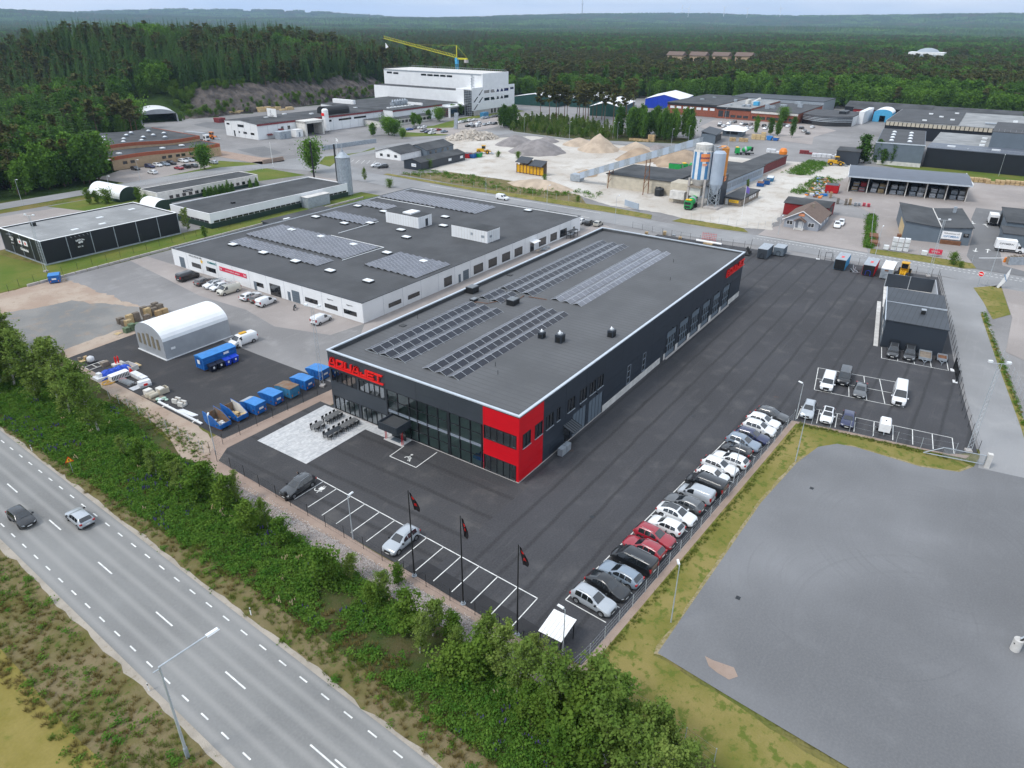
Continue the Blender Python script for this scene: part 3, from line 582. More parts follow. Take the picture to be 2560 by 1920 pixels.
for a,b in GATES:
 o=MB();fbox(o,'S',a,b,.05,5.0,-.16,-.08);o=o.build('gate','grey_blue',B)
 for k in range(1,4):mb=MB();fbox(mb,'S',a,b,5*k/4-.02,5*k/4+.02,-.082,-.07);mb.build('panel_joint','frame_dark',o)
 for r in(1.0,2.55):
  for k in range(4):c=a+(b-a)*(k+.5)/4;mb=MB();fbox(mb,'S',c-.3,c+.3,r,r+1.15,-.085,-.065);mb.build('pane','glass_dark',o)
 mb=MB();fbox(mb,'S',a-.1,a,0,5.1,-.1,.04);fbox(mb,'S',b,b+.1,0,5.1,-.1,.04);fbox(mb,'S',a-.1,b+.1,5.0,5.14,-.1,.05);mb.build('gate_frame','frame_dark',o)
 mb=MB();fbox(mb,'S',(a+b)/2-.1,(a+b)/2+.1,5.3,5.42,0,.3);mb.build('wall_lamp','frame_dark',B)
for a,b in((13.7,17.4),(18.3,22.5)):
 o=MB();fbox(o,'S',a,b,.05,3.8,-.16,-.06);o=o.build('folding_door','grey_blue',B)
 for k in range(5):c=a+(b-a)*k/4;mb=MB();fbox(mb,'S',c-.03,c+.03,.05,3.8,-.062,-.04);mb.build('leaf_joint','frame_dark',o)
 mb=MB();fbox(mb,'S',(a+b)/2-.1,(a+b)/2+.1,4.2,4.34,0,.3);mb.build('wall_lamp','frame_dark',B)
o=MB();fbox(o,'S',11.3,13.1,.05,2.4,-.16,-.1);o.build('door','glass_dark',B);o=MB();fbox(o,'S',6.6,7.6,.05,2.1,-.16,-.02);o.build('door','panel_navy_shade',B);o=MB();fbox(o,'S',44,45.2,.05,2.2,-.16,-.04);o.build('door','panel_grey',B)
mb=MB();mb.xprism([(0,3.2),(-1.7,2.55),(-1.7,2.62),(0,3.28)],10.9,13.4);cn_=mb.build('door_canopy','panel_grey',B)
mb=MB()
for k in range(6):x=10.95+k*.48;mb.xprism([(0,3.29),(-1.7,2.63),(-1.7,2.69),(0,3.35)],x-.025,x+.025)
mb.tube((11,-1.6,2.55),(11,-.02,1.9),.025);mb.tube((13.3,-1.6,2.55),(13.3,-.02,1.9),.025);mb.build('canopy_seam','frame_dark',cn_)
PL=[(22.6,43.9)]+[(45.3,46.0)]+[(GATES[i][1]+.12,GATES[i+1][0]-.12)for i in range(5)]+[(78.65,LX+.05)]
for a,b in PL:
 n=max(1,round((b-a)/5.7))
 for k in range(n):mb=MB();fbox(mb,'S',a+(b-a)*k/n+.006,a+(b-a)*(k+1)/n-.006,0,1.12,.005,.07);mb.build('plinth_panel','conc_pale',B)
mb=MB();fbox(mb,'S',0,22.5,0,.14,.005,.05);fbox(mb,'S',46,78.6,0,.06,.005,.4);fbox(mb,'W',0,LY,0,.12,.005,.06);mb.build('threshold','concrete',B)
# blind rear walls, roof, capping
MB().box(LX-.2,.1,0,LX,LY,9.75).build('wall','panel_navy_shade',B);MB().box(.1,LY-.2,0,LX-.2,LY,9.75).build('wall','panel_navy_shade',B)
RFZ=9.25
MB().xprism([(.12,RFZ-.25),(LY-.2,RFZ-.25),(LY-.2,RFZ-.1),(LY/2,RFZ+.18),(.12,RFZ+.25)],.12,LX-.2).build('roof','roof_felt',B)
mb=MB();mb.box(-.08,-.08,9.75,.3,LY+.08,9.92);mb.box(LX-.3,-.08,9.75,LX+.08,LY+.08,9.92);mb.box(.3,-.08,9.75,LX-.3,.3,9.92);mb.box(.3,LY-.3,9.75,LX-.3,LY+.08,9.92)
mb.build('roof_capping','cap_metal',B)
mb=MB();mb.box(-.03,-.03,9.62,.1,LY+.03,9.748);mb.box(.1,-.03,9.62,LX,.1,9.748);mb.build('gutter_trim','frame_dark',B)
mb=MB();mb.box(.3,LY-.34,RFZ-.1,LX-.3,LY-.2,9.75);mb.box(LX-.34,.3,RFZ-.1,LX-.2,LY-.34,9.75);mb.build('parapet_lining','roof_felt3',B)
# downpipe of the side door, entrance canopy
mb=MB();mb.box(-3.0,18.2,2.75,-.05,21.7,3.0);mb.box(-3.0,18.2,3.0,-2.9,21.7,3.35);mb.box(-2.9,18.2,3.0,-.05,18.3,3.35);mb.box(-2.9,21.6,3.0,-.05,21.7,3.35);mb.box(-3.02,18.18,2.2,-2.9,21.72,2.75);mb.box(-2.9,18.18,2.2,-.05,18.3,2.75);mb.box(-2.9,21.6,2.2,-.05,21.72,2.75)
ca=mb.build('entrance_canopy','panel_grey',B)
mb=MB()
for k in range(10):mb.box(-3.05,18.3+k*.36,2.2,-3.02,18.33+k*.36,3.3)
mb.build('canopy_rib','frame_dark',ca);MB().box(-2.88,18.32,3.01,-.06,21.58,3.03).build('canopy_deck','roof_felt3',ca)
for y in(18.4,21.5):
 for x in(-1.7,-1.95):MB().tube((x,y,0),(x,y,2.2),.05,n=8).build('canopy_post','red_panel',ca)
MB().box(-.9,18.6,.08,-.8,21.3,2.2).build('entrance_lobby','glass_dark',B);MB().box(-2.2,18.2,0,-.08,21.7,.07).build('door_step','slab_pale',B);MB().box(-1.75,19.1,.072,-.95,20.8,.085).build('door_mat','grey_blue',B)
# roof details that belong to the building
for x,y in((14,32),(12,21.5),(45,32.5),(20,20.5),(9,10)):MB().box(x,y,RFZ-.05,x+.9,y+.9,RFZ+.06).build('roof_hatch','roof_felt3',B)
for x,y in((10.5,11.2),(8.6,9.4),(18,32.4),(60,6),(71,10)):MB().tube((x,y,RFZ),(x,y,RFZ+.9),.04).build('vent_pipe','frame_dark',B)
mb=MB();
for a,b in zip([(37,24),(35,23.8),(32.8,25.8),(30,27),(29.5,29)],[(35,23.8),(32.8,25.8),(30,27),(29.5,29),(29,29)]):mb.tube((*a,RFZ+.2),(*b,RFZ+.2),.06)
mb.tube((37,23,RFZ+.2),(37.6,19.6,RFZ+.2),.06);mb.build('cable_duct','rust',B)

# ---------------------------------------------------------------- lettering of the dark hall
def stroke_letter(ch,w,h,t,sl=.0):
 A=[]
 def bar(x0,z0,x1,z1):A.append([(x0,z0),(x1,z0),(x1,z1),(x0,z1)])
 if ch=='A':A+=[[(0,0),(t*1.2,0),(w*.47,h),(w*.3,h)],[(w-t*1.2,0),(w,0),(w*.72,h),(w*.55,h)],[(w*.34,h-t*.7),(w*.68,h-t*.7),(w*.7,h),(w*.32,h)],[(w*.18,h*.2),(w*.82,h*.2),(w*.79,h*.2+t*.6),(w*.21,h*.2+t*.6)]]
 elif ch=='Q':bar(0,0,w,t*.9);bar(0,h-t*.9,w*.92,h);bar(0,t*.9,t*1.1,h-t*.9);bar(w*.92-t*1.1,t*.9,w*.92,h-t*.9);A.append([(w*.5,h*.42),(w*.64,h*.42),(w*.95,t*.6),(w*.8,t*.6)])
 elif ch=='U':bar(0,t*.9,t*1.15,h);bar(w-t*1.15,t*.9,w,h);bar(0,0,w,t*.9)
 elif ch=='J':bar(w-t*1.15,t*.9,w,h);bar(0,0,w,t*.9);bar(0,t*.9,t*1.0,h*.42)
 elif ch=='E':bar(0,0,t*1.15,h);bar(t*1.15,0,w,t*.8);bar(t*1.15,h-t*.8,w,h);bar(t*1.15,h*.5-t*.4,w*.95,h*.5+t*.4)
 elif ch=='T':bar(0,h-t*.9,w,h);bar(w/2-t*.6,0,w/2+t*.6,h-t*.9)
 return A
def aqua_sign(name,label,face,u_start,length,z0,hh,flip):
 t=thing(name,label,'sign',(0,0,0))
 ws=[1.55,1.6,1.45,1.55,1.25,1.35,1.45];gap=.1;tot=sum(ws)+gap*6;k=length/tot;u=0
 hts=[1.12,1,1,1,1,1,1]
 for ch,w,hm in zip('AQUAJET',ws,hts):
  mb=MB()
  for pl in stroke_letter(ch,w*k,hh*hm,.25*hh/1.25+.02):
   P=[]
   for(a,b)in pl:
    uu=u+a+(b*.08);q=u_start-uu if flip else u_start+uu;P.append((q,z0+b))
   n=len(P)
   V=[fpt(face,p[0],p[1],.06,(0,0))for p in P]+[fpt(face,p[0],p[1],.3,(0,0))for p in P]
   mb.add(V,[tuple(range(n)),tuple(range(2*n-1,n-1,-1))]+[(i,n+i,n+(i+1)%n,(i+1)%n)for i in range(n)])
  mb.build('letter','sign_red',t);u+=(w+gap)*k
 mb=MB();a,b=u_start,(u_start-length*1.02 if flip else u_start+length*1.02);fbox(mb,face,min(a,b),max(a,b),z0-.34,z0-.13,.06,.3);mb.build('underline','sign_red',t)
aqua_sign('sign_letters','large red raised AQUAJET letters on the front wall above the upper windows','W',33.9,10.8,7.75,1.14,True)
aqua_sign('sign_letters','red raised AQUAJET letters at the far end of the long side wall','S',74.4,10.8,7.55,1.1,False)

# ---------------------------------------------------------------- solar arrays of the dark hall
def solar(label,x0,n,ys,wd,pl=1.74,z=RFZ,pale=0):
 t=thing('solar_array',label,'solar array',(x0,ys[-1]-wd,z),group='solar arrays on the dark hall');oy=ys[-1]-wd
 hgt_=.42;me={}
 for sgn in(1,-1):
  for mname in('pv','pv_glare'):
   mb=MB();L_=hypot(wd/2,hgt_)
   mb.box(.02,-L_/2+.04,-.02,pl-.02,L_/2-.04,.02);me[sgn,mname]=mb.mesh('solar_panel',[mname])
 fr=MB();
 L_=hypot(wd/2,hgt_)
 for a in((0,-L_/2,.025,L_/2),(pl-.025,-L_/2,pl,L_/2),(.025,-L_/2,pl-.025,-L_/2+.03),(.025,L_/2-.03,pl-.025,L_/2)):fr.box(a[0],a[1],-.02,a[2],a[3],.03)
 fm=fr.mesh('panel_frame','alu')
 mid=MB().box(.035,-.012,.021,pl-.035,.012,.026).mesh('panel_rail','alu')
 ang=atan2(hgt_,wd/2)
 for y in ys:
  for k in range(n):
   for sgn in(1,-1):
    cy=y-wd/2+sgn*wd/4-oy
    mname='pv' if(sgn<0 and not pale)else 'pv_glare'  # left-facing slopes take the panel colour with painted sky glare; pale means all
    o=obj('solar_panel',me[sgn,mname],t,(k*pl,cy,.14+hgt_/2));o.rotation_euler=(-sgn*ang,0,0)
    f=obj('panel_frame',fm,o)
  mb=MB()
  for k in range(n+1):mb.box(k*pl-.03,y-wd-oy-.25,0,k*pl+.03,y-oy+.1,.12)
  mb.build('mounting_rail','steel',t)
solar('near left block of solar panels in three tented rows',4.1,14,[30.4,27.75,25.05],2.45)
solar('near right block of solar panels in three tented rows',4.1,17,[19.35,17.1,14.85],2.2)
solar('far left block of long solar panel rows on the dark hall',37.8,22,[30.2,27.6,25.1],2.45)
solar('far right block of glare-tinted solar panel rows on the dark hall',38.2,22,[19.2,17.05,14.9],2.1,pale=1)
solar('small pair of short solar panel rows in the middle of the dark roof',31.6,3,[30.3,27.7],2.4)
def roof_hood(label,x,y,s=(1.9,1.5,1.25)):
 t=thing('exhaust_hood',label,'vent',(x,y,RFZ),group='vents on the dark hall');MB().box(0,0,0,s[0],s[1],s[2]-.3).build('housing','black',t);MB().box(-.08,-.08,s[2]-.3,s[0]+.08,s[1]+.08,s[2]-.18).build('lid','frame_dark',t)
 mb=MB()
 for k in range(5):mb.box(.1+k*s[0]*.19,.05,s[2]-.18,.2+k*s[0]*.19,s[1]-.05,s[2]-.06)
 mb.build('louvre','steel',t)
roof_hood('black exhaust hood at the left edge of the dark roof',32.6,32.2);roof_hood('black exhaust hood amid the solar blocks on the dark roof',31.6,22.6);roof_hood('low black roof cowl beside the near left solar block',29.6,29.6,(1.2,.9,.5))
def ac(label,x,y,s=1.15):
 t=thing('air_unit',label,'vent',(x,y,RFZ),group='air units on the dark hall')
 MB().box(-s*.5,-s*.42,.14,s*.5,s*.42,.14+s*1.05).build('casing','panel_navy_shade',t)
 for a in(-.45,.45):MB().box(-s*.75,a*s-.06,0,s*.75,a*s+.06,.12).build('skid','wood_pale',t)
 mb=MB()
 for k in range(6):mb.tube((0,(k-2.5)*s*.1,.14+s*1.05),(s*.1*(k-2.5)+.1,(k-2.5)*s*.1,.2+s*1.3),.06)
 mb.lathe([(s*.3,.14+s*1.05),(s*.3,.2+s*1.15),(.1,.3+s*1.2)],12);mb.build('cowl','alu',t)
 mb=MB();mb.box(-s*.52,-s*.3,.3,-s*.5,s*.3,s*.9);mb.box(-s*.3,-s*.44,.3,s*.3,-s*.421,s*.9);mb.build('grille','black',t)
ac('smaller of the paired air units on the dark roof',22.9,11.3,1.0);ac('larger of the paired air units on the dark roof',23.2,8.2,1.3);ac('lone air unit near the right edge of the dark roof',29.6,2.7,1.15)
mb=MB();t=thing('heat_pump','pair of pale grey outdoor heat pumps against the dark side wall','heat pump',(8.4,-1.5,0))
for k in range(2):MB().box(k*1.25,0,.1,k*1.25+1.15,.75,1.2).build('casing','galv',t);MB().box(k*1.25+.1,-.01,.25,k*1.25+1.05,-.002,1.05).build('grille','steel',t)
# things seen through the glass
t=thing('floor_machine','blue machine with black hose inside the glass front','machine',(1.6,6.9,.06));MB().cbox(0,0,.1,.9,1.5,.7).build('body','blue_skip',t);mb=MB()
for k in range(12):a=k*.5;mb.tube((.2+.4*cos(a),.6*sin(a),.9+.3*sin(k)),(.2+.4*cos(a+.5),.6*sin(a+.5),.9+.3*sin(k+1)),.05)
mb.build('hose','black',t);MB().cbox(0,1.1,.05,.8,.6,.4).build('base','blue_pale',t)

# ---------------------------------------------------------------- terrace of paving slabs, tables and chairs
R=random.Random(5)
ter=struct(flat([(-12.75,25.75),(-1.75,25.75),(-1.75,21.7),(-.1,21.7),(-.1,36.1),(-12.75,36.0)],.008).build('terrace','slab_grey'))
SLM={}
for w in(.7,1.05):
 for mname in('slab','slab_pale','slab_grey'):SLM[w,mname]=MB().box(.012,.012,0,w-.012,.338,.02).mesh('paving_slab',mname)
sp=[]
j=0;y=25.75
while y<36.0-.2:
 x=-12.75+R.choice((0,.35,.7))*.0
 while x<-.15:
  w=R.choice((.7,.7,1.05));w=min(w,-.1-x)if x+w>-.1 else w
  sp.append((x,y,w));x+=w
 y+=.352
for yy in[21.7+.352*i for i in range(11)]:
 sp+=[(-1.75,yy,.7),(-1.05,yy,.95)]
sp.sort(key=lambda q:(q[0]+9)**2+(q[1]-27)**2 if True else 0)
rest=MB()
for i,(x,y,w)in enumerate(sp):
 mname=R.choice(('slab','slab','slab_pale','slab_pale','slab_grey'))
 if i<300 and w in(.7,1.05):obj('paving_slab',SLM[w,mname],ter,(x,y,.010+R.uniform(0,.006)))
 else:rest.cm=('slab','slab_pale','slab_grey').index(mname);rest.box(x+.012,y+.012,.01,x+w-.012,y+.338,.03+R.uniform(0,.005))
o=rest.build('paving_slabs',['slab','slab_pale','slab_grey'],ter);o['kind']='stuff'
cm={}
mb=MB();mb.box(-.22,-.22,.43,.22,.22,.47)
for a in(-.19,.19):
 for b in(-.19,.19):mb.box(a-.02,b-.02,0,a+.02,b+.02,.43)
cm['seat']=mb.mesh('seat','black');mb=MB();mb.box(-.22,.19,.5,.22,.23,.86);mb.box(-.2,.19,.47,-.16,.23,.5);mb.box(.16,.19,.47,.2,.23,.5);cm['backrest']=mb.mesh('backrest','black')
NW_=('first','second','third','fourth')
def table(x,y,lx,ly,nch,label,tl):
 t=thing('patio_table',label,'table',(x,y,.03),group='tables on the terrace')
 n=4
 for k in range(n):MB().box(-lx/2,-ly/2+ly*k/n+.01,.72,lx/2,-ly/2+ly*(k+1)/n-.01,.76).build('slat','table_grey' if 'grey' in label else 'frame_dark',t)
 for a in(-1,1):
  for b in(-1,1):MB().box(a*(lx/2-.08)-.035,b*(ly/2-.08)-.035,0,a*(lx/2-.08)+.035,b*(ly/2-.08)+.035,.72).build('leg','frame_dark',t)
 for s in(-1,1):
  for k in range(nch):
   c=thing('patio_chair',f'black patio chair, {NW_[k]} on the {"far" if s > 0 else "near"} side of the {tl}','chair',(x-lx/2+lx*(k+.5)/nch,y+s*(ly/2+.14),.03),0 if s>0 else pi,'chairs on the terrace')
   obj('seat',cm['seat'],c);obj('backrest',cm['backrest'],c)
table(-5.6,31.5,1.9,1.0,2,'short grey patio table with four chairs, nearest the road side','short grey table');table(-2.5,31.8,3.0,1.0,4,'long grey patio table nearest the corner of the glass wall','long grey left table');table(-2.6,28.2,3.0,1.0,4,'long grey patio table closest to the entrance canopy','long grey entrance table');table(-5.6,28.3,2.8,1.0,3,'long black patio table near the edge of the pale paving','long black table')

# ---------------------------------------------------------------- low white hall behind
Wt=hall('white_hall','low wide white industrial hall with dark roof, skylights and solar panels','building',26.8,54.8,112.2,118.6,4.25,'white_wall','roof_felt2',par=.3,cap='frame_dark',capw=.25,plinth='concrete',ph=.12)
dx,dy=26.8,54.8
for y0_,y1_,z0_,z1_,n in((107.6,111.1,1.15,2.2,4),(101.9,105.5,1.15,2.2,4),(85.0,87.3,1.15,2.1,2),(67.8,71.6,1.1,2.05,4),(62.0,65.7,1.1,2.0,4),(56.6,60.2,1.1,2.0,4)):
 window(Wt,'W',y0_-dy,y1_-dy,z0_,z1_,n)
window(Wt,'W',79.3-dy,82.8-dy,.15,2.75,2,2,glass='glass_dark')
for y0_,y1_,z1_ in((114.0,116.0,2.7),(73.3,75.7,2.7)):door(Wt,'W',y0_-dy,y1_-dy,.05,z1_,panels=5,name='roller_door')
for y0_,y1_ in((87.4,88.3),(76.2,77.1)):door(Wt,'W',y0_-dy,y1_-dy,.05,2.1,panels=1)
for x0_,x1_ in((33.9,37.6),(39.7,43.3)):window(Wt,'S',x0_-dx,x1_-dx,1.1,2.0,4)
for x0_,x1_ in((51.5,54.2),(62.3,65.9),(68.1,71.5),(73.7,77.1),(79.1,82.6),(90.4,93.9),(96.1,99.4),(101.1,104.6)):window(Wt,'S',x0_-dx,x1_-dx,.5,2.55,3)
window(Wt,'S',108.2-dx,109.0-dx,1.1,2.0);door(Wt,'S',56.6-dx,57.4-dx,.05,2.0,panels=1);door(Wt,'S',58.3-dx,60.4-dx,.05,2.4,panels=4,name='roller_door');door(Wt,'S',86.2-dx,88.0-dx,.05,2.3,'glass_dark',panels=1)
mb=MB();mb.xprism([(0,2.9),(-1.5,2.6),(-1.5,2.66),(0,2.98)],86-dx,89-dx);mb.build('door_canopy','white_paint',Wt)
mb=MB()
for i in range(1,15):mb.box(i*5.7-.02,-.012,.12,i*5.7+.02,-.001,4.2)
for i in range(1,11):mb.box(-.012,i*5.8-.02,.12,-.001,i*5.8+.02,4.2)
mb.build('panel_joint','frame_light',Wt)
t=thing('wall_banner','red advertising banner with white lettering on the white hall front','banner',(26.74,95.35,2.75));MB().box(-.03,-4.85,-.48,0,4.85,.48).build('sheet','banner_red',t)
text('hyr ett maskin till - verktyg.nu',.42,'white_paint',t,(-.05,0,0),'W');text('7ot',.62,'white_paint',t,(-.05,4.3,0),'W',bold=.015);text('7ot',.62,'white_paint',t,(-.05,-4.3,0),'W',bold=.015)
text('SMÅLLE MÅLAR MEK',.55,'grey_text',Wt,(-.04,109.2-dy,3.72),'W');text('SOMMARÖ',.7,'teal_text',Wt,(-.04,102.9-dy,3.35),'W',bold=.015)
mb=MB();V=[(-.04,106.9-dy+r*cos(a),3.05+r*sin(a))for k in range(10)for r,a in[((.62 if k%2==0 else.26),pi/2+k*pi/5)]];mb.add(V,[tuple(range(10))]);mb.build('star_emblem','yellow_sign',Wt)
text('byggvarme',.4,'grey_text',Wt,(-.04,63.9-dy,3.1),'W');text('byggvarme',.4,'grey_text',Wt,(-.04,58.4-dy,3.1),'W')
for x,y in((83.7,114.3),(67.4,102.6),(71.7,97.3),(71.4,85.7),(67.1,79.9),(89.0,85.2),(81.3,79.5),(54.3,74.4),(54.3,63.0),(37.2,63.5),(37.2,75.1),(54.5,85.7),(54.7,97.5),(109.1,70.6),(83.4,103.4),(37.3,109.4),(37.3,97.9),(37.3,86.6),(67.7,114.3),(54.6,108.7)):
 o=MB().box(x-.75-dx,y-1.1-dy,3.95,x+.75-dx,y+1.1-dy,4.3).build('skylight','frame_dark',Wt);MB().box(x-.7-dx,y-1.05-dy,4.3,x+.7-dx,y+1.05-dy,4.42).build('dome','lampglass',o)
for k,(a,b,c,d)in enumerate(((75.8,83.4,81.2,95.2),(75.3,60.4,80.6,71.8))):
 lab=('left-hand white plant room box on the white hall roof','right-hand white plant room box on the white hall roof')[k]
 t=thing('roof_plant_room',lab,'plant room',(a,b,3.95),group='plant rooms on the white hall');X_,Y_=c-a,d-b;MB().box(0,0,0,X_,Y_,2.9).build('wall','white_wall',t);MB().box(.1,.1,2.902,X_-.1,Y_-.1,3.0).build('roof','roof_felt3',t)
 mb=MB()
 for i in range(1,int(Y_/.9)):mb.box(-.03,i*.9-.03,0,-.001,i*.9+.03,2.88)
 for i in range(1,int(X_/.9)):mb.box(i*.9-.03,-.03,0,i*.9+.03,-.001,2.88)
 mb.build('cladding_rib','off_white',t)
 if k==0:MB().box(2.8,-.05,.1,3.8,-.032,2.1).build('door','panel_grey',t);MB().box(X_*.2,Y_*.3,3.0,X_*.9,Y_*.55,3.35).build('roof_box','white_wall',t)
 else:
  MB().box(-.06,4.6,1.4,-.032,5.2,2.0).build('vent','galv',t);MB().box(-.06,.9,1.2,-.032,1.9,1.8).build('vent','galv',t);MB().box(1.0,-.06,1.2,1.9,-.032,1.8).build('vent','galv',t)
def solar_rows(label,x0,y0,x1,y1,n):
 """rows run along x on the white hall; each row is one joined strip of small panels"""
 t=thing('solar_array',label,'solar array',(x0,y0,3.96),group='solar arrays on the white hall');w=(y1-y0)/n
 pr=MB();gp=MB();m=int((x1-x0)/1.05)
 for k in range(m):
  xa=(x1-x0)*k/m;xb=(x1-x0)*(k+1)/m
  pr.add([(xa+.05,.08,.16),(xb-.05,.08,.16),(xb-.05,w*.72,.5),(xa+.05,w*.72,.5)],[(0,1,2,3)])
 gp.add([(0,.03,.12),(x1-x0,.03,.12),(x1-x0,w*.76,.47),(0,w*.76,.47)],[(0,1,2,3)]);gp.add([(0,w*.76,.47),(x1-x0,w*.76,.47),(x1-x0,w*.95,.1),(0,w*.95,.1)],[(0,1,2,3)])
 pm,gm=pr.mesh('panel_row','pv_glare'),gp.mesh('panel_backing','alu')
 for k in range(n):o=obj('panel_row',pm,t,(0,k*w,0));o['kind']='stuff';obj('panel_backing',gm,o)
solar_rows('large solar block at the far edge of the white hall roof',97,80.9,107.3,120.0-2,20);solar_rows('solar block at the left middle of the white hall roof',69.7,98,75.6,115,9);solar_rows('small faded solar block behind the left plant room',85.4,105,90.8,117,6);solar_rows('narrow solar block along the near side of the white hall roof',38,80.3,43,112.4,16);solar_rows('wide solar block in the middle of the white hall roof',45,79.5,56.6,115,18);solar_rows('stepped solar block near the right corner of the white hall roof',44.6,56.8,56.4,72.4,8)
mb=MB()
for a,b in(((57.5,78.5),(57.5,97)),((44.4,79),(57.5,78.5)),((60,97),(74.6,97)),((96,121),(96,95))):mb.tube((a[0]-dx,min(a[1],118)-dy,4.05),(b[0]-dx,b[1]-dy,4.05),.09)
mb.build('cable_tray','lampglass',Wt)

# ---------------------------------------------------------------- vehicles
PAINT={}
def paint(c):
 n='paint_%02d'%len(PAINT)
 if c not in PAINT:PAINT[c]=n;M(n,c,.28,.03,.8,spec=.6,coat=.8,metal=.15 if max(c)<.6 and max(c)-min(c)<.08 else 0,obj=True)
 return PAINT[c]
WHITE=(.72,.73,.74);SILVER=(.4,.43,.46);GREY=(.1,.105,.11);BLACK=(.012,.013,.015);DBLUE=(.014,.02,.075);REDC=(.3,.012,.025);BLUEGREY=(.2,.25,.31);BROWN=(.11,.09,.08);DGREY=(.045,.047,.05);GREEN=(.1,.14,.11);BLUEC=(.01,.06,.3)
# silhouettes: L, W, then stations (x from rear 0 to front 1, roof/hood height), belt heights, glass stations
CARS={
'suv':dict(L=4.72,W=1.9,H=1.66,prof=[(0,.78),(.012,1.12),(.10,1.57),(.2,1.65),(.42,1.66),(.53,1.55),(.70,1.1),(.84,1.03),(.96,.9),(1,.6)],belt=1.02,rear=(.012,.10),wind=(.535,.695),side=(.13,.60),pill=(.3,.45),wheel=.36,rail=1),
'wagon':dict(L=4.85,W=1.86,H=1.5,prof=[(0,.72),(.015,1.0),(.12,1.4),(.22,1.47),(.42,1.5),(.52,1.42),(.685,.99),(.84,.92),(.965,.78),(1,.52)],belt=.93,rear=(.015,.12),wind=(.525,.68),side=(.13,.60),pill=(.3,.44),wheel=.335,rail=1),
'hatch':dict(L=4.2,W=1.8,H=1.5,prof=[(0,.72),(.02,1.02),(.13,1.42),(.24,1.48),(.45,1.5),(.56,1.41),(.72,.99),(.86,.92),(.97,.78),(1,.52)],belt=.95,rear=(.02,.13),wind=(.565,.715),side=(.15,.63),pill=(.3,.46),wheel=.32,rail=0),
'sedan':dict(L=4.75,W=1.86,H=1.44,prof=[(0,.7),(.015,.98),(.12,1.04),(.3,1.38),(.45,1.44),(.54,1.36),(.70,.97),(.85,.9),(.965,.76),(1,.52)],belt=.92,rear=(.14,.29),wind=(.545,.695),side=(.22,.61),pill=(.36,.48),wheel=.335,rail=0),
'fastback':dict(L=4.75,W=1.93,H=1.6,prof=[(0,.8),(.012,1.1),(.07,1.2),(.3,1.56),(.45,1.6),(.55,1.5),(.72,1.08),(.86,.98),(.965,.84),(1,.58)],belt=1.0,rear=(.085,.29),wind=(.555,.715),side=(.2,.62),pill=(.34,.47),wheel=.36,rail=0),
'van':dict(L=5.1,W=1.98,H=1.96,prof=[(0,.8),(.006,1.84),(.05,1.93),(.3,1.96),(.66,1.95),(.71,1.87),(.85,1.24),(.95,1.1),(.985,.85),(1,.55)],belt=1.16,rear=(.0,.0),wind=(.715,.845),side=(.62,.775),pill=(),wheel=.34,rail=0),
'minibus':dict(L=5.1,W=1.98,H=1.95,prof=[(0,.8),(.006,1.84),(.05,1.92),(.3,1.95),(.66,1.94),(.71,1.86),(.85,1.24),(.95,1.1),(.985,.85),(1,.55)],belt=1.14,rear=(.0,.0),wind=(.715,.845),side=(.06,.775),pill=(.34,.6),wheel=.34,rail=1),
'smallvan':dict(L=4.5,W=1.84,H=1.83,prof=[(0,.75),(.008,1.7),(.05,1.8),(.3,1.83),(.56,1.81),(.62,1.72),(.79,1.13),(.92,1.0),(.98,.8),(1,.52)],belt=1.05,rear=(.0,.0),wind=(.625,.785),side=(.5,.70),pill=(),wheel=.32,rail=0),
'bigvan':dict(L=5.9,W=2.06,H=2.6,prof=[(0,.9),(.006,2.46),(.05,2.57),(.3,2.6),(.70,2.55),(.75,2.42),(.875,1.42),(.95,1.25),(.99,.95),(1,.6)],belt=1.3,rear=(.0,.0),wind=(.755,.87),side=(.66,.79),pill=(),wheel=.36,rail=0),
}
CARM={}
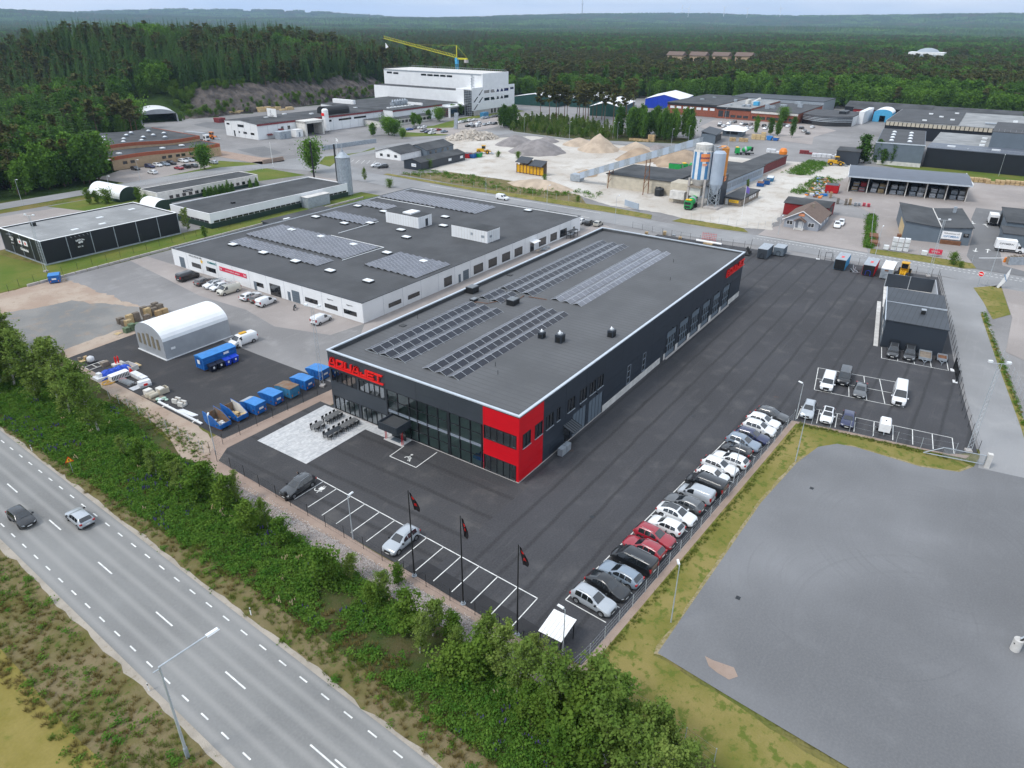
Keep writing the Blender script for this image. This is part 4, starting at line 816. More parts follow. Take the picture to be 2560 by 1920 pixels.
def car_meshes(kind,col,low=False):
 key=(kind,col,low)
 if key in CARM:return CARM[key]
 c=CARS[kind];L_,W_=c['L'],c['W'];pr=c['prof'];hw=W_/2;P=paint(col);out=[]
 def zt(s):
  for(a,za),(b,zb)in zip(pr,pr[1:]):
   if s<=b:return za+(zb-za)*(s-a)/(b-a)
  return pr[-1][1]
 isvan=kind in('van','minibus','smallvan','bigvan')
 def ring(s):
  x=(s-.5)*L_;z=zt(s);e=min(s,1-s);w=hw*(1-.2*max(0,1-e/.09)**2*(1 if s>.5 or not isvan else.3));zb=.2+.14*max(0,1-e/.06)
  belt=min(c['belt']*(.96+.06*(1-s)),z-.07);tum=(.10 if isvan else.26)*max(0,(z-belt-.07))/.6
  tw=max(w-.05-tum,w*.6);rr=.1 if z>c['belt']+.2 else.14
  h=[(w*.82,zb),(w*.98,zb+.16),(w,(zb+belt)*.55),(w*.975,belt),(tw+.02,z-.07),(tw-rr,z)]
  return x,h
 sts=sorted({p[0]for p in pr}|{.03,.08,.15,.3,.36,.6,.65,.78,.9,.93})
 mb=MB();V=[];n=12
 for s in sts:
  x,h=ring(s);V+=[(x,y,z)for y,z in h]+[(x,-y,z)for y,z in h[::-1]]
 F=[]
 for i in range(len(sts)-1):
  for k in range(n):F.append((i*n+k,(i+1)*n+k,(i+1)*n+(k+1)%n,i*n+(k+1)%n))
 F+=[tuple(range(n)),tuple(range((len(sts)-1)*n+n-1,(len(sts)-1)*n-1,-1))]
 def lerp(a,b,t):return tuple(a[i]+(b[i]-a[i])*t for i in range(len(a)))
 glass=[]
 def sidewin(s0,s1,sides):
  g_=MB()
  ss=[s0+(s1-s0)*k/4 for k in range(5)]
  for sg in sides:
   lo=[];hi=[]
   for s in ss:
    x,h=ring(s);a,b=(x,h[3][0],h[3][1]),(x,h[4][0],h[4][1])
    p=lerp(a,b,.08);q=lerp(a,b,.93)
    if q[2]-p[2]<.05:q=(q[0],q[1],p[2]+.03)
    lo.append((p[0],sg*(p[1]+.014),p[2]));hi.append((q[0],sg*(q[1]+.014),q[2]))
   for k in range(4):g_.quad(*([lo[k],lo[k+1],hi[k+1],hi[k]][::-1 if sg>0 else 1]))
  return g_
 def topwin(s0,s1):
  g_=MB();ss=[s0+(s1-s0)*k/4 for k in range(5)];rows=[]
  for s in ss:
   x,h=ring(s);w=h[5][0]+.03;rows.append([(x+(.012 if s1>.5 else-.012),y,h[5][1]+.016-(.03 if abs(y)>w*.9 else 0))for y in(-w,-w*.5,0,w*.5,w)])
  for a,b in zip(rows,rows[1:]):
   for k in range(4):g_.quad(a[k],b[k],b[k+1],a[k+1])
  return g_
 mb.add(V,F)
 bounds=[c['side'][0],*c['pill'],c['side'][1]]
 wins=[('side_window',sidewin(a+.008,b-.008,(sd,)))for a,b in zip(bounds,bounds[1:])for sd in(1,-1)]
 wins.append(('windscreen',topwin(*c['wind'])))
 if c['rear'][1]>0:wins.append(('rear_window',topwin(c['rear'][0]+.01,c['rear'][1]-.005)))
 else:
  g_=MB();x,h=ring(.004);g_.quad((-L_/2-.012,-hw*.72,c['belt']+.1),(-L_/2-.012,hw*.72,c['belt']+.1),(-L_/2-.012,hw*.7,zt(.006)-.22),(-L_/2-.012,-hw*.7,zt(.006)-.22));wins.append(('rear_window',g_))
 wr=c['wheel'];wx=[(.185-.5)*L_ if not isvan else(.2-.5)*L_,(.815-.5)*L_ if not isvan else(.83-.5)*L_]
 if low:
  mb.cm=1
  for _,w in wins:mb.add(w.v,w.f)
  mb.cm=2
  for x in wx:
   for sg in(1,-1):mb.tube((x,sg*(hw-.2),wr),(x,sg*(hw+.01),wr),wr,n=8)
  CARM[key]=mb.mesh('car',[P,'glass_car','rubber'],False);return CARM[key]
 out.append(('body',mb.mesh('body',P,True),None,[]))
 for nm,w in wins:out.append((nm,w.mesh(nm,'glass_car',nm!='side_window'),None,[]))
 for x in wx:
  for sg in(1,-1):
   ar=MB();ar.add([(x+(wr+.07)*cos(k*pi/10),sg*(hw+.004),wr+(wr+.07)*sin(k*pi/10))for k in range(11)]+[(x-(wr+.07),sg*(hw+.004),.2),(x+(wr+.07),sg*(hw+.004),.2)],[tuple(range(13))[::1 if sg>0 else-1]])
   out.append(('wheel_arch',ar.mesh('wheel_arch','plastic_black'),None,[]))
 ty=MB();ty.tube((0,-.11,0),(0,.11,0),wr,n=18);tm=ty.mesh('tyre','rubber');
 ri=MB();ri.tube((0,-.02,0),(0,.125,0),wr*.62,n=14)
 for k in range(5):a=k*2*pi/5;ri.add([(.03*cos(a+1.5),.13,.03*sin(a+1.5)),(.03*cos(a-1.5),.13,.03*sin(a-1.5)),(wr*.6*cos(a-.15),.13,wr*.6*sin(a-.15)),(wr*.6*cos(a+.15),.13,wr*.6*sin(a+.15))],[(0,1,2,3)])
 rm=ri.mesh('rim','rim_dark' if col in(BLACK,GREY)else 'rim')
 for x in wx:
  for sg in(1,-1):out.append(('wheel',tm,((x,sg*(hw-.1),wr),0 if sg>0 else pi),[('rim',rm)]))
 hz=zt(.965)-.16
 for sg in(1,-1):
  hl=MB();x,h=ring(.965);y=h[3][0];hl.add([(x-.25,sg*(y+.012),hz+.1),(x+.02,sg*(y-.02),hz+.09),(L_/2-.02,sg*(y-.3),hz+.05),(L_/2-.01,sg*(y-.3),hz-.07),(x+.05,sg*(y-.02),hz-.06)],[(0,1,4),(1,2,3,4)]if sg<0 else[(4,1,0),(4,3,2,1)])
  out.append(('headlight',hl.mesh('headlight','headlight'),None,[]))
  tl=MB();z0=.78 if not isvan else.85;tl.box(-L_/2-.02,sg*(hw*.8)-.14,z0,-L_/2+.16,sg*(hw*.8)+.14,z0+(.2 if not isvan else.5));out.append(('taillight',tl.mesh('taillight','taillight'),None,[]))
  mi=MB();s=c['wind'][1]-.02;x,h=ring(s);mi.box(x-.1,sg*(hw+.1)-.1,c['belt']+.02,x+.06,sg*(hw+.1)+.1,c['belt']+.18);out.append(('mirror',mi.mesh('mirror','plastic_black' if col!=WHITE else P),None,[]))
 gr=MB();gr.box(L_/2-.06,-hw*.45,.42,L_/2+.012,hw*.45,hz+.02);out.append(('grille',gr.mesh('grille','plastic_black'),None,[]))
 pl=MB();pl.box(L_/2+.012,-.26,.36,L_/2+.03,.26,.47);out.append(('number_plate',pl.mesh('number_plate','plate'),None,[]))
 pl=MB();pl.box(-L_/2-.03,-.26,.62,-L_/2-.0,.26,.73);out.append(('number_plate',pl.mesh('number_plate','plate'),None,[]))
 bm_=MB();bm_.box(-L_/2-.02,-hw*.75,.3,-L_/2+.1,hw*.75,.5);out.append(('bumper',bm_.mesh('bumper','plastic_black'),None,[]))
 if c['rail']:
  for sg in(1,-1):
   rl=MB();a=ring(.2);b=ring(.5);rl.tube((a[0],sg*(a[1][5][0]+.02),a[1][5][1]+.05),(b[0],sg*(b[1][5][0]+.02),b[1][5][1]+.05),.022,n=5);out.append(('roof_rail',rl.mesh('roof_rail','steel'),None,[]))
 CARM[key]=out;return out
def car(kind,col,x,y,hd,label,group='parked cars',name='parked_car',z=0.0,low=False,roof=None,cat='car'):
 if low:
  o=obj(name,car_meshes(kind,col,True),None,(x,y,z),hd);return tag(o,label,cat,group)
 t=thing(name,label,cat,(x,y,z),hd,group)
 for nm,me,tr,subs in car_meshes(kind,col):
  o=obj(nm,me,t,tr[0]if tr else None,tr[1]if tr else 0)
  for sn,sme in subs:obj(sn,sme,o)
 if roof:
  c=CARS[kind];H_=c['H'];MB().box(-.26*c['L'],-.5,H_-.06,.02*c['L'],.5,H_+.02).build('roof_panel',roof,t)
 return t
# row beside the long side (bays run from the bicycle shelter to the far corner)
ROW=[('suv',SILVER,-1,'pale silver SUV in the end bay nearest the bicycle shelter'),('fastback',BLACK,-1,'black sloping-roof car second from the bicycle shelter end'),('wagon',BLUEGREY,1,'blue-grey estate car between the black car and the black minibus'),
('minibus',BLACK,1,'black minibus with side trim parked beside the dark red estate'),('wagon',REDC,1,'dark red estate car beside the black minibus'),('suv',REDC,-1,'red SUV facing the fence beside the small white hatchback'),('hatch',WHITE,1,'small white hatchback beside the red SUV'),
('fastback',WHITE,-1,'white car with dark glass roof in the long row'),('wagon',GREY,1,'grey estate between the white glass-roof car and silver van'),('smallvan',SILVER,1,'small silver panel van in the long row'),('van',BLACK,1,'black panel van beside the small silver van'),
('hatch',WHITE,-1,'white hatchback just beyond the black panel van'),('wagon',WHITE,-1,'white estate facing the fence, second beyond the black panel van'),('wagon',WHITE,1,'white estate with its rear to the fence, beside the slim lamp post'),('hatch',BLACK,1,'black hatchback beyond the group of white cars'),
('suv',BLUEGREY,-1,'blue-grey SUV beside the dark blue estate'),('wagon',DBLUE,-1,'dark blue estate near the far end of the long row'),('suv',WHITE,-1,'white SUV, third from the far end of the long row'),('wagon',WHITE,-1,'white estate, second from the far end of the long row'),('wagon',DGREY,-1,'dark grey estate at the far end of the long row')]
rowa=atan2(RW.y,RW.x);R=random.Random(3)
OFFS={0:.55,1:.5,4:.25,7:.45,12:.2}
for i,(k,c,s,lab)in enumerate(ROW):
 p=RO+RU*(2.57*(i+.5)+R.uniform(-.12,.12)+(.2 if i>6 else 0))+RW*(2.55+R.uniform(-.2,.25))
 car(k,c,p.x,p.y,(rowa if s<0 else rowa+pi)+R.uniform(-.025,.025),lab,'cars parked in the long row',roof='glass_car' if i in(7,)else None)
car('suv',DGREY,-17.3,21.9,pi+.03,'dark grey SUV on the end bay with the charging symbol next to it','cars in the front bays');car('suv',SILVER,-17.5,4.2,pi+.02,'silver car alone in the front bays near the flagpoles','cars in the front bays')
car('hatch',BLACK,-40.1,43.6,-1.6,'black car driving on the highway towards the viewer','cars on the highway','car');car('hatch',SILVER,-36.2,38.0,pi/2-.04,'silver hatchback driving away on the highway','cars on the highway','car')
RB='cars parked beside the gate side'
for k,c,x,y,h,lab in(('suv',SILVER,40.6,-25.9,pi+.1,'silver car with sunroof at the corner of the grass bank'),('hatch',WHITE,40.5,-28.7,pi+.12,'white hatchback with black roof in the small corner row'),('hatch',DBLUE,41.0,-31.5,pi+.12,'dark blue hatchback in the small corner row'),
 ('van',WHITE,51.9,-26.2,pi+.1,'white minivan at the left end of the middle bays'),('minibus',BLACK,55.6,-28.0,pi+.1,'black boxy vehicle beside the white minivan'),('sedan',GREY,52.3,-31.1,pi+.1,'dark grey sedan in the middle bays'),('bigvan',WHITE,53.6,-36.6,pi+.1,'tall white panel van at the right end of the middle bays')):
 car(k,c,x,y,h,lab,RB,roof='black' if 'black roof' in lab else None)
def ladder_rack(t,z=2.0,L_=3.0):
 mb=MB()
 for y in(-.7,.7):mb.tube((-L_/2,y,z+.14),(L_/2,y,z+.14),.03)
 for k in range(7):x=-L_/2+L_*k/6;mb.tube((x,-.75,z+.14),(x,.75,z+.14),.025);mb.tube((x,-.7,z-.05),(x,-.7,z+.3),.02);mb.tube((x,.7,z-.05),(x,.7,z+.3),.02)
 mb.tube((-L_/2,-.7,z+.3),(L_/2,-.7,z+.3),.025);mb.tube((-L_/2,.7,z+.3),(L_/2,.7,z+.3),.025);mb.build('roof_rack','steel',t)
for x,y,lab in((72.6,-32.9,'dark pickup with black bed rack against the dark garage wall'),(73.0,-35.5,'dark pickup with covered bed against the dark garage wall')):
 t=car('suv',DGREY,x-.6,y,pi+.1,lab,'vehicles at the garage wall',cat='pickup')
 MB().box(-3.4,-.85,.55,-2.0,.85,1.5 if 'covered' in lab else 1.05).build('cargo_bed','plastic_black',t)
 if 'rack' in lab:
  mb=MB()
  for xx in(-3.3,-2.7,-2.1):
   for yy in(-.8,.8):mb.tube((xx,yy,1.0),(xx,yy,1.75),.03)
   mb.tube((xx,-.8,1.75),(xx,.8,1.75),.03)
  for yy in(-.8,.8):mb.tube((-3.3,yy,1.75),(-2.1,yy,1.75),.03)
  mb.build('bed_rack','black',t)
def trailer(x,y,rz,l,w,lab,flat_bed):
 t=thing('trailer',lab,'trailer',(x,y,0),rz,'trailers at the garage wall')
 MB().box(-l/2,-w/2,.55,l/2,w/2,.68).build('bed','wood_grey' if flat_bed else 'rust',t)
 mb=MB();mb.box(-l/2-.04,-w/2-.05,.5,l/2+.04,-w/2-.005,.95);mb.box(-l/2-.04,w/2+.005,.5,l/2+.04,w/2+.05,.95);mb.box(-l/2-.05,-w/2,.5,-l/2-.005,w/2,.95);mb.box(l/2+.005,-w/2,.5,l/2+.05,w/2,.95);mb.build('side_board','galv',t)
 mb=MB();mb.tube((l/2,-.4,.5),(l/2+1.2,0,.5),.05);mb.tube((l/2,.4,.5),(l/2+1.2,0,.5),.05);mb.tube((l/2+1.1,0,.5),(l/2+1.1,0,0),.04);mb.build('drawbar','galv',t)
 for s in(-1,1):MB().tube((0,s*(w/2+.08),.3),(0,s*(w/2+.26),.3),.3,n=14).build('wheel','rubber',t)
trailer(73.2,-37.9,pi+.1,3.6,1.9,'long flat trailer with grey timber bed beside the pickups',True);trailer(73.9,-40.5,pi+.1,2.2,1.4,'small box trailer at the right end of the garage wall',False)
t=thing('generator_trailer','small white box trailer standing alone in the corner bays','trailer',(41.6,-36.4,0),pi+.12)
mb=MB();mb.xprism([(-.75,.5),(.75,.5),(.75,1.5),(.6,1.75),(-.6,1.75),(-.75,1.5)],-1.25,1.25);mb.build('body','white_paint',t);MB().box(-1.262,-.5,.8,-1.252,.5,1.4).build('grille','galv',t);MB().lathe([(.1,1.75),(.1,1.85)],8).build('exhaust','black',t)
for s in(-1,1):MB().tube((0,s*.78,.3),(0,s*.95,.3),.3,n=12).build('wheel','rubber',t)
MB().box(-1.3,-.75,.4,-1.255,.75,.52).build('light_bar','taillight',t);MB().tube((1.25,0,.5),(2.1,0,.5),.05).build('drawbar','galv',t)
# white hall forecourt
WG='vehicles in front of the white hall'
for k,c,x,y,h,lab in(('van',BLACK,22.6,106.6,.05,'black panel van below the star emblem of the white hall'),('wagon',BROWN,23.0,100.8,.05,'brown car next to the black van at the white hall'),('fastback',WHITE,22.9,97.4,pi-.05,'white glass-roof car below the red banner'),('hatch',WHITE,22.6,95.0,pi-.05,'white car tucked behind the van with the roof rack'),('van',(.55,.52,.44),22.4,91.3,pi-.05,'cream white van with steel roof rack by the white hall'),
 ('wagon',WHITE,23.0,84.6,.05,'white estate at the display window of the white hall'),('hatch',BROWN,23.0,81.9,.05,'brown-grey hatchback between white estate and small white van'),('smallvan',WHITE,22.6,79.0,.08,'small white van closest to the motorcycle'),('smallvan',WHITE,22.6,62.2,.1,'small white van near the right corner of the white hall')):
 t=car(k,c,x,y,h,lab,WG,roof='glass_car' if 'glass-roof' in lab else None)
 if 'rack' in lab:ladder_rack(t)
t=car('van',WHITE,7.2,65.9,pi-.05,'white work van with open front door beside the big blue container',WG);MB().box(1.5,.98,.4,1.56,1.9,1.75).build('open_door',paint(WHITE),t);MB().box(-.9,-.5,1.97,.4,.2,2.15).build('roof_load','yellow',t)
t=thing('motorcycle','black motorcycle standing by the grey door of the white hall','motorcycle',(24.2,72.0,0),.6)
for x in(-.65,.65):o=MB().tube((x,-.06,.31),(x,.06,.31),.31,n=16).build('wheel','rubber',t);MB().tube((x,-.07,.31),(x,.07,.31),.17,n=10).build('rim','rim',o)
MB().tube((-.5,0,.5),(.45,0,.55),.13,n=8).build('engine','steel',t);MB().tube((-.1,0,.75),(.35,0,.85),.16,.14,n=8).build('tank','black',t);MB().box(-.75,-.12,.7,-.1,.12,.8).build('seat','black',t);mb=MB();mb.tube((.65,0,.31),(.4,0,.95),.035);mb.tube((.4,-.35,.98),(.4,.35,.98),.025);mb.build('handlebar','steel',t)
LG='cars parked far off'
for x,y,lab,c in((120.4,58.9,'cream small car behind the far corner of the white hall',WHITE),(120.1,56.2,'dark car between two pale cars behind the white hall',BLACK),(120.6,53.5,'beige car nearest the dark hall behind the white hall',(.4,.38,.33))):car('hatch',c,x,y,.1,lab,'cars behind the white hall',low=True)
car('smallvan',WHITE,131.6,95.6,-pi/2,'white van driving along the street behind the white hall',None,'van',low=True,cat='van')
car('wagon',WHITE,161,-4.2,pi+.2,'white estate beside the grey house with tiled roof, nearer one','cars beside the grey house',low=True);car('wagon',WHITE,164.5,-4.6,pi+.1,'white estate beside the grey house with tiled roof, farther one','cars beside the grey house',low=True)
OC=[('hatch',DGREY,88.1,242.4),('suv',DBLUE,94.0,242.2),('hatch',WHITE,97.4,242.4),('wagon',BLUEGREY,100.4,242),('suv',BLACK,103.2,242),('wagon',WHITE,109.2,243),('wagon',SILVER,112,242.8),('hatch',BLACK,115,242.4),('sedan',REDC,99.0,230.2),('suv',BLACK,102.4,230.6),('wagon',GREY,105.2,229.8),('wagon',WHITE,87.8,230),('hatch',SILVER,114.5,229.8)]
NW=['first','second','third','fourth','fifth','sixth','seventh','eighth','ninth','tenth','eleventh','twelfth','thirteenth','fourteenth','fifteenth','sixteenth','seventeenth','eighteenth','nineteenth','twentieth','twenty-first','twenty-second','twenty-third','twenty-fourth']
CN={WHITE:'white',SILVER:'silver',GREY:'grey',BLACK:'black',DBLUE:'dark blue',REDC:'dark red',BLUEGREY:'blue-grey',BROWN:'brown',DGREY:'dark grey',GREEN:'green',BLUEC:'blue'}
for i,(k,c,x,y)in enumerate(OC):car(k,c,x,y,-pi/2+.1 if i<8 else pi/2,f'{CN[c]} car {"close under the wall" if i < 8 else "on the lawn side"} of the orange brick hall, {NW[i if i < 8 else i-8]} from the left','cars at the orange brick hall',low=True)
R=random.Random(11)
def lot(ps,zone,where,grp,cols):
 xs=sorted(range(len(ps)),key=lambda i:ps[i][0])
 for n,i in enumerate(xs):
  p=g(zone,*ps[i]);c=cols[i%len(cols)]if not isinstance(cols,dict)else cols.get(i,WHITE)
  car(R.choice(('hatch','wagon','suv','sedan')),c,p[0],p[1],R.choice((0,pi))+R.uniform(-.1,.1),f'{CN[c]} car in {where}, {NW[n]} from the left',grp,low=True)
lot([(1320,830),(1380,820),(1450,810),(1510,800),(1630,775),(1670,770),(1750,755),(1800,750),(1840,745),(1460,860),(1430,880),(1560,850),(1650,860),(1700,850),(1500,885),(1550,880),(1770,850),(1890,820),(1960,810),(1970,775),(2010,770)],'T3','the car park of the big white factory','cars at the big white factory',[WHITE,GREEN,WHITE,WHITE,SILVER,BLUEGREY,GREY,BLACK,WHITE,WHITE,BLACK,WHITE,SILVER,WHITE,GREY,WHITE,DGREY,REDC,DGREY,BLACK,BLACK])
lot([(655,925),(735,910),(785,905),(830,900),(840,945),(960,940),(1025,930),(890,960),(950,975),(1110,955)],'T3','the small car park beside the low factory','cars beside the low factory',[BLUEC,GREY,WHITE,WHITE,DGREY,WHITE,REDC,DBLUE,WHITE,BLUEGREY])
lot([(620,490),(665,520),(720,490),(775,475),(720,520),(860,495),(905,500),(955,500),(915,535),(965,540),(1105,515),(1120,545),(1370,520),(1520,540),(1550,575),(1590,600),(1640,530),(620,512),(1330,510),(1165,512)],'T5','the car park before the brick factory','cars before the brick factory',[WHITE,WHITE,WHITE,BLACK,SILVER,WHITE,DGREY,BROWN,WHITE,WHITE,BLACK,WHITE,WHITE,BLACK,GREY,BLACK,WHITE,BLACK,DGREY,GREY])
car('hatch',WHITE,*g('R2',345,1025),2.6,'white car at the low dark-roofed office by the street','cars at the low offices',low=True);car('suv',DGREY,*g('R2',385,1032),2.6,'dark car at the low dark-roofed office by the street','cars at the low offices',low=True);car('suv',BLACK,*g('R4',1050,200),2.9,'black SUV in the court of the low long building',None,low=True)

# ---------------------------------------------------------------- other buildings
# dark garage on the right with its open enclosure
t=thing('garage','dark steel-clad garage with grey roof standing in the right of the yard','building',(75.9,-40.2,0),radians(8.2))
gl,gw,gh=19.8,9.9,5.1
MB().box(0,0,0,.2,gw,gh).build('wall','panel_navy_shade',t);MB().box(.2,0,0,gl,.2,gh-.5).build('wall','panel_navy_shade',t);MB().box(gl-.2,.2,0,gl,gw,gh-.3).build('wall','panel_navy_shade',t);MB().box(.2,gw-.2,0,gl-.2,gw,gh-.9).build('wall','panel_navy_shade',t)
for a,b in((0,10.4),(10.5,gl)):
 MB().add([(a-.15,-.15,gh-.1),(b+.05,-.15,gh-.1),(b+.05,gw+.2,gh+.12),(a-.15,gw+.2,gh+.12),(a-.15,-.15,gh+.05),(b+.05,-.15,gh+.05),(b+.05,gw+.2,gh+.27),(a-.15,gw+.2,gh+.27)],BXF).build('roof','roof_slate',t)
MB().box(10.4,-.2,gh+.06,10.5,gw+.25,gh+.32).build('roof_joint','cap_metal',t);MB().box(-.3,gw+.2,gh+.1,gl+.1,gw+.34,gh+.3).build('gutter','cap_metal',t)
o=MB().box(6,3.6,gh+.1,6.9,4.3,gh+.9).build('roof_vent','black',t);MB().box(5.95,3.55,gh+.9,6.95,4.35,gh+1.0).build('lid','steel',o)
for a,b in((1,5),(6,9.5),(12,18)):
 o=MB().box(a,gw+.002,.1,b,gw+.06,3.9).build('gate','grey_blue',t);MB().box(a+.2,gw+.062,1.6,b-.2,gw+.08,2.3).build('pane','glass_dark',o)
MB().box(-.3,gw+.35,.0,gl+6,gw+1.1,.1).build('loading_kerb','conc_pale',t)
t=thing('enclosure','dark fenced storage enclosure behind the garage','enclosure',(98.5,-36.6,0),radians(8.2));MB().box(14.6,0,0,14.8,9.6,3.0).build('wall','panel_navy_shade',t);MB().box(0,-.2,0,14.8,0,3.0).build('wall','tarp_grey',t);MB().box(14.45,4.7,0,14.6,4.85,3.05).build('post','steel',t);MB().box(14.45,9.4,0,14.6,9.6,3.05).build('post','steel',t);MB().box(0,0,.01,14.5,9.6,.04).build('floor','conc_pale',t);MB().box(3,6,.05,8,8.4,.5).build('stored_beams','off_white',t)

# black club building on the left
t=hall('club_building','black low building with pale flat roof and white posts on the left','building',8.8,143.2,44.1,164.6,5.8,'wall_black','roof_pale',par=.25,cap='white_paint',capw=.3,plinth='galv',ph=.35)
for i in range(7):MB().box(i*5.88-.08,-.09,0,i*5.88+.08,-.002,5.79).build('post','galv',t)
for i in range(5):MB().box(-.09,i*5.3-.08,0,-.002,i*5.3+.08,5.79).build('post','galv',t)
MB().box(23.2,-.06,.3,24.4,-.003,2.4).build('door','frame_dark',t)
def club_board(u,face):
 if face=='S':q=MB().box(u-1.3,-.12,1.8,u+1.3,-.005,5.0)
 else:q=MB().box(-.12,u-1.3,2.4,-.005,u+1.3,4.7)
 b=q.build('sign_board','black',t);z=3.4 if face=='S' else 3.6
 for k,ch in enumerate('WILDER BAR'):
  a=(k-4.5)*.19;me=text_mesh(ch,.5,'white_paint',bold=.02);du,dz=1.25*sin(a)*.95,z+.55+.35*cos(a)
  o=obj('lettering',me,b,(u+du,-.14,dz)if face=='S' else(-.14,u-du,dz));o.rotation_euler=(pi/2,-a if face=='S' else 0,0)if face=='S' else(pi/2,0,-pi/2)
 mb=MB()
 for dx_,dz_,r in((-.3,0,.28),(.05,.05,.22),(.35,.02,.25),(.3,.22,.16)):
  P=[((u+dx_+r*cos(k*pi/5),-.14,z+.3+dz_+r*sin(k*pi/5))if face=='S' else(-.14,u-dx_+r*cos(k*pi/5),z+.3+dz_+r*sin(k*pi/5)))for k in range(10)];mb.add(P,[tuple(range(10))])
 mb.build('emblem','white_paint',b)
 text('EST. 96',.42,'white_paint',b,(u-.25,-.14,z-.75)if face=='S' else(-.14,u+.25,z-.6),face,bold=.01);
 mb=MB()
 for k in range(5):(mb.tube((u-2+k,-.1,5.5),(u-2+k,-.75,5.3),.03)if face=='S' else mb.tube((-.1,u-1.2+k*.6,5.4),(-.7,u-1.2+k*.6,5.2),.03))
 mb.build('spot_lamp','steel',b)
club_board(8.9,'S');club_board(15.1,'W')
for u in(11.1,8.2):
 b=MB().box(-.1,u-1.0,3.4,-.005,u+1.0,4.6).build('sign_board','white_paint',t);MB().lathe([(.35,0),(.35,.01)],12).build('emblem','sign_red',b,loc=(-.12,u,4.0)).rotation_euler=(0,pi/2,0)
text('Klubblokal',.95,'white_paint',t,(-.12,9.6,2.2),'W',bold=.03)
for x,y in((10,5),(20,12),(17,5),(30,14)):MB().box(x,y,5.5,x+1.6,y+1.0,5.68).build('skylight','lampglass',t)
o=MB().box(6,17,5.55,7,18,6.4).build('roof_vent','black',t)

# white and green strip building, silo, chimneys
t=hall('strip_building','long low building with white band, dark green base and black roof','building',52.2,140.7,104.7,160.0,4.2,'white_wall','roof_felt3',par=.15,cap='white_paint',capw=.25)
MB().box(-.06,-.06,0,52.5,-.002,1.5).build('base_cladding','green_dark',t);MB().box(-.06,-.002,0,-.002,19.3,1.5).build('base_cladding','green_dark',t)
for i in range(26):MB().box(1+i*1.96,-.05,1.55,2.75+i*1.96,-.002,2.1).build('window','glass_dark',t)
for i in range(8):MB().box(-.05,1+i*2.2,1.55,-.002,3+i*2.2,2.1).build('window','glass_dark',t)
MB().box(32.5,-3.2,0,41.5,-.06,3.3).build('annexe','galv',t);MB().box(32.3,-3.4,3.3,41.7,-.06,3.45).build('annexe_roof','conc_pale',t);MB().box(12,6,4.05,13,7,4.5).build('roof_vent','black',t)
t=thing('low_shed','flat black-roofed shed between the white hall and green strip building','building',(60,120,0));MB().box(0,0,0,22,8,2.4).build('wall','panel_navy_shade',t);MB().box(-.3,-.3,2.4,22.3,8.3,2.6).build('roof','roof_felt3',t);MB().box(4,2,2.6,6,4,3.0).build('skylight','lampglass',t)
t=thing('grain_silo','corrugated grey metal silo with cone top behind the white hall','silo',(105.9,143.0,0))
mb=MB();mb.lathe([(2.35+.035*(k%2),.2+k*.28)for k in range(44)],26);mb.build('shell','galv',t);MB().lathe([(2.5,12.4),(.45,14.2),(.45,14.6)],26).build('cone_roof','galv',t);MB().tube((0,0,14.4),(0,0,16.6),.18).build('vent_pipe','steel',t);mb=MB()
for k in range(12):mb.tube((2.4*cos(k*pi/6),2.4*sin(k*pi/6),0),(2.4*cos(k*pi/6),2.4*sin(k*pi/6),12.4),.06,n=4)
mb.build('stiffener','steel',t)
for x,y,h,lab in((119,174,13.2,'tall thin black chimney beside the bushy street tree'),(119,161.3,13.4,'tall thin black chimney beside the grey silo')):
 t=thing('chimney',lab,'chimney',(x,y,0),group='black chimneys');MB().tube((0,0,0),(0,0,h),.33,.3,n=12).build('pipe','black',t);MB().tube((0,0,h),(0,0,h+.15),.36,n=12).build('rim_ring','steel',t)
# motel-like long building with clipped conifers
t=hall('long_office','long low grey building with flat roof and row of clipped conifers','building',60,180.0,98.5,190.5,3.6,'off_white','roof_felt3',par=.1,cap='conc_pale',capw=.4)
MB().box(-.05,-.05,0,38.5,-.002,1.1).build('base_cladding','green_dark',t)
for i in range(14):MB().box(4+i*2.3,-.04,1.2,5.3+i*2.3,-.002,2.2).build('window','glass_dark',t)
MB().box(9,-.1,2.4,12.5,-.003,3.1).build('sign_board','black',t);text('Hundpensionat',.42,'white_paint',t,(10.75,-.12,2.75),'S')
# storage tunnels
def tunnel(name,label,x,y,w,l,h,rz,cloth,end,openw=0,opend=None,rib=True,n=14,group=None,cat='tent',hs=None):
 """arched fabric hall; long axis local x, front end at x=0"""
 t=thing(name,label,cat,(x,y,0),rz,group);hs=h*.55 if hs is None else hs;P=[]
 P=[(-w/2,0),(-w/2,hs)]+[(-w/2*cos(k*pi/n),hs+(h-hs)*sin(k*pi/n))for k in range(1,n)]+[(w/2,hs),(w/2,0)]
 mb=MB();m=len(P)
 mb.add([(0,p[0],p[1])for p in P]+[(l,p[0],p[1])for p in P],[(i,i+1,m+i+1,m+i)for i in range(1,m-2)]);mb.build('roof_cloth',cloth,t)
 [MB().quad((0,y_,0),(l,y_,0),(l,y_,hs),(0,y_,hs)).build('side_cloth',end,t)for y_ in(-w/2,w/2)]
 if not openw:mb=MB();mb.add([(.02,p[0],p[1])for p in P],[tuple(range(m))]);mb.build('end_wall',end,t)
 else:
  a=openw/2;z=opend
  mb=MB();Q=[(-w/2,0),(-a,0),(-a,z),(a,z),(a,0),(w/2,0)]+P[::-1][1:-1];mb.add([(.02,p[0],p[1])for p in Q],[tuple(range(len(Q)))]);mb.build('end_wall',end,t)
 mb=MB();mb.add([(l-.02,p[0],p[1])for p in P],[tuple(range(m))]);mb.build('end_wall',end,t)
 return t,P
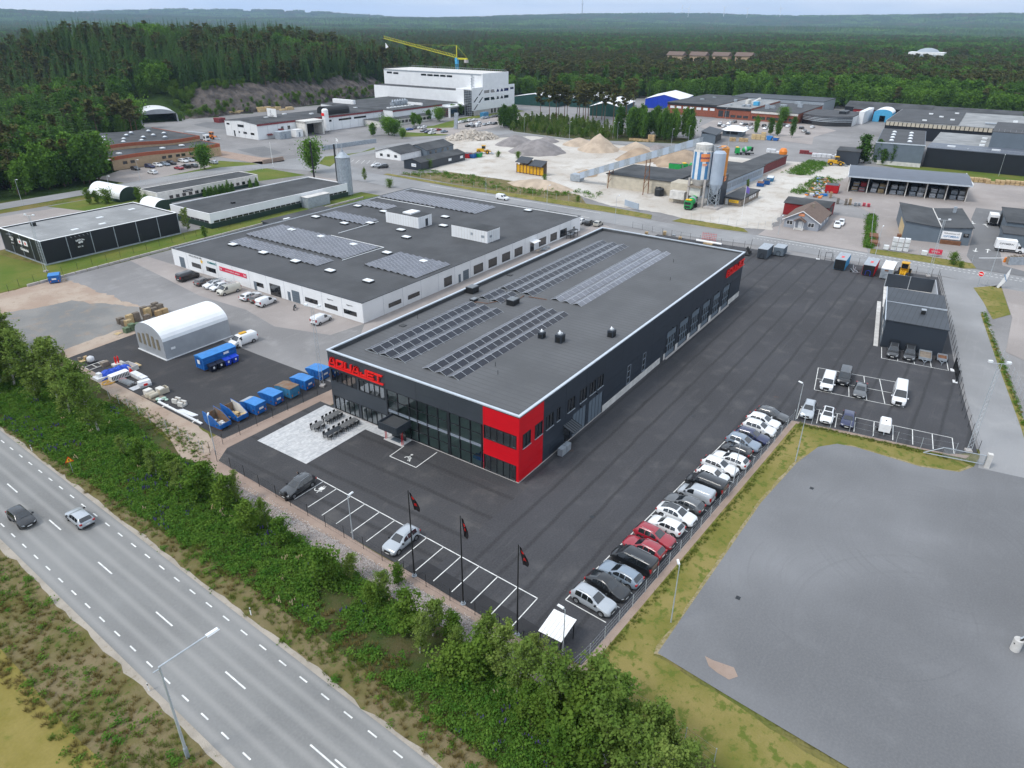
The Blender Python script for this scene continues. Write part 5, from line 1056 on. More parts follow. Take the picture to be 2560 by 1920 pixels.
t,P=tunnel('storage_tent','grey and white arched storage tent with brown side windows in the yard',-5.0,75.0,8.6,13.0,5.9,0,'tarp_hi','tarp_grey',hs=3.4)
for k in range(5):
 y=3.2-k*1.45;zt_=3.3+.9*max(0,1-abs(y)/4.6);MB().box(-.035,y-.35,1.5+.12*k*0,-.002,y+.35,zt_-.2).build('window','tan_window',t)
MB().box(1.2,-4.36,1.6,2.0,-4.31,2.0).build('sign_board','white_paint',t);mb=MB();mb.box(-.2,-4.5,0,13.2,-4.31,.12);mb.box(-.2,-4.4,0,-.002,4.4,.14);mb.build('ground_skirt','tarp_white',t)
tunnel('green_tunnel','white arched tunnel with green end behind the black club building',58,193,7.2,17,4.4,pi/2+.06,'tarp_hi','green_dark',hs=1.0,group='white tunnels');tunnel('green_tunnel','smaller white arched tunnel with green end near the strip building',57,172,6,8.5,3.2,pi/2,'tarp_hi','green_dark',hs=.8,group='white tunnels')
# orange brick hall
t=thing('brick_hall','orange and tan brick hall with wavy two-step dark roof','building',(82.2,247.4,0),-.06)
def wavy(x0,x1,y0,y1,zb,amp,nw,name,wall,trim,roof):
 n=24;xs=[x0+(x1-x0)*k/n for k in range(n+1)];zz=[zb+amp*sin(2*pi*nw*k/n)for k in range(n+1)]
 mb=MB()
 for k in range(n):mb.add([(xs[k],y0,0),(xs[k+1],y0,0),(xs[k+1],y0,zz[k+1]),(xs[k],y0,zz[k])],[(0,1,2,3)])
 mb.quad((x0,y0,0),(x0,y1,0),(x0,y1,zz[0]),(x0,y0,zz[0]));mb.quad((x1,y0,0),(x1,y1,0),(x1,y1,zz[-1]),(x1,y0,zz[-1]));mb.build('wall',wall,t)
 mb=MB();th=1.15
 for k in range(n):mb.add([(xs[k],y0-.07,zz[k]-th),(xs[k+1],y0-.07,zz[k+1]-th),(xs[k+1],y0-.07,zz[k+1]+.15),(xs[k],y0-.07,zz[k]+.15)],[(0,1,2,3)]);mb.add([(xs[k],y0-.07,zz[k]+.15),(xs[k+1],y0-.07,zz[k+1]+.15),(xs[k+1],y0+.35,zz[k+1]+.15),(xs[k],y0+.35,zz[k]+.15)],[(0,1,2,3)])
 mb.box(x0-.07,y0-.07,zz[0]-th,x0-.002,y1,zz[0]+.15);mb.box(x1-.3,y0+.4,zz[-1]-.1,x1+.07,y1,zz[-1]+.15);mb.build('brick_band',trim,t)
 mb=MB()
 for k in range(n):mb.add([(xs[k],y0+.35,zz[k]),(xs[k+1],y0+.35,zz[k+1]),(xs[k+1],y1,zz[k+1]),(xs[k],y1,zz[k])],[(0,1,2,3)])
 mb.build('roof',roof,t)
 return zz
wavy(0,46.5,0,14.4,4.9,.3,1,'low','brick_orange','brick_trim','roof_felt3');wavy(1.5,46,14.5,56,6.9,.45,1,'high','brick_orange','brick_trim','roof_felt3')
for a in(4,7,20,22.6,26,28.4,32,34.4,38):MB().box(a,-.06,1.9,a+1.7,-.003,3.0).build('window','glass_dark',t);
for x,y in((8,22),(15,20),(22,18.5),(12,30),(19,28),(27,27),(6,40),(16,40),(25,38),(33,30),(30,44),(38,44),(39,32),(33,20)):o=MB().box(x-.8,y-1,7.0,x+.8,y+1,7.45).build('skylight','frame_light',t);MB().lathe([(.8,7.45),(.75,7.6),(.3,7.8)],10,(x,y)).build('dome','lampglass',o)
for x,y in((6,6),(24,6),(33,7)):MB().box(x-.8,y-1,5.0,x+.8,y+1,5.4).build('skylight','lampglass',t)
MB().box(-9,0,4.1,-.1,9,4.3).build('loading_canopy','tarp_white',t)
for x in(-8.8,-4.5):MB().box(x,.2,0,x+.25,.45,4.1).build('canopy_post','galv',t)
MB().box(-.06,1,.2,-.003,8,3.8).build('gate','black',t)
tunnel('arched_shed','open-fronted white arched shed at the forest edge with dark inside',176,369.5,20,26,7.2,1.16,'tarp_white','tarp_grey',18.4,4.6,hs=3.2,cat='shed')
# low factory in the middle distance
t=thing('low_factory','long white factory with dark red roof edge and arched black roof house','building',(167,269,0),-.035)
def gable(x0,y0,x1,y1,hw,hr,axis,wall,roof,par,over=.3,wn_='wall',rn='roof'):
 mb=MB();rf=MB()
 if axis=='x':
  ym=(y0+y1)/2;mb.xprism([(y0,0),(y1,0),(y1,hw),(ym,hr),(y0,hw)],x0,x1)
  for a,b in((y0-over,ym),(ym,y1+over)):
   za,zb=(hw-over*(hr-hw)/(ym-y0),hr)if a<ym-1e-6 and b<=ym+1e-6 else(hr,hw-over*(hr-hw)/(ym-y0));rf.xprism([(a,za+.02),(b,zb+.02),(b,zb+.16),(a,za+.16)],x0-over,x1+over)
 else:
  xm=(x0+x1)/2;mb.yprism([(x0,0),(x1,0),(x1,hw),(xm,hr),(x0,hw)],y0,y1)
  for a,b in((x0-over,xm),(xm,x1+over)):
   za,zb=(hw-over*(hr-hw)/(xm-x0),hr)if b<=xm+1e-6 else(hr,hw-over*(hr-hw)/(xm-x0));rf.yprism([(a,za+.02),(b,zb+.02),(b,zb+.16),(a,za+.16)],y0-over,y1+over)
 mb.build(wn_,wall,par);rf.build(rn,roof,par)
gable(0,0,84,27,7.3,8.3,'x','white_wall','roof_felt3',t);MB().box(-.2,-.42,6.5,90,-.31,7.25).build('fascia','red_trim',t)
mb=MB()
for i in range(1,5):mb.box(-.02,i*5.4-.04,0,-.003,i*5.4+.04,7.2)
for i in range(1,14):mb.box(i*6-.04,-.02,0,i*6+.04,-.003,6.5)
mb.build('panel_joint','frame_light',t)
for a,z0_,z1_,w in((3,2,3,3),(9,2,3,3),(15,2,3,1),(11,5,6.2,5),(23,5.4,6.2,2.5),(19,.1,3,1.2)):MB().box(-.06,a,z0_,-.022,a+w,z1_).build('window','glass_dark',t)
for a in(14,18):MB().box(a,-.06,3.4,a+1.6,-.022,5).build('window','glass_dark',t)
for a in(5,12):MB().xprism([(-1.2,1.6+.25*(a-5)),(-.03,2.2+.25*(a-5)),(-.03,2.35+.25*(a-5)),(-1.2,1.75+.25*(a-5))],a,a+3).build('awning','wood_red',t)
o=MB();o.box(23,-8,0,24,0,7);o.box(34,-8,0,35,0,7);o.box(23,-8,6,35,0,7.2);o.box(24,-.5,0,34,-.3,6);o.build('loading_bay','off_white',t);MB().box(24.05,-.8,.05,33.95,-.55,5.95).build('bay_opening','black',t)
mb=MB();mb.xprism([(2,7.6)]+[(2+8*(1-cos(k*pi/8))/2*1,9.6+2.2*sin(k*pi/8))for k in range(9)]+[(10,7.6)],46,62);mb.build('roof_house','black',t)
for a in(38,52,63):MB().box(a,-.08,4.4,a+9,-.022,5.4).build('window_band','glass_dark',t)
for x,y in((14,12),(30,18),(40,8),(66,15),(75,12)):MB().box(x,y,8.0,x+2,y+1.5,8.6).build('skylight','lampglass',t)
gable(70,-13,112,-.5,3.4,3.7,'x','off_white','roof_felt3',t,wn_='annexe_wall',rn='annexe_roof')
for a in range(72,110,3):MB().box(a,-13.1,1.1,a+2.2,-13.02,2.5).build('window','glass_dark',t)
t2=thing('roof_billboard','white billboard with grey crescent emblem on the low factory roof','billboard',(187,282,8));MB().box(-.1,-3.6,.3,.1,3.6,4.2).build('panel','white_paint',t2);mb=MB();ring_=[(-.12,.2+1.0*cos(k*pi/8-2),2.6+1.0*sin(k*pi/8-2))for k in range(10)]+[(-.12,.45+.75*cos(k*pi/8-2),2.6+.85*sin(k*pi/8-2))for k in range(9,-1,-1)];mb.add(ring_,[tuple(range(20))]);mb.build('emblem','galv',t2);text('Hammar',.9,'grey_text',t2,(-.12,0,1.0),'W')
for y in(-3,3):MB().box(-.1,y-.1,0,.1,y+.1,.3).build('post','steel',t2)
t=thing('white_silo','tall white silo with red mark in front of the low factory','silo',(207.4,264.5,0));MB().lathe([(1.7,.8),(1.7,11),(1.1,11.6),(.2,11.7)],20).build('shell','white_paint',t);MB().box(-1.76,-1,8.2,-1.6,1,9.6).build('mark','sign_red',t)
for k in range(4):MB().tube((1.4*cos(k*pi/2+.7),1.4*sin(k*pi/2+.7),0),(1.4*cos(k*pi/2+.7),1.4*sin(k*pi/2+.7),1),.12).build('leg','steel',t)
for k,(x,y)in enumerate(((178,264),(186.5,263.5))):tt=thing('site_cabin',('grey steel cabin','white steel cabin')[k]+' in front of the low factory','cabin',(x,y,0),group='cabins at the factory');MB().box(-3.5 if k==0 else-2,-2,0,3.5 if k==0 else 2.4,2,3.4).build('body',('galv','white_paint')[k],tt);MB().box(-3.6 if k==0 else-2.1,-2.1,3.4,3.6 if k==0 else 2.5,2.1,3.55).build('roof',('cap_metal','white_paint')[k],tt);MB().box(-.5,-2.05,.2,.5,-2.005,2.3).build('door','frame_light',tt)
# connected big white factory
t=thing('white_factory','tall white windowed factory block with glazed stair tower','building',(312,247,0))
MB().box(0,.01,0,46,84,14.3).build('low_block','white_wall',t);MB().box(11,.02,14.3,39.5,84.5,23.7).build('high_block','white_wall',t);MB().box(0,0,14.3,11,12,15.7).build('corner_block','white_wall',t);MB().box(-.5,-.6,3.0,46.6,.0,16.3).build('end_wall','white_wall',t);MB().box(11,-.6,16.3,39.5,.0,24.1).build('end_wall','white_wall',t);MB().box(-.3,-.4,0,46.3,0,3.0).build('base_wall','concrete',t)
MB().box(.4,12.4,14.31,10.9,83.6,14.5).build('roof','roof_felt3',t);MB().box(11.4,.5,23.71,39.1,84,23.9).build('roof','conc_pale',t);MB().box(10.7,.5,23.2,10.98,84.4,23.72).build('eaves_gutter','galv',t);mb=MB()
for k in range(50):mb.tube((39,1+k*1.7,23.8),(39,1+k*1.7,25),.06,n=4)
for k in range(17):mb.tube((11.5+k*1.7,84,23.8),(11.5+k*1.7,84,25),.06,n=4)
mb.box(38.95,1,24.95,39.05,84,25.05);mb.build('guard_rail','steel',t)
for a,z in((77,21.2),(71,21.0),(46,21.0),(40.5,21),(35,21),(29.5,21),(24,21)):MB().box(10.9,a,z,10.99,a+4.6,z+1.1).build('window_band','glass_dark',t)
MB().box(-.6,-.5,.1,1.2,5.5,15).build('stair_tower_glass','glass_dark',t);mb=MB()
for z in range(1,15):mb.box(-.68,-.6,z,1.25,5.55,z+.1)
for y in(0,1.5,3,4.5):mb.box(-.7,y,.1,-.62,y+.12,15)
mb.build('stair_tower_frame','cap_metal',t);MB().box(-.65,5.6,.1,6,12,15.6).build('tower_wall','white_wall',t)
def slantwin(pts):
 mb=MB();mb.add([(p[0]-312,-.66,p[1])for p in pts],[tuple(range(len(pts)))]);mb.build('window','glass_dark',t)
for zz in(8.2,12.6):
 for a,b in((324.5,330),(331.5,336),(337.5,341),(342,345.5),(346.5,351.5)):slantwin([(a,zz),(b,zz),(b-(.0 if a<330 or a>346 else 1.2),zz+1.7),(a+(0 if a<333 or a>346 else 1.4),zz+1.7)])
 for a in(0,5.2):slantwin([(313+a,zz-4.6+a*.72),(314.4+a,zz-4.6+a*.72),(318+a,zz-1.6+a*.72),(317+a,zz-1.6+a*.72)])
slantwin([(353.5,13.2),(357.5,13.2),(357.5,14.6),(353.5,14.6)])
for a in(332,335.5,339.5,342):MB().box(a-312,-.5,.3,a-310.2,-.41,2.9).build('door','glass_dark',t)
mb=MB();mb.box(4.2,3.0,15,4.6,3.3,22);
for k in range(10):mb.box(10.4,6.2+1.2*(k%2),14.6+k*.9,10.9,7.6+1.2*(k%2),14.8+k*.9)
mb.build('fire_escape','galv',t)
t=thing('entrance_pavilion','glazed dark entrance pavilion in front of the big white factory','building',(296,252,0));MB().box(0,0,0,15.5,26,6.2).build('wall','white_wall',t);MB().box(-.5,-.5,6.2,16,26.5,6.6).build('roof','white_paint',t);MB().box(-.1,1,.3,-.005,17,5.6).build('glazing','glass_dark',t);MB().box(1,-.1,.3,15,-.005,5.6).build('glazing','glass_dark',t);mb=MB()
for k in range(12):mb.box(-.18,1+k*1.45,.3,-.102,1.12+k*1.45,5.6)
for k in range(4):mb.box(-.18,1,.9+k*1.3,-.102,17,1.02+k*1.3)
mb.build('glazing_bar','red_trim',t)
t=thing('factory_wing','flat dark-roofed white wing joining the low factory to the white block','building',(252,258,0));MB().box(0,0,0,60,60,7.4).build('wall','white_wall',t);MB().box(-.2,-.2,7.4,60.2,60.2,7.7).build('roof','roof_felt3',t);MB().box(-.3,-.3,6.7,44,-.21,7.4).build('fascia','red_trim',t);mb=MB()
for k in range(6):mb.box(18+k*2.2,16,7.7,19.8+k*2.2,19,9.2+.5*(k%3));mb.tube((18+k*2.2,17,9.4),(20+k*2.2,18.5,10.4),.5)
mb.build('ventilation_plant','galv',t);MB().box(8,40,7.7,10,58,10).build('roof_screen','white_paint',t);MB().box(30,4,7.7,31,20,9).build('roof_screen','white_paint',t)
for k in range(8):MB().box(5+k*3,8,7.7,6.5+k*3,9.5,8.2).build('skylight','lampglass',t)
# tower crane behind the white factory
t=thing('tower_crane','yellow and blue tower crane rising behind the white factory','crane',(372,306,0));mb=MB()
for a in(-.8,.8):
 for b in(-.8,.8):mb.tube((a,b,0),(a,b,29),.14,n=4)
for k in range(14):mb.tube((-.8,-.8,2*k),(.8,-.8,2*k+2),.07,n=4);mb.tube((-.8,.8,2*k),(-.8,-.8,2*k+2),.07,n=4)
mb.box(-1,-1,26,1,1,30);mb.build('mast','cyan',t);jd=Vector((-.18,.98,.19)).normalized();mb=MB();J=62
for k in range(26):
 p,q=jd*(J*k/26),jd*(J*(k+1)/26);b=Vector((0,0,30));up=Vector((0,0,1.6));sd=Vector((.8,.15,0))
 mb.tube(b+p+sd,b+q+sd,.12,n=4);mb.tube(b+p-sd,b+q-sd,.12,n=4);mb.tube(b+p+up,b+q+up,.12,n=4);mb.tube(b+p+sd,b+q+up,.07,n=4);mb.tube(b+p-sd,b+q+up,.07,n=4)
mb.build('jib','yellow_crane',t);mb=MB();mb.tube((0,0,30),(0,0,38),.35,n=4);mb.tube((0,0,38),Vector((0,0,31.5))+jd*34,.06,n=4);mb.tube((0,0,38),(0,-9,30.5),.06,n=4);mb.box(-.6,-9.5,29,.6,0,30);mb.build('tower_head','yellow_crane',t);MB().box(-1.2,-9.6,27,1.2,-7.5,29).build('counterweight','concrete',t)
p=Vector((0,0,30))+jd*61;MB().tube(p,p-Vector((0,0,6)),.06,n=4).build('hoist_rope','black',t);MB().add([p-Vector((0,0,2.5)),p-Vector((-.5,2.5,5.5)),p-Vector((0,0,6.5))],[(0,1,2)]).build('pennant','white_paint',t)
# two dark houses by the street
t=thing('office_house','white and grey low office with two joined black gable roofs','building',(166,170,0),.05);gable(0,3,14,17,2.7,4.6,'x','white_paint','roof_felt3',t);gable(14.2,0,34,12,2.7,4.6,'x','grey_blue','roof_felt3',t,wn_='wing_wall',rn='wing_roof')
for a in(5,9,13):MB().box(-.05,a,1,-.003,a+1.5,2.1).build('window','glass_dark',t)
for a in(16,20,25,29):MB().box(a,-.05,.9,a+1.4,-.003,2.1).build('window','glass_dark',t)
MB().box(-.08,10.8,1.1,-.004,12.6,2.2).build('sign_board','white_paint',t)
t=thing('dark_workshop','dark navy workshop with low gable roof beside the sand yard','building',(154,151.5,0),.02);gable(0,0,29.5,8.6,3.0,4.2,'x','panel_navy_shade','roof_felt3',t)
o=MB().box(-.1,2.2,1.2,-.004,4.6,2.4).build('sign_board','white_paint',t);text('TURKOS',.5,'silo_blue',o,(-.12,3.4,1.8),'W');MB().box(18,-.08,1.2,20,-.004,2.2).build('window','lampglass',t);MB().box(26,-.08,1.2,28,-.004,2.2).build('window','lampglass',t)
# concrete plant
t=thing('concrete_plant','concrete mixing plant with striped silo, grey silo and dark tower','plant',(161.5,36.5,0))
n_=36
for i in range(n_):
 pass
mb=MB();r=3.1;z0_,z1_=8.6,17.0;cx_,cy_=1.6,3.2
for i in range(n_):
 a,b=2*pi*i/n_,2*pi*(i+1)/n_;mb.cm=(0,0,1,1)[i%4]if pi*.72<a<pi*1.78 else 2
 mb.quad((cx_+r*cos(a),cy_+r*sin(a),z0_),(cx_+r*cos(b),cy_+r*sin(b),z0_),(cx_+r*cos(b),cy_+r*sin(b),z1_),(cx_+r*cos(a),cy_+r*sin(a),z1_))
mb.build('striped_silo',['silo_white','silo_blue','galv'],t);MB().lathe([(3.1,17),(3.1,17.2),(2.6,17.3),(2.6,19.2),(1,19.6)],24,(cx_,cy_)).build('silo_top','off_white',t);MB().lathe([(3.1,8.6),(1.2,5.0)],24,(cx_,cy_)).build('silo_hopper','conc_pale',t);mb=MB()
for k in range(20):a=2*pi*k/20;mb.tube((cx_+3*cos(a),cy_+3*sin(a),17.2),(cx_+3*cos(a),cy_+3*sin(a),18.4),.05,n=4);mb.tube((cx_+3*cos(a),cy_+3*sin(a),18.4),(cx_+3*cos(a+.314),cy_+3*sin(a+.314),18.4),.05,n=4)
mb.build('silo_railing','steel',t)
def on_cyl(txt,size,z,a0,mat,par,cx_=cx_,cy_=cy_,r=3.14,**k):
 me=text_mesh(txt,size,mat,.01,**k)
 for v in me.vertices:a=a0+v.co.x/r;v.co=((cx_+(r+.02+v.co.z)*cos(a)),(cy_+(r+.02+v.co.z)*sin(a)),z+v.co.y)
 obj('lettering',me,par)
mb=MB();aa=pi*1.2
for z0_,z1_,wd in((14.2,16.6,2.9),(12.9,13.6,1.5)):
 for k in range(8):a=aa-wd/r/2+wd/r*k/8;b=aa-wd/r/2+wd/r*(k+1)/8;mb.quad(*[(cx_+3.13*cos(q),cy_+3.13*sin(q),zz)for q,zz in((a,z0_),(b,z0_),(b,z1_),(a,z1_))])
sg_=mb.build('sign_board','orange_sign',t);on_cyl('SKANSKA',.78,15.3,aa,'purple_text',sg_,bold=.02);on_cyl('Betong',.42,13.22,aa,'white_paint',sg_)
MB().lathe([(2.0,7.5),(2.0,17.0),(1.4,17.6)],24,(1.0,-2.3)).build('grey_silo','silo_grey',t);MB().lathe([(2.0,7.5),(.6,4.2)],24,(1,-2.3)).build('grey_silo_cone','silo_grey',t);MB().lathe([(1.9,9.6),(1.9,18.0),(1.2,18.6)],20,(5,-1.9)).build('orange_silo','silo_orange',t)
mb=MB()
for k in range(4):
 a=k*pi/2+.78;x,y=1+1.9*cos(a),-2.3+1.9*sin(a);b=a+pi/2;x2,y2=1+1.9*cos(b),-2.3+1.9*sin(b);mb.tube((x,y,.6),(x,y,7.6),.14,n=4)
 for z in(.8,3.0,5.2):mb.tube((x,y,z),(x2,y2,z+2.2),.08,n=4);mb.tube((x2,y2,z),(x,y,z+2.2),.08,n=4);mb.tube((x,y,z+2.2),(x2,y2,z+2.2),.08,n=4)
mb.build('lattice_legs','galv',t);MB().box(-2.2,-4.8,0,4,-.2,.6).build('footing','concrete',t);MB().box(3.4,-3.6,0,8.6,.4,9.7).build('tower','panel_navy_shade',t);o=MB().box(4.4,-3.72,7.9,6.2,-3.61,9.4).build('sign_board','orange_sign',t);text('SKANSKA',.3,'purple_text',o,(5.3,-3.74,8.6),'S')
for y in(.6,5.8):MB().box(-1.2,y-.3,0,-.5,y+.3,8.8).build('leg','concrete',t);MB().box(3.9,y-.3,0,4.6,y+.3,8.8).build('leg','concrete',t)
MB().box(-1.6,1.6,3.4,1.6,5.2,6.2).build('mixer_house','off_white',t);MB().box(-2.4,1.2,6.2,1.8,5.6,6.4).build('mixer_roof','wood_grey',t);MB().box(1.5,6.4,0,8,13,6.2).build('batch_house','beige',t);MB().box(-1,7,1.5,1.4,12,4).build('aggregate_bin','conc_pale',t);mb=MB()
for k in range(9):mb.tube((cx_+.5*cos(k),cy_-.4*k,17.3),(cx_+2+.5*cos(k),-1-.3*k,18.2+.6*sin(k)),.14,n=5);mb.box(1+k*.5,-1+k*.4,17.2,1.4+k*.5,-.5+k*.4,18.2+.4*(k%3))
mb.build('silo_pipework','steel',t)
p0=Vector((43-1.5,58.5,0));mb=MB()
# inclined conveyor gallery
t=thing('conveyor_gallery','long grey inclined conveyor gallery rising over the sand yard','conveyor',(0,0,0));a=Vector((*g('T4',1150,1159+80,0),2.0));a=Vector((172.5,88.5,1.4));b=Vector((164.5,41.5,18.6));d=b-a;s=d.cross(Vector((0,0,1))).normalized()*1.1;u=Vector((0,0,2.3));n_=22
for k in range(n_):
 p,q=a+d*(k/n_),a+d*((k+1)/n_);mb=MB();mb.add([p-s,p+s,p+s+u,p-s+u,q-s,q+s,q+s+u,q-s+u],[(0,1,2,3),(7,6,5,4),(0,4,5,1),(1,5,6,2),(2,6,7,3),(3,7,4,0)]);mb.build('cladding_sheet','galv' if k%2 else 'silo_grey',t)
for f in(.28,.6):
 p=a+d*f;mb=MB()
 for e in(-1,1):mb.tube(p+s*e,(p.x+s.x*e*1.4,p.y+s.y*e*1.4,0),.16,n=4)
 for k in range(1,int(p.z/2)):z=k*2;mb.tube((p.x+s.x*1.2,p.y+s.y*1.2,z),(p.x-s.x*1.2,p.y-s.y*1.2,z+2),.08,n=4)
 mb.build('trestle','rust',t)
MB().cbox(173.6,91,.2,3.5,4,2.4).build('feed_hopper','galv',t)
t=thing('hall_shed','long low grey-roofed hall running behind the concrete plant','building',(168,39.0,0),-.04);MB().box(6,0,0,56,22,4.1).build('wall','silo_grey',t);MB().box(5.6,-.5,4.1,56.4,22.4,4.35).build('roof','roof_felt3',t)
for k in range(9):MB().box(8+k*5.2,-.1,1.3,12.4+k*5.2,-.005,3.1).build('window','frame_light',t)
t=thing('painted_shed','narrow shed with flaking red side wall at the end of the grey hall','building',(224.5,38.2,0),-.04);MB().box(0,0,0,32,8,3.8).build('wall','off_white',t);MB().box(.1,-.06,.3,31.9,-.003,3.6).build('red_cladding','wood_red',t);MB().box(-.2,-.3,3.8,32.2,8.2,4.0).build('roof','roof_felt2',t)
t=thing('aggregate_shed','pale block shed with black roof under the conveyor','building',(170.6,52,0));MB().box(0,0,0,22,25,4.6).build('wall','beige',t);MB().box(-.4,-.4,4.6,22.4,25.4,4.85).build('roof','roof_felt3',t);MB().box(-.06,4,1.5,-.003,6,2.5).build('window','glass_dark',t)
t=thing('site_office','small brown flat-roofed office with yellow sign at the plant','building',(168.9,27.2,0),-.02);MB().box(0,0,0,17.5,5.6,2.5).build('wall','wood_grey',t);MB().box(-.3,-.3,2.2,17.8,5.9,2.7).build('roof','roof_felt3',t);o=MB().box(-.1,.8,1.0,-.005,4.0,1.9).build('sign_board','yellow_sign',t);text('Färdigbetong',.4,'grey_text',o,(-.12,2.4,1.45),'W');MB().box(-.07,4.3,.1,-.004,5.2,2.1).build('door','off_white',t)
for k in range(4):MB().box(8+k*1.8,-.07,1,9+k*1.8,-.004,2).build('window','white_paint',t)
t=thing('hopper_shed','yellow slatted hopper with black lean-to roof in the sand yard','hopper',(173.5,106,0),1.52)
for k in range(8):MB().box(k*1.6,0,.3,k*1.6+1.25,.3,3.2).build('panel','yellow',t);MB().box(k*1.6+1.28,-.1,0,k*1.6+1.55,.4,3.6).build('post','rust',t)
for k in range(2):MB().add([(k*6.6,-2.6,5.2+.6*k),(k*6.6+6.2,-2.6,5.2+.6*k),(k*6.6+6.2,1.2,3.5+.6*k),(k*6.6,1.2,3.5+.6*k),(k*6.6,-2.6,5.35+.6*k),(k*6.6+6.2,-2.6,5.35+.6*k),(k*6.6+6.2,1.2,3.65+.6*k),(k*6.6,1.2,3.65+.6*k)],[(0,1,2,3),(7,6,5,4),(0,4,5,1),(1,5,6,2),(2,6,7,3),(3,7,4,0)]).build('roof_sheet','roof_slate',t)
MB().box(0,-2.4,0,12.8,-2.1,5).build('rear_wall','wood_grey',t)
# grey wooden house and red barn
t=thing('wooden_house','small grey wooden house with brown tiled roof and white trim','building',(152.0,-.9,0),.02);gable(0,0,14.5,9.6,2.6,5.2,'x','house_grey','tile_brown',t,.5)
for s,zz in((-1,0),(1,0)):pass
mb=MB();mb.add([(-.55,-.6,2.35),(-.55,4.8,5.35),(-.55,10.2,2.35),(-.55,10.2,2.1),(-.55,4.8,5.1),(-.55,-.6,2.1)],[(0,1,4,5),(1,2,3,4)]);mb.build('barge_board','white_paint',t)
for a in(1.2,7.2):window(t,'W',a,a+1.7,.9,2.1,2,frame='white_paint')
o=MB().box(-1.4,3.8,0,-.003,6.4,.3).build('porch','conc_pale',t);mb=MB();mb.xprism([(3.4,2.3),(5.1,3.3),(6.8,2.3),(6.8,2.45),(5.1,3.5),(3.4,2.45)],-1.9,-.05);mb.build('porch_roof','tile_brown',t);MB().box(-.06,4.5,.3,-.004,5.6,2.2).build('door','white_paint',t);o=MB().box(-.1,4.3,3.7,-.004,5.9,4.5).build('sign_board','orange_sign',t);text('SKANSKA',.3,'white_paint',o,(-.12,5.1,4.1),'W')
for y in(3.9,6.2):MB().box(-1.85,y-.06,0,-1.73,y+.06,2.35).build('porch_post','white_paint',t)
MB().box(8,3.6,4.4,8.7,4.3,5.9).build('chimney','wood_grey',t)
for a in(3,7,11):MB().box(a,-.07,1,a+1.3,-.003,2.1).build('window','white_paint',t)
t=thing('red_barn','dark red wooden barn with black roof behind the grey house','building',(167.5,.2,0),.02);gable(0,0,9.5,13,3.6,4.5,'y','barn_red','roof_felt3',t);MB().box(2,-.06,.1,7,-.004,3.2).build('gate','black',t)
# builders' merchant shop and open timber shed
t=thing('shop_building','grey shop with butterfly black roof and white welcome sign','building',(160.8,-37.8,0),.2)
sw,sd=16.2,24
mb=MB();mb.yprism([(0,0),(0,0)],0,0)if False else None
mb=MB();mb.add([(0,0,0),(0,sw,0),(0,sw,5.0),(0,sw*.45,4.1),(0,0,4.7),(sd,0,0),(sd,sw,0),(sd,sw,5.0),(sd,sw*.45,4.1),(sd,0,4.7)],[(0,4,3,2,1),(5,6,7,8,9),(0,5,9,4),(1,2,7,6)]);mb.build('wall','grey_blue',t)
for(ya,za),(yb,zb)in(((-.3,4.85),(sw*.45,4.15)),((sw*.45,4.15),(sw+.3,5.1))):MB().xprism([(ya,za),(yb,zb),(yb,zb+.14),(ya,za+.14)],-.4,sd+.3).build('roof','roof_felt3',t)
MB().box(-.2,sw*.45-.12,4.28,sd,sw*.45+.12,4.36).build('valley_gutter','off_white',t);o=MB().box(-.1,2.2,1.3,-.004,6.8,3.4).build('sign_board','white_paint',t);text('Välkommen till',.62,'grey_text',o,(-.12,4.5,2.85),'W');text('/OPTIMERA/',.72,'silo_blue',o,(-.12,4.5,2.0),'W',bold=.012);o=MB().box(-.1,.4,2.2,-.004,1.7,3.2).build('sign_board','black',t);text('Ingång',.3,'white_paint',o,(-.12,1.05,2.9),'W');text('1',.35,'white_paint',o,(-.12,1.05,2.5),'W');MB().box(.2,sw+.003,.1,12,sw+.06,3.6).build('timber_front','wood_pale',t);MB().box(18,2,4.6,18.8,2.8,6.4).build('flue','galv',t)
t=thing('timber_shed','open-fronted storage shed with curved grey-blue roof and stacked boards','building',(221.5,-32.2,0),.17)
n_=8;dep=22
for k in range(n_):
 a,b=k/n_,(k+1)/n_;za,zb=5.4+1.2*sin(pi*(a*.8+.05)),5.4+1.2*sin(pi*(b*.8+.05));mb=MB();mb.yprism([(-2+dep*a,za),(-2+dep*b,zb),(-2+dep*b,zb+.12),(-2+dep*a,za+.12)],-.6,37.4);mb.build('roof_sheet','roof_navy',t)
for k in range(7):MB().box(0,k*6.1-.15,0,.3,k*6.1+.15,5.4).build('post','off_white',t);MB().box(.3,k*6.1-.1,0,dep-3,k*6.1+.1,5.2).build('partition','wood_grey',t)
MB().box(dep-3,0,0,dep-2.8,36.8,5.6).build('rear_wall','frame_dark',t);MB().box(-2.1,-.75,5.3,-1.98,37.55,5.75).build('eaves','cap_metal',t)
for e,y in((0,-.72),(1,37.42)):MB().box(-2,y-.1,5.5,dep-2,y+.1,6.2).build('verge_trim','white_paint',t)
R=random.Random(4)
BK=[['red_skip','wood'],['wood_pale','bag_white'],['galv','bag_white'],['bag_white','galv'],['galv','bag_white'],['bag_white','galv']]
for k in range(6):
 for j in range(2):
  for lv in range(2):
   lab=f'{"lower" if lv == 0 else "upper"} {"left" if j else "right"} board pack in the {NW[5-k]} bay of the open shed'
   o=thing('board_stack',lab,'stack',(223.2+.6*sin(.17)*0-(k*6.1+1.5+j*2.4)*sin(.17)+.8+lv*1.8,-32.2+(k*6.1+1.5+j*2.4),lv*1.4),.17,'board packs in the open shed');mt=BK[5-k][j]
   for q in range(5):MB().box(0,-.95+R.uniform(-.08,.08),q*.26,2.5,.95+R.uniform(-.08,.08),q*.26+.22).build('board_pack',mt if R.random()<.75 else 'steel',o)
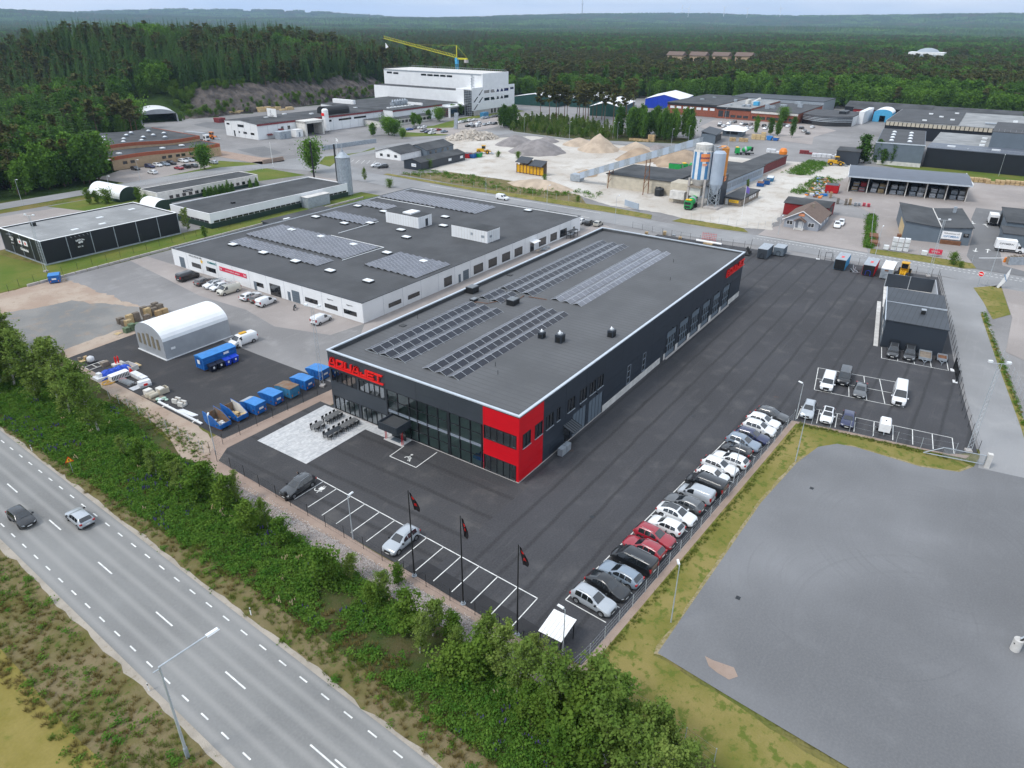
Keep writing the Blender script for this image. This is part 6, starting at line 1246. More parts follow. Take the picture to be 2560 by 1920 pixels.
# far right dark warehouses
t=thing('navy_warehouse','grey-blue warehouse with skylit roof beside the poplars','building',(284,-10.6,0),.11);MB().box(0,0,1.6,52,18.5,8.6).build('wall','grey_blue',t);MB().box(-.05,-.05,0,52,18.55,1.6).build('base_wall','conc_pale',t);MB().box(.3,.3,8.6,51.7,18.2,8.8).build('roof','roof_felt2',t);MB().box(-.2,-.2,8.55,.3,18.7,8.95).build('capping','cap_metal',t)
for k in range(4):
 for j in range(2):o=MB().box(6+k*10,5+j*7,8.8,8+k*10,7+j*7,9.1).build('skylight','frame_light',t);MB().lathe([(.9,9.1),(.8,9.4),(.3,9.6)],10,(7+k*10,6+j*7)).build('dome','lampglass',o)
t=thing('black_warehouse','very long black-walled warehouse with low pitched grey roof','building',(287,-10.9,0),.02);MB().box(0,-80,0,14,-.3,7.6).build('wall','wall_black',t);MB().box(-.3,-80,7.6,16,-.2,7.9).build('roof','roof_navy',t);MB().box(16,-36,7.0,60,-.2,7.5).build('rear_roof','roof_pale',t);mb=MB()
for k in range(40):mb.tube((1,-2*k-1,7.9),(1,-2*k-1,8.8),.05,n=4)
mb.box(.95,-79,8.75,1.05,-1,8.85);mb.build('roof_railing','steel',t)
for k in range(3):MB().box(20+k*12,-20,7.5,22+k*12,-18,8.1).build('skylight','lampglass',t);MB().box(6,-10-k*16,7.9,8,-7-k*16,8.3).build('skylight','lampglass',t)
t=thing('blue_block','tall slate-blue box building on the black warehouse roof','building',(305,-100,0));MB().box(0,0,7.6,40,68,13.6).build('wall','grey_blue',t);MB().box(.3,.3,13.6,40.3,68.3,13.9).build('roof','roof_felt2',t);mb=MB()
for k in range(34):mb.tube((1,2*k,13.9),(1,2*k,15),.05,n=4)
mb.build('roof_railing','steel',t)
t=thing('dark_annexe','small navy building with black roof behind the poplars','building',(272,11.5,0),.1);MB().box(0,0,0,12,9,5.4).build('wall','panel_navy_shade',t);MB().box(-.2,-.2,5.4,12.2,9.2,5.7).build('roof','roof_felt3',t)
t=thing('ribbed_factory','black factory with pale ribbed fascia band and ribbed grey roof','building',(372,-60,0),.03);MB().box(0,0,0,70,78,8.2).build('wall','wall_black',t);MB().box(-.4,-.2,8.2,70,78.2,8.5).build('roof','roof_pale',t);MB().box(.5,45,8.5,69,77.6,8.8).build('roof_section','roof_felt2',t);MB().box(24,-2,8.5,70,72,9.6).build('upper_roof','roof_slate',t)if False else None
for k in range(39):MB().box(-.5,k*2+.1,6.4,-.01,k*2+1.7,8.15).build('fascia_panel','beige',t)
for k in range(10):MB().box(8+(k%5)*12,8+(k//5)*40+(k%3)*6,8.5,10+(k%5)*12,10+(k//5)*40+(k%3)*6,9.0+.3).build('skylight','lampglass',t)
for a in(28,36):window(t,'W',a,a+4.2,1.0,4.8,3,3,frame='white_paint')
mb=MB();mb.tube((12,2,9.2),(12,34,9.2),.5);mb.tube((20,2,9.4),(12,10,9.2),.4);mb.box(16,0,8.8,22,6,10.4);mb.build('roof_ducting','galv',t)
t=thing('black_sheds','row of long black-roofed sheds at the forest edge on the right','building',(455,-40,0));gable(0,0,26,46,6.2,8.6,'y','wall_black','roof_felt3',t);gable(4,47,30,96,6.2,8.6,'y','wall_black','roof_felt3',t,wn_='wing_wall',rn='wing_roof')
t=thing('red_brick_shed','dark red gabled shed between brick factory and blue tent','building',(455,36,0));gable(0,0,22,14,5.4,7.4,'y','barn_red','roof_felt2',t);MB().box(-.06,2,.2,-.005,5,4).build('gate','off_white',t);MB().box(-.06,9,.2,-.005,12,4).build('gate','off_white',t)
tunnel('blue_tent','bright blue arched tent with white roof and dark doorway',443,30.6,10.4,20,7.2,.03,'tarp_hi','cyan',3.2,3.6,hs=5.0)
# brick factory with glazed curved front
t=thing('brick_factory','long red brick factory with flat grey roofs across the far car park','building',(400,70,0),.0)
MB().box(0,0,0,60,28,5.6).build('wall','brick_red',t);MB().box(0,28.2,0,66,50,6.6).build('wall','brick_red',t);MB().box(2,50.2,0,74,84,7.0).build('wall','brick_red',t)
for(a,b,c,d,z,m_)in((-.3,-.3,60.3,28.3,5.6,'roof_felt2'),(-.3,28.4,66,50.1,6.6,'roof_pale'),(1.6,50.3,74,84.4,7.0,'roof_felt3')):MB().box(a,b,z,c,d,z+.3).build('roof',m_,t)
MB().box(-.4,0,4.4,-.01,28,5.6).build('fascia','conc_pale',t);MB().box(-.4,28.3,5.4,-.01,50,6.6).build('fascia','frame_dark',t);MB().box(1.5,50.3,5.9,1.99,84,7.0).build('fascia','frame_dark',t)
for k in range(6):MB().box(-.08,1.5+k*4.4,1.0,-.005,5+k*4.4,2.6).build('window_band','glass_dark',t)
for k in range(5):MB().box(-.08,29.5+k*4,1,-.005,32.6+k*4,4.6 if k>2 else 2.4).build('window_band','glass_dark',t)
for k in range(7):MB().box(1.9,52+k*4.5,3.8,1.99,55+k*4.5,5.2).build('window_band','lampglass',t)
mb=MB();R=random.Random(9)
for k in range(16):x,y=R.uniform(6,55),R.uniform(4,78);mb.box(x,y,5.8 if y<28 else 7.0,x+R.uniform(1,4),y+R.uniform(1,4),R.uniform(7,8.6))
mb.build('roof_plant','galv',t);mb=MB();mb.tube((20,34,8.4),(34,34,9.6),.9,n=8);mb.box(24,38,6.9,30,40,9.4);mb.build('roof_duct','off_white',t);MB().box(18,30,7,22,33,9.2).build('roof_plant','cyan',t);MB().box(62,0,0,96,62,7.6).build('rear_hall','galv',t);MB().box(61.8,-.2,7.6,96,62,7.9).build('rear_roof','roof_slate',t)
t=thing('glass_pavilion','curved glass-fronted showroom at the end of the brick factory','building',(404,41,0));P=[(26*(1-cos(k*pi/14))*.0+6-9*sin(k*pi/12)*1.0,k*2.3)for k in range(13)];P=[(4-7.5*sin(pi*k/12),28*k/12)for k in range(13)]
mb=MB()
for(xa,ya),(xb,yb)in zip(P,P[1:]):mb.quad((xa,ya,0),(xb,yb,0),(xb,yb,5),(xa,ya,5))
mb.build('glazing','glass_dark',t)
for z in(2.4,3.2,4.0,4.8):
 mb=MB()
 for(xa,ya),(xb,yb)in zip(P,P[1:]):mb.add([(xa-.3,ya,z),(xb-.3,yb,z),(xb-.3,yb,z+.3),(xa-.3,ya,z+.3)],[(0,1,2,3)])
 mb.build('sun_louvre','cap_metal',t)
mb=MB();Q=P+[(34,28),(34,0)];mb.prism([(p[0]-.5,p[1])for p in Q][::-1]if False else ccw([(p[0]-.5,p[1])for p in Q]),5.0,5.5);mb.build('roof','roof_felt2',t);MB().box(5,0,0,34,28,5).build('wall','white_wall',t);MB().box(14,6,5.5,24,10,7).build('roof_light','frame_dark',t);MB().box(20,-3,0,50,-.1,7).build('white_wing','white_wall',t)
# green halls behind the pine plot
def greenhall(label,x,y,rz,l,w,h):
 t=thing('green_hall',label,'building',(x,y,0),rz,'green halls behind the pines');gable(0,0,l,w,h,h+2.6,'x','green_wall','white_paint',t)
 mb=MB()
 for k in range(1,int(w/2)):mb.box(-.05,k*2-.04,0,-.003,k*2+.04,h)
 mb.build('cladding_rib','green_dark',t)
greenhall('dark green hall with white roof nearest the white factory',391,232,.1,22,36,5.2);greenhall('dark green hall with white roof in the middle of the pines',402,205,.15,36,22,5.2);greenhall('dark green hall with white roof farthest to the right',366,170,.25,44,20,5.6)
t=thing('blue_hall','bright blue hall with white gable roof left of the brick factory','building',(432,156,0),.2);gable(0,0,40,26,6,9,'x','blue_bin','white_paint',t)
t=thing('dark_open_shed','navy lean-to shed with open end beside the conveyor road','shed',(293,81.4,0),.15);MB().box(0,0,0,.2,7,4.6).build('wall','grey_blue',t);MB().box(0,6.8,0,20,7,5.2).build('wall','grey_blue',t);MB().add([(-.3,-.3,4.2),(20,-.3,4.2),(20,7.3,5.6),(-.3,7.3,5.6),(-.3,-.3,4.4),(20,-.3,4.4),(20,7.3,5.8),(-.3,7.3,5.8)],BXF).build('roof','roof_slate',t);MB().box(1,.6,0,19,6.6,3).build('stored_goods','frame_dark',t)
t=thing('gate_lodge','small grey lodge with white hipped roof in the far car park','building',(326,79,0),.1);MB().box(0,0,0,10,10,2.8).build('wall','grey_blue',t);MB().add([(-1.5,-1.5,2.8),(11.5,-1.5,2.8),(11.5,11.5,2.8),(-1.5,11.5,2.8),(5,3,5),(5,7,5)],[(0,1,4),(1,2,5,4),(2,3,5),(3,0,4,5)]).build('roof','white_paint',t);MB().box(-.05,2,1,-.003,8,2.2).build('window','glass_dark',t)
# merchants' sheds at the right edge
t=thing('store_shed','dark grey lean-to store at the right edge behind the box truck','shed',(176,-54,0),.1);MB().box(0,0,0,20,9,4.6).build('wall','grey_blue',t);MB().box(-.3,-.3,4.6,20.3,9.3,4.8).build('roof','roof_felt3',t);MB().box(12,9.003,.1,18,9.06,3.8).build('opening','black',t);MB().box(-9,-1,0,-.1,10,3.4).build('lean_to','grey_blue',t);MB().box(-9.2,-1.2,3.4,-.05,10.2,3.6).build('lean_to_roof','roof_felt2',t)
t=thing('grey_store','tall grey store building cut by the right picture edge','building',(200,-66,0),.1);MB().box(0,0,0,26,14,7).build('wall','grey_blue',t);MB().box(-.3,-.3,7,26.3,14.3,7.3).build('roof','roof_felt2',t);MB().box(-.08,8,3,-.004,12,6).build('sign_board','white_paint',t)
# distant blocks among the woods
def far_blocks(label,cx,cy,n,dx_,dy_,roofm,wallm,h):
 t=thing('housing_block',label,'building',(cx,cy,hill(cx,cy)))
 for k in range(n):
  x,y=k*dx_,k*dy_;MB().box(x,y,0,x+14,y+19,h).build('wall',wallm,t);MB().yprism([(x-1,h),(x+15,h),(x+7,h+4)],y-1,y+20).build('roof',roofm,t)
  for j in range(4):
   for z in range(2):MB().box(x-.2,y+2+j*4.4,4+z*(h-10)/2+4,x-.05,y+4+j*4.4,7+z*(h-10)/2+4).build('window','glass_dark',t)
far_blocks('row of brown-roofed housing blocks among the distant woods',820,318,4,12,-24,'tile_brown','brick_orange',19)
t=thing('glass_centre','white glazed centre with domed roof far off in the woods','building',(1150,95,hill(1150,95)));MB().box(0,-22,0,30,22,20).build('wall','white_paint',t);MB().box(-.5,-20,10,-.1,20,17).build('glazing','galv',t);MB().lathe([(15,20),(11,23),(4,25)],20,(20,0)).build('dome','galv',t)
t=thing('radio_mast','thin grey radio mast on the far horizon hills','mast',(7600,4300,hill(7600,4300)));MB().tube((0,0,0),(0,0,190),6,2,n=6).build('mast_tube','steel',t);MB().box(-9,-9,120,9,9,126).build('platform','steel',t)
for k,(x,y)in enumerate(((7700,3100),(8050,2600),(8200,2900),(8500,3500),(8350,2350))):
 t=thing('wind_turbine',f'white wind turbine on the horizon, {NW[k]} of five from the left','wind turbine',(x,y,hill(x,y)-5),group='wind turbines on the horizon');MB().tube((0,0,0),(0,0,110),3,2,n=8).build('tower','white_paint',t);MB().cbox(0,0,108,8,4,4).build('nacelle','white_paint',t)
 for j in range(3):a=.3*k+j*2*pi/3;MB().tube((-5,0,110),(-5,50*cos(a),110+50*sin(a)),2.2,.5,n=4).build('blade','white_paint',t)

# ---------------------------------------------------------------- containers and bins in the storage yard
def skip(label,x,y,rz=0,w=1.95,lid='blue_lid',body='blue_skip',l=3.5,h=1.75,open_=False,lab_txt=True,grp='blue skips along the fence',grate=False):
 t=thing('waste_skip',label,'skip',(x,y,0),rz,grp);prof=[(0,.2),(2.3*l/3.5,.2),(l,h*.72),(l,h*.86),(l*.72,h),(0,h)]
 if open_:
  mb=MB();H_=h+.35
  for xx in(0,w-.07):mb.xprism([(0,.3),(l*.8,.3),(l,.9),(l,H_+.25),(l*.45,H_-.1),(0,.95)],xx,xx+.07)
  mb.box(.07,0,.3,w-.07,.07,.95);mb.build('side_wall',body,t);MB().box(.07,.07,.3,w-.07,l-.3,.42).build('floor','skip_rusty',t);MB().box(.07,l-.35,.42,w-.07,l-.28,H_-.2).build('end_wall','skip_rusty',t)
  mb=MB()
  for xx in(.075,w-.095):mb.xprism([(.1,.45),(l*.8,.45),(l*.97,.9),(l*.97,H_+.2),(l*.45,H_-.12),(.1,.9)],xx,xx+.02)
  mb.build('lining','skip_rusty' if 'scrap' in label else 'off_white',t)
  R=random.Random(len(label));mb=MB()
  for k in range(26 if 'scrap' in label else 10):s_=R.uniform(.12,.3)if 'scrap' in label else R.uniform(.3,.8);mb.cbox(R.uniform(.3,w-.3),R.uniform(.3,l*.75),.42+R.uniform(0,.22),s_,s_*1.4,.12,R.uniform(0,3))
  mb.build('waste_load','bag_white' if 'scrap' in label else 'wood_pale',t)
 else:
  mb=MB();mb.xprism(prof,0,w);b=mb.build('body',body,t);MB().add([(-.04,-.04,h+.01),(w+.04,-.04,h+.01),(w+.04,l*.72,h+.01),(-.04,l*.72,h+.01),(-.02,-.02,h+.09),(w+.02,-.02,h+.09),(w+.02,l*.72,h+.09),(-.02,l*.72,h+.09)],[(4,5,6,7),(0,1,5,4),(1,2,6,5),(2,3,7,6),(3,0,4,7)]).build('lid',lid,t)
  mb=MB();mb.xprism([(l*.73,h+.01),(l+.03,h*.86+.01),(l+.03,h*.86+.07),(l*.73,h+.07)],-.03,w+.03);mb.build('hinged_lid','steel' if grate else lid,t)
  mb=MB()
  for z in(.75,1.25):mb.box(-.05,-.04,z,w+.05,-.002,z+.09)
  for y_ in(.6,1.4,2.1):mb.box(-.06,y_,.25,-.002,y_+.09,h-.05)
  mb.build('stiffening_rib',body,t)
  if lab_txt:MB().box(w*.3,-.062,h*.5,w*.7,-.045,h*.68).build('label_plate','white_paint',t)
  for xx in(.25,w-.4):MB().box(xx,-.06,.42,xx+.16,-.042,.7).build('reflector','orange',t)
 mb=MB();mb.tube((-.06,.5,.9),(-.22,.5,.9),.07);mb.tube((w+.06,.5,.9),(w+.22,.5,.9),.07);mb.box(.15,.1,.0,.35,2.2,.2);mb.box(w-.35,.1,0,w-.15,2.2,.2);mb.build('skid','rust',t)
 return t
skip('open blue skip with rusty inside and scrap, leftmost of the row',-14.2,42.3,.06,open_=True);skip('open blue skip filled with boards, second of the row',-11.3,42.2,.06,open_=True)
skip('closed blue skip with grey grated rear lid',-8.4,41.7,.06,grate=True);skip('blue skip with wide white label plate mid row',-5.0,41.9,.06);skip('pale blue skip with rusty lid',-2.0,41.7,.06,lid='skip_rusty',body='blue_pale',lab_txt=False);skip('blue skip next to the pale blue one',1.2,41.9,.06);skip('blue skip half hidden by the corner of the dark hall',5.0,42.6,.06,w=2.2)
skip('lone blue skip with pointed end on the dirt by the black building',2.6,128.6,-.5,w=2.2,grp=None)
t=thing('roll_off_container','big blue roll-off container with pale lid beside the storage tent','container',(-3.9,61.3,0),-.02)
MB().box(0,0,.25,6.4,2.4,2.45).build('body','blue_skip',t);mb=MB();mb.xprism([(-.05,2.45),(1.2,2.7),(2.45,2.45),(2.45,2.38),(-.05,2.38)],-.05,6.45);mb.build('lid','blue_lid',t);mb=MB()
for z in(.7,1.2,1.7,2.15):mb.box(0,-.06,z,6.4,-.002,z+.1)
for y in(.5,1.2,1.9):mb.box(-.06,y,.3,-.002,y+.1,2.4)
mb.build('stiffening_rib','blue_skip',t);MB().box(-.08,.9,1.2,-.062,1.6,1.9).build('label_plate','white_paint',t);MB().box(3.9,-.08,1.8,4.9,-.062,2.2).build('label_plate','white_paint',t);MB().box(.2,.3,0,6.2,2.1,.25).build('skid','rust',t)
def wheelie(label,x,y,m_):
 t=thing('wheeled_bin',label,'bin',(x,y,0),-.02,'bins before the blue container');MB().add([(-.5,-.38,.15),(.5,-.38,.15),(.5,.38,.15),(-.5,.38,.15),(-.62,-.5,1.15),(.62,-.5,1.15),(.62,.5,1.15),(-.62,.5,1.15)],BXF).build('body',m_,t);MB().add([(-.65,-.55,1.16),(.65,-.55,1.16),(.65,.55,1.3),(-.65,.55,1.3),(-.65,-.55,1.22),(.65,-.55,1.22),(.65,.55,1.38),(-.65,.55,1.38)],[(4,5,6,7),(0,1,5,4),(1,2,6,5),(2,3,7,6),(3,0,4,7)]).build('lid',m_,t);MB().box(-.14,-.52,.6,.14,-.47,.95).build('label_plate','white_paint',t)
 for a in(-.4,.4):MB().tube((a,-.3,.08),(a+.05,-.3,.08),.08,n=8).build('wheel','rubber',t)
for k,(m_,c)in enumerate((('navy_bin','black'),('navy_bin','black'),('blue_bin','bright blue'),('blue_bin','bright blue'))):wheelie(f'{c} wheeled bin before the blue container, {NW[k]} from its left end',-2.9+k*1.42,60.45,m_)
# loose goods along the edge of the storage yard
def S5(x,y):return g('S5',x,y)
def good(name,label,x,y,cat,rz=0,grp='goods stored at the yard edge'):return thing(name,label,cat,(*S5(x,y),0),rz,grp)
t=good('bulk_bag','white bulk bag on a black pallet at the far end of the stored goods',310,290,'bag');MB().box(-.65,-.6,0,.65,.6,.14).build('pallet','frame_dark',t);mb=MB();mb.lathe([(.5,.14),(.62,.4),(.6,.9),(.4,1.05),(.15,1.2)],10);mb.build('sack','bag_white',t,smooth=True)
t=good('cable_reel','small wooden reel and boards beside the bulk bag',190,265,'reel');MB().box(-.7,-.5,0,.3,.5,.12).build('pallet','wood_pale',t);MB().tube((.1,0,.45),(.6,0,.45),.32,n=12).build('drum','wood',t);MB().cbox(-.4,.5,.12,.5,.4,.5).build('box','wood_grey',t)
t=good('bar_grid','pale open steel frame lying flat by the pallets',400,350,'frame',0);mb=MB()
for a in(-.9,.9):mb.tube((-1.7,a,.15),(1.7,a,.15),.07)
for a in(-1.7,-.4,.6,1.7):mb.tube((a,-.9,.15),(a,.9,.15),.06)
mb.build('tube_frame','off_white',t);MB().cbox(.9,-1.0,0,1.2,.9,.75).build('block_stack','wood_grey',t)
t=good('tarp_pile','pile of timber under a crumpled bright blue tarpaulin',700,470,'pile',0);R=random.Random(8);V=[];F=[];nx_,ny_=18,8
for i in range(nx_+1):
 for j in range(ny_+1):e=min(i,nx_-i,3)/3*min(j,ny_-j,2)/2;V.append((-2.8+5.6*i/nx_,-1.0+2.0*j/ny_,.05+1.0*min(1,e*1.3)*(.75+.3*R.random())))
for i in range(nx_):
 for j in range(ny_):a=i*(ny_+1)+j;F.append((a,a+ny_+1,a+ny_+2,a+1))
MB().add(V,F).build('tarpaulin','blue_tarp',t);MB().box(-3.4,-.9,0,1.5,.9,.5).build('timber','bag_white',t);MB().box(2.2,-.6,0,4.2,1.1,.12).build('pallet','wood_pale',t);MB().box(-2.9,-.4,.3,-2.3,.5,1.1).build('sack','bag_white',t)
t=good('crate','open cream crate at the right end of the blue tarpaulin',930,390,'crate',-1.5);mb=MB();mb.box(-1.4,-.7,0,1.4,-.6,.8);mb.box(-1.4,.6,0,1.4,.7,.8);mb.box(-1.4,-.6,0,-1.3,.6,.8);mb.box(1.3,-.6,0,1.4,.6,.8);mb.build('side_board','off_white',t);MB().box(-1.3,-.6,0,1.3,.6,.08).build('base','wood_grey',t)
t=good('gas_bottles','two upright red cylinders on pale blocks behind the tarpaulin',735,330,'cylinder',0);MB().box(-.9,-.6,0,.9,.5,.35).build('block_stack','off_white',t)
for a in(-.25,.2):MB().lathe([(.14,.35),(.14,1.4),(.05,1.55),(.05,1.65)],10,(a,0)).build('cylinder','sign_red',t)
t=good('marker_cone','single red marker bag beside the cream crate',945,440,'marker');MB().lathe([(.32,0),(.3,.05),(.08,.8)],10).build('cone','sign_red',t);MB().lathe([(.22,.3),(.18,.45)],10).build('band','orange',t)
t=good('vent_unit','white louvred box unit in the goods along the bank',760,550,'unit',0);MB().box(-1.5,-.6,.1,1.5,.6,1.05).build('casing','white_paint',t);mb=MB()
for k in range(11):mb.box(-1.4+k*.26,-.63,.3,-1.27+k*.26,-.602,.95)
mb.build('louvre','frame_dark',t)
t=good('pipe_rack','bundle of grey steel tubes with red wrap on the ground',880,620,'tubes',-1.5);mb=MB();R=random.Random(2)
for k in range(14):mb.tube((-1.6+R.uniform(-.1,.1),-.5+k*.075,.12+.1*(k%4)),(1.6+R.uniform(-.2,.2),-.55+k*.08,.15+.1*(k%4)),.035)
mb.build('tubes','steel',t);MB().cbox(-1.6,.3,0,.9,.6,.2,.4).build('wrap','sign_red',t);MB().cbox(1.2,.1,0,.2,1.6,.1).build('bearer','wood_grey',t)
t=good('hose_coil','loose coil of yellow hose on the gravel bank',600,620,'hose');mb=MB();R=random.Random(6)
for k in range(4):
 r=.5+.18*k;ox,oy=R.uniform(-.3,.3),R.uniform(-.3,.3)
 for j in range(14):a=j*2*pi/14;b=a+2*pi/14;mb.tube((ox+r*cos(a),oy+r*.8*sin(a),.05+.03*k),(ox+r*cos(b),oy+r*.8*sin(b),.05+.03*k),.04,n=5)
mb.tube((.6,-.3,.05),(1.6,.2,.05),.04);mb.build('hose','yellow',t)
t=good('wrapped_pallets','long low stack of white-wrapped boards beside the louvred unit',1060,540,'stack',-1.6)
for k in range(3):MB().box(-1.5+k*1.3,-.5,.1,-.3+k*1.3,.5,.75).build('bundle','bag_white',t)
MB().box(-1.6,-.5,0,2.3,.5,.09).build('pallet','wood_grey',t)
t=good('wrapped_bundle','white-wrapped bundle with red printed mark',1165,670,'bundle',-.2);mb=MB();mb.xprism([(-.6,.05),(.6,.05),(.7,.5),(.45,1.0),(-.45,1.0),(-.7,.5)],-.9,.9);mb.build('wrap','bag_white',t);MB().box(-.3,-.71,.35,.3,-.66,.7).build('mark','sign_red',t)
t=good('grating','flat white slatted grating lying on the asphalt',1030,700,'grating',.0);mb=MB()
for k in range(5):mb.box(-.9,-.6+k*.28,.03,.9,-.6+k*.28+.2,.07)
mb.build('slat','bag_white',t)
t=good('insulation_rolls','group of cream rolls and boxes on a pallet near the bank',1290,840,'rolls',-1.5);MB().box(-1.6,-.9,0,1.8,.9,.14).build('pallet','wood_grey',t)
for k in range(2):MB().tube((-.2+.8*k,-.9,.5),(-.2+.8*k,.5,.5),.36,n=14).build('roll','beige',t)
MB().cbox(-1.0,0,.14,.9,1.1,.9).build('box','off_white',t);MB().cbox(.1,1.4,.0,1.2,.9,1.0).build('box','off_white',t)
t=good('wire_bin','cream wire-sided crate behind the cream rolls',1460,780,'crate',-.1);mb=MB();mb.box(-.75,-.6,.1,.75,-.52,.95);mb.box(-.75,.52,.1,.75,.6,.95);mb.box(-.75,-.52,.1,-.67,.52,.95);mb.box(.67,-.52,.1,.75,.52,.95);mb.build('side_board','beige',t);MB().box(-.67,-.52,.1,.67,.52,.2).build('base','wood',t)
t=good('green_sacks','heap of pale green plastic sacks beside the cream rolls',1450,900,'sacks',0)
M('green_bag',(.4,.55,.45),.4,.15,2)
R=random.Random(12)
for k in range(9):mb=MB();mb.lathe([(.15,0),(.3,.08),(.28,.2),(.1,.28)],8);o=mb.build('sack','green_bag' if k%3 else 'bag_white',t,loc=(R.uniform(-.7,.9),R.uniform(-.6,.6),.12*(k//3)))
for k,(x,y)in enumerate(((1675,930),(1765,980))):
 t=good('stone_block',('left','right')[k]+' of the two pale concrete blocks standing apart on the asphalt',x,y,'block',.2);MB().box(-.5,-.5,0,.5,.5,.3).build('base','off_white',t);MB().box(-.5,-.5,.3,-.2,.5,.7).build('cheek','off_white',t);MB().box(.2,-.5,.3,.5,.5,.7).build('cheek','off_white',t);MB().box(-.2,-.1,.3,.2,.45,.55).build('core','wood_grey',t)
t=good('white_boards','short stack of long white boards lying on the asphalt',1835,1100,'boards',-1.5)
for k in range(4):MB().box(-1.9+.15*k,-.4+.2*k,0,1.8+.1*k,-.22+.2*k,.14).build('board','bag_white',t)
a,b=S5(1390,940),S5(2075,1290);t=thing('white_beam','very long white beam lying along the edge of the storage yard','beam',(*a,0),atan2(b[1]-a[1],b[0]-a[0]));l_=hypot(b[0]-a[0],b[1]-a[1]);MB().box(0,-.16,.12,l_,.16,.3).build('profile','bag_white',t)
for f in(.15,.85):MB().box(l_*f-.1,-.5,0,l_*f+.1,.5,.12).build('bearer','off_white',t)
# pallet stacks beside the tent
def pallets(label,x,y,n,mat,rz=0,grp='pallet stacks behind the tent',boxed=0):
 t=thing('pallet_stack',label,'pallets',(x,y,0),rz,grp)
 for k in range(n):
  mb=MB();z=k*.15
  for j in range(5):mb.box(-.6,-.4+j*.175,z+.11,.6,-.4+j*.175+.1,z+.14)
  for j in(-.38,0,.34):mb.box(-.6,j,z,.6,j+.09,z+.11)
  mb.build('pallet',mat,t)
R=random.Random(21);k=0
for i in range(7):
 for j in range(3):
  if R.random()<.85:
   mt=R.choice(('wood','wood_grey','wood_grey','wood_pale'));cn2={'wood':'tan','wood_grey':'weathered grey','wood_pale':'pale new'}[mt]
   n=R.choice((5,8,10,12));pallets(f'{cn2} pallet stack behind the tent, {NW[i]} along and {("front", "middle", "rear")[j]} row',-.6+i*1.3+R.uniform(-.1,.1),90.4+j*1.5+.12*i+R.uniform(-.1,.1),n,mt,R.uniform(-.1,.1))
M('moss_block',(.12,.17,.1),.9,.2,2)
for i in range(3):
 t=thing('block_pile',f'mossy green stone pallet by the tent, {NW[i]} of three from the left','stones',(-2.2+i*1.15,88.3+.15*i,0),.1,'mossy stone pallets')
 for k in range(3+i%2):MB().box(-.5,-.5,k*.34,.5,.5,k*.34+.3).build('course','moss_block',t)
t=thing('loose_pallet','single pale pallet lying on the gravel near the tent','pallet',(*g('R4',725,1020),0),.3)
for j in range(5):MB().box(-.6,-.5+j*.21,.1,.6,-.5+j*.21+.15,.14).build('board','wood_pale',t)
MB().box(-.6,-.5,0,.6,.5,.1).build('base','off_white',t)

# ---------------------------------------------------------------- fences
PM={}
def fence(name,label,pts,step,h,postmat,wires=3,r=.035,group='fences',rail=None,mesh=None):
 t=thing(name,label,'fence',(0,0,0),0,group)
 if(h,r,postmat)not in PM:PM[h,r,postmat]=MB().tube((0,0,0),(0,0,h),r,n=6).mesh('post',postmat)
 seq=[]
 for a,b in zip(pts,pts[1:]):
  d=hypot(b[0]-a[0],b[1]-a[1]);n=max(1,round(d/step))if step else 1
  seq+=[(a[0]+(b[0]-a[0])*k/n,a[1]+(b[1]-a[1])*k/n)for k in range(n)]
 seq.append(pts[-1])
 for p in seq:obj('post',PM[h,r,postmat],t,(p[0],p[1],0))
 mb=MB()
 for p,q in zip(seq,seq[1:]):
  for k in range(wires):z=h*(.06+.9*k/(max(1,wires-1)));mb.tube((*p,z),(*q,z),.008,n=3,cap=False)
  if mesh:
   L_=hypot(q[0]-p[0],q[1]-p[1]);m=int(L_/mesh)
   for k in range(m):x,y=p[0]+(q[0]-p[0])*k/m,p[1]+(q[1]-p[1])*k/m;mb.tube((x,y,.05),(x,y,h*.97),.004,n=3,cap=False)
 if wires:mb.build('wire',postmat if postmat!='mast_grey' else 'steel',t)
 return t
fence('mesh_fence','black-post wire fence along the front bays above the stone bed',[(-19.2,36),(-19.2,33),(-19.3,30),(-19.6,26.6),(-19.8,23.1),(-20,20.1),(-20.1,16.9),(-20.3,13.6),(-20.4,10.4),(-20.5,7.2),(-20.7,4.1),(-20.8,.8),(-21,-2.5),(-21.1,-5.8),(-21.2,-9.1),(-21.3,-12.2),(-21.45,-15.1),(-21.5,-20.6)],0,1.75,'black',5,mesh=.45)
fence('mesh_fence','grey-post wire fence behind the long row of parked cars',[(-21.5,-20.6),(-19.1,-21.0),(37.0,-24.7)],2.7,1.6,'mast_grey',4,mesh=.5);fence('mesh_fence','grey-post fence between corner bays and the grass bank',[(37.0,-24.7),(38.4,-32.3),(39.2,-41.5),(40.4,-45.6)],3,1.9,'mast_grey',3)
fence('mesh_fence','black-post fence between the blue skips and the front yard',[(-18.5,38.6),(-16.1,39.1),(-13.2,39.2),(-10.2,39.3),(-7.3,39.4),(-4.6,39.3),(-1.5,39.4),(1.4,39.4)],0,1.75,'black',4,mesh=.5);fence('mesh_fence','weathered grey fence along the bank below the stored goods',[g('Q1',*p)for p in((760,440),(890,500),(1040,600),(1155,650),(1245,700),(1385,790),(1410,810))],2.8,1.7,'mast_grey',3)
fence('mesh_fence','tall dark fence along the side road on the right',[(42.6,-48.2),(55.3,-45.3),(74.5,-42.6),(88.5,-40.6),(111.4,-36.6),(125.4,-34.4)],2.7,2.1,'black',4,mesh=.6);fence('mesh_fence','dark fence along the street behind the dark hall',[(124,44),(122.4,34),(121.6,20),(123.4,11)],3,1.8,'black',3);fence('mesh_fence','dark fence along the street behind the roll-off boxes',[(124.6,-8),(125.6,-20),(125.9,-33)],3.2,1.8,'black',3)
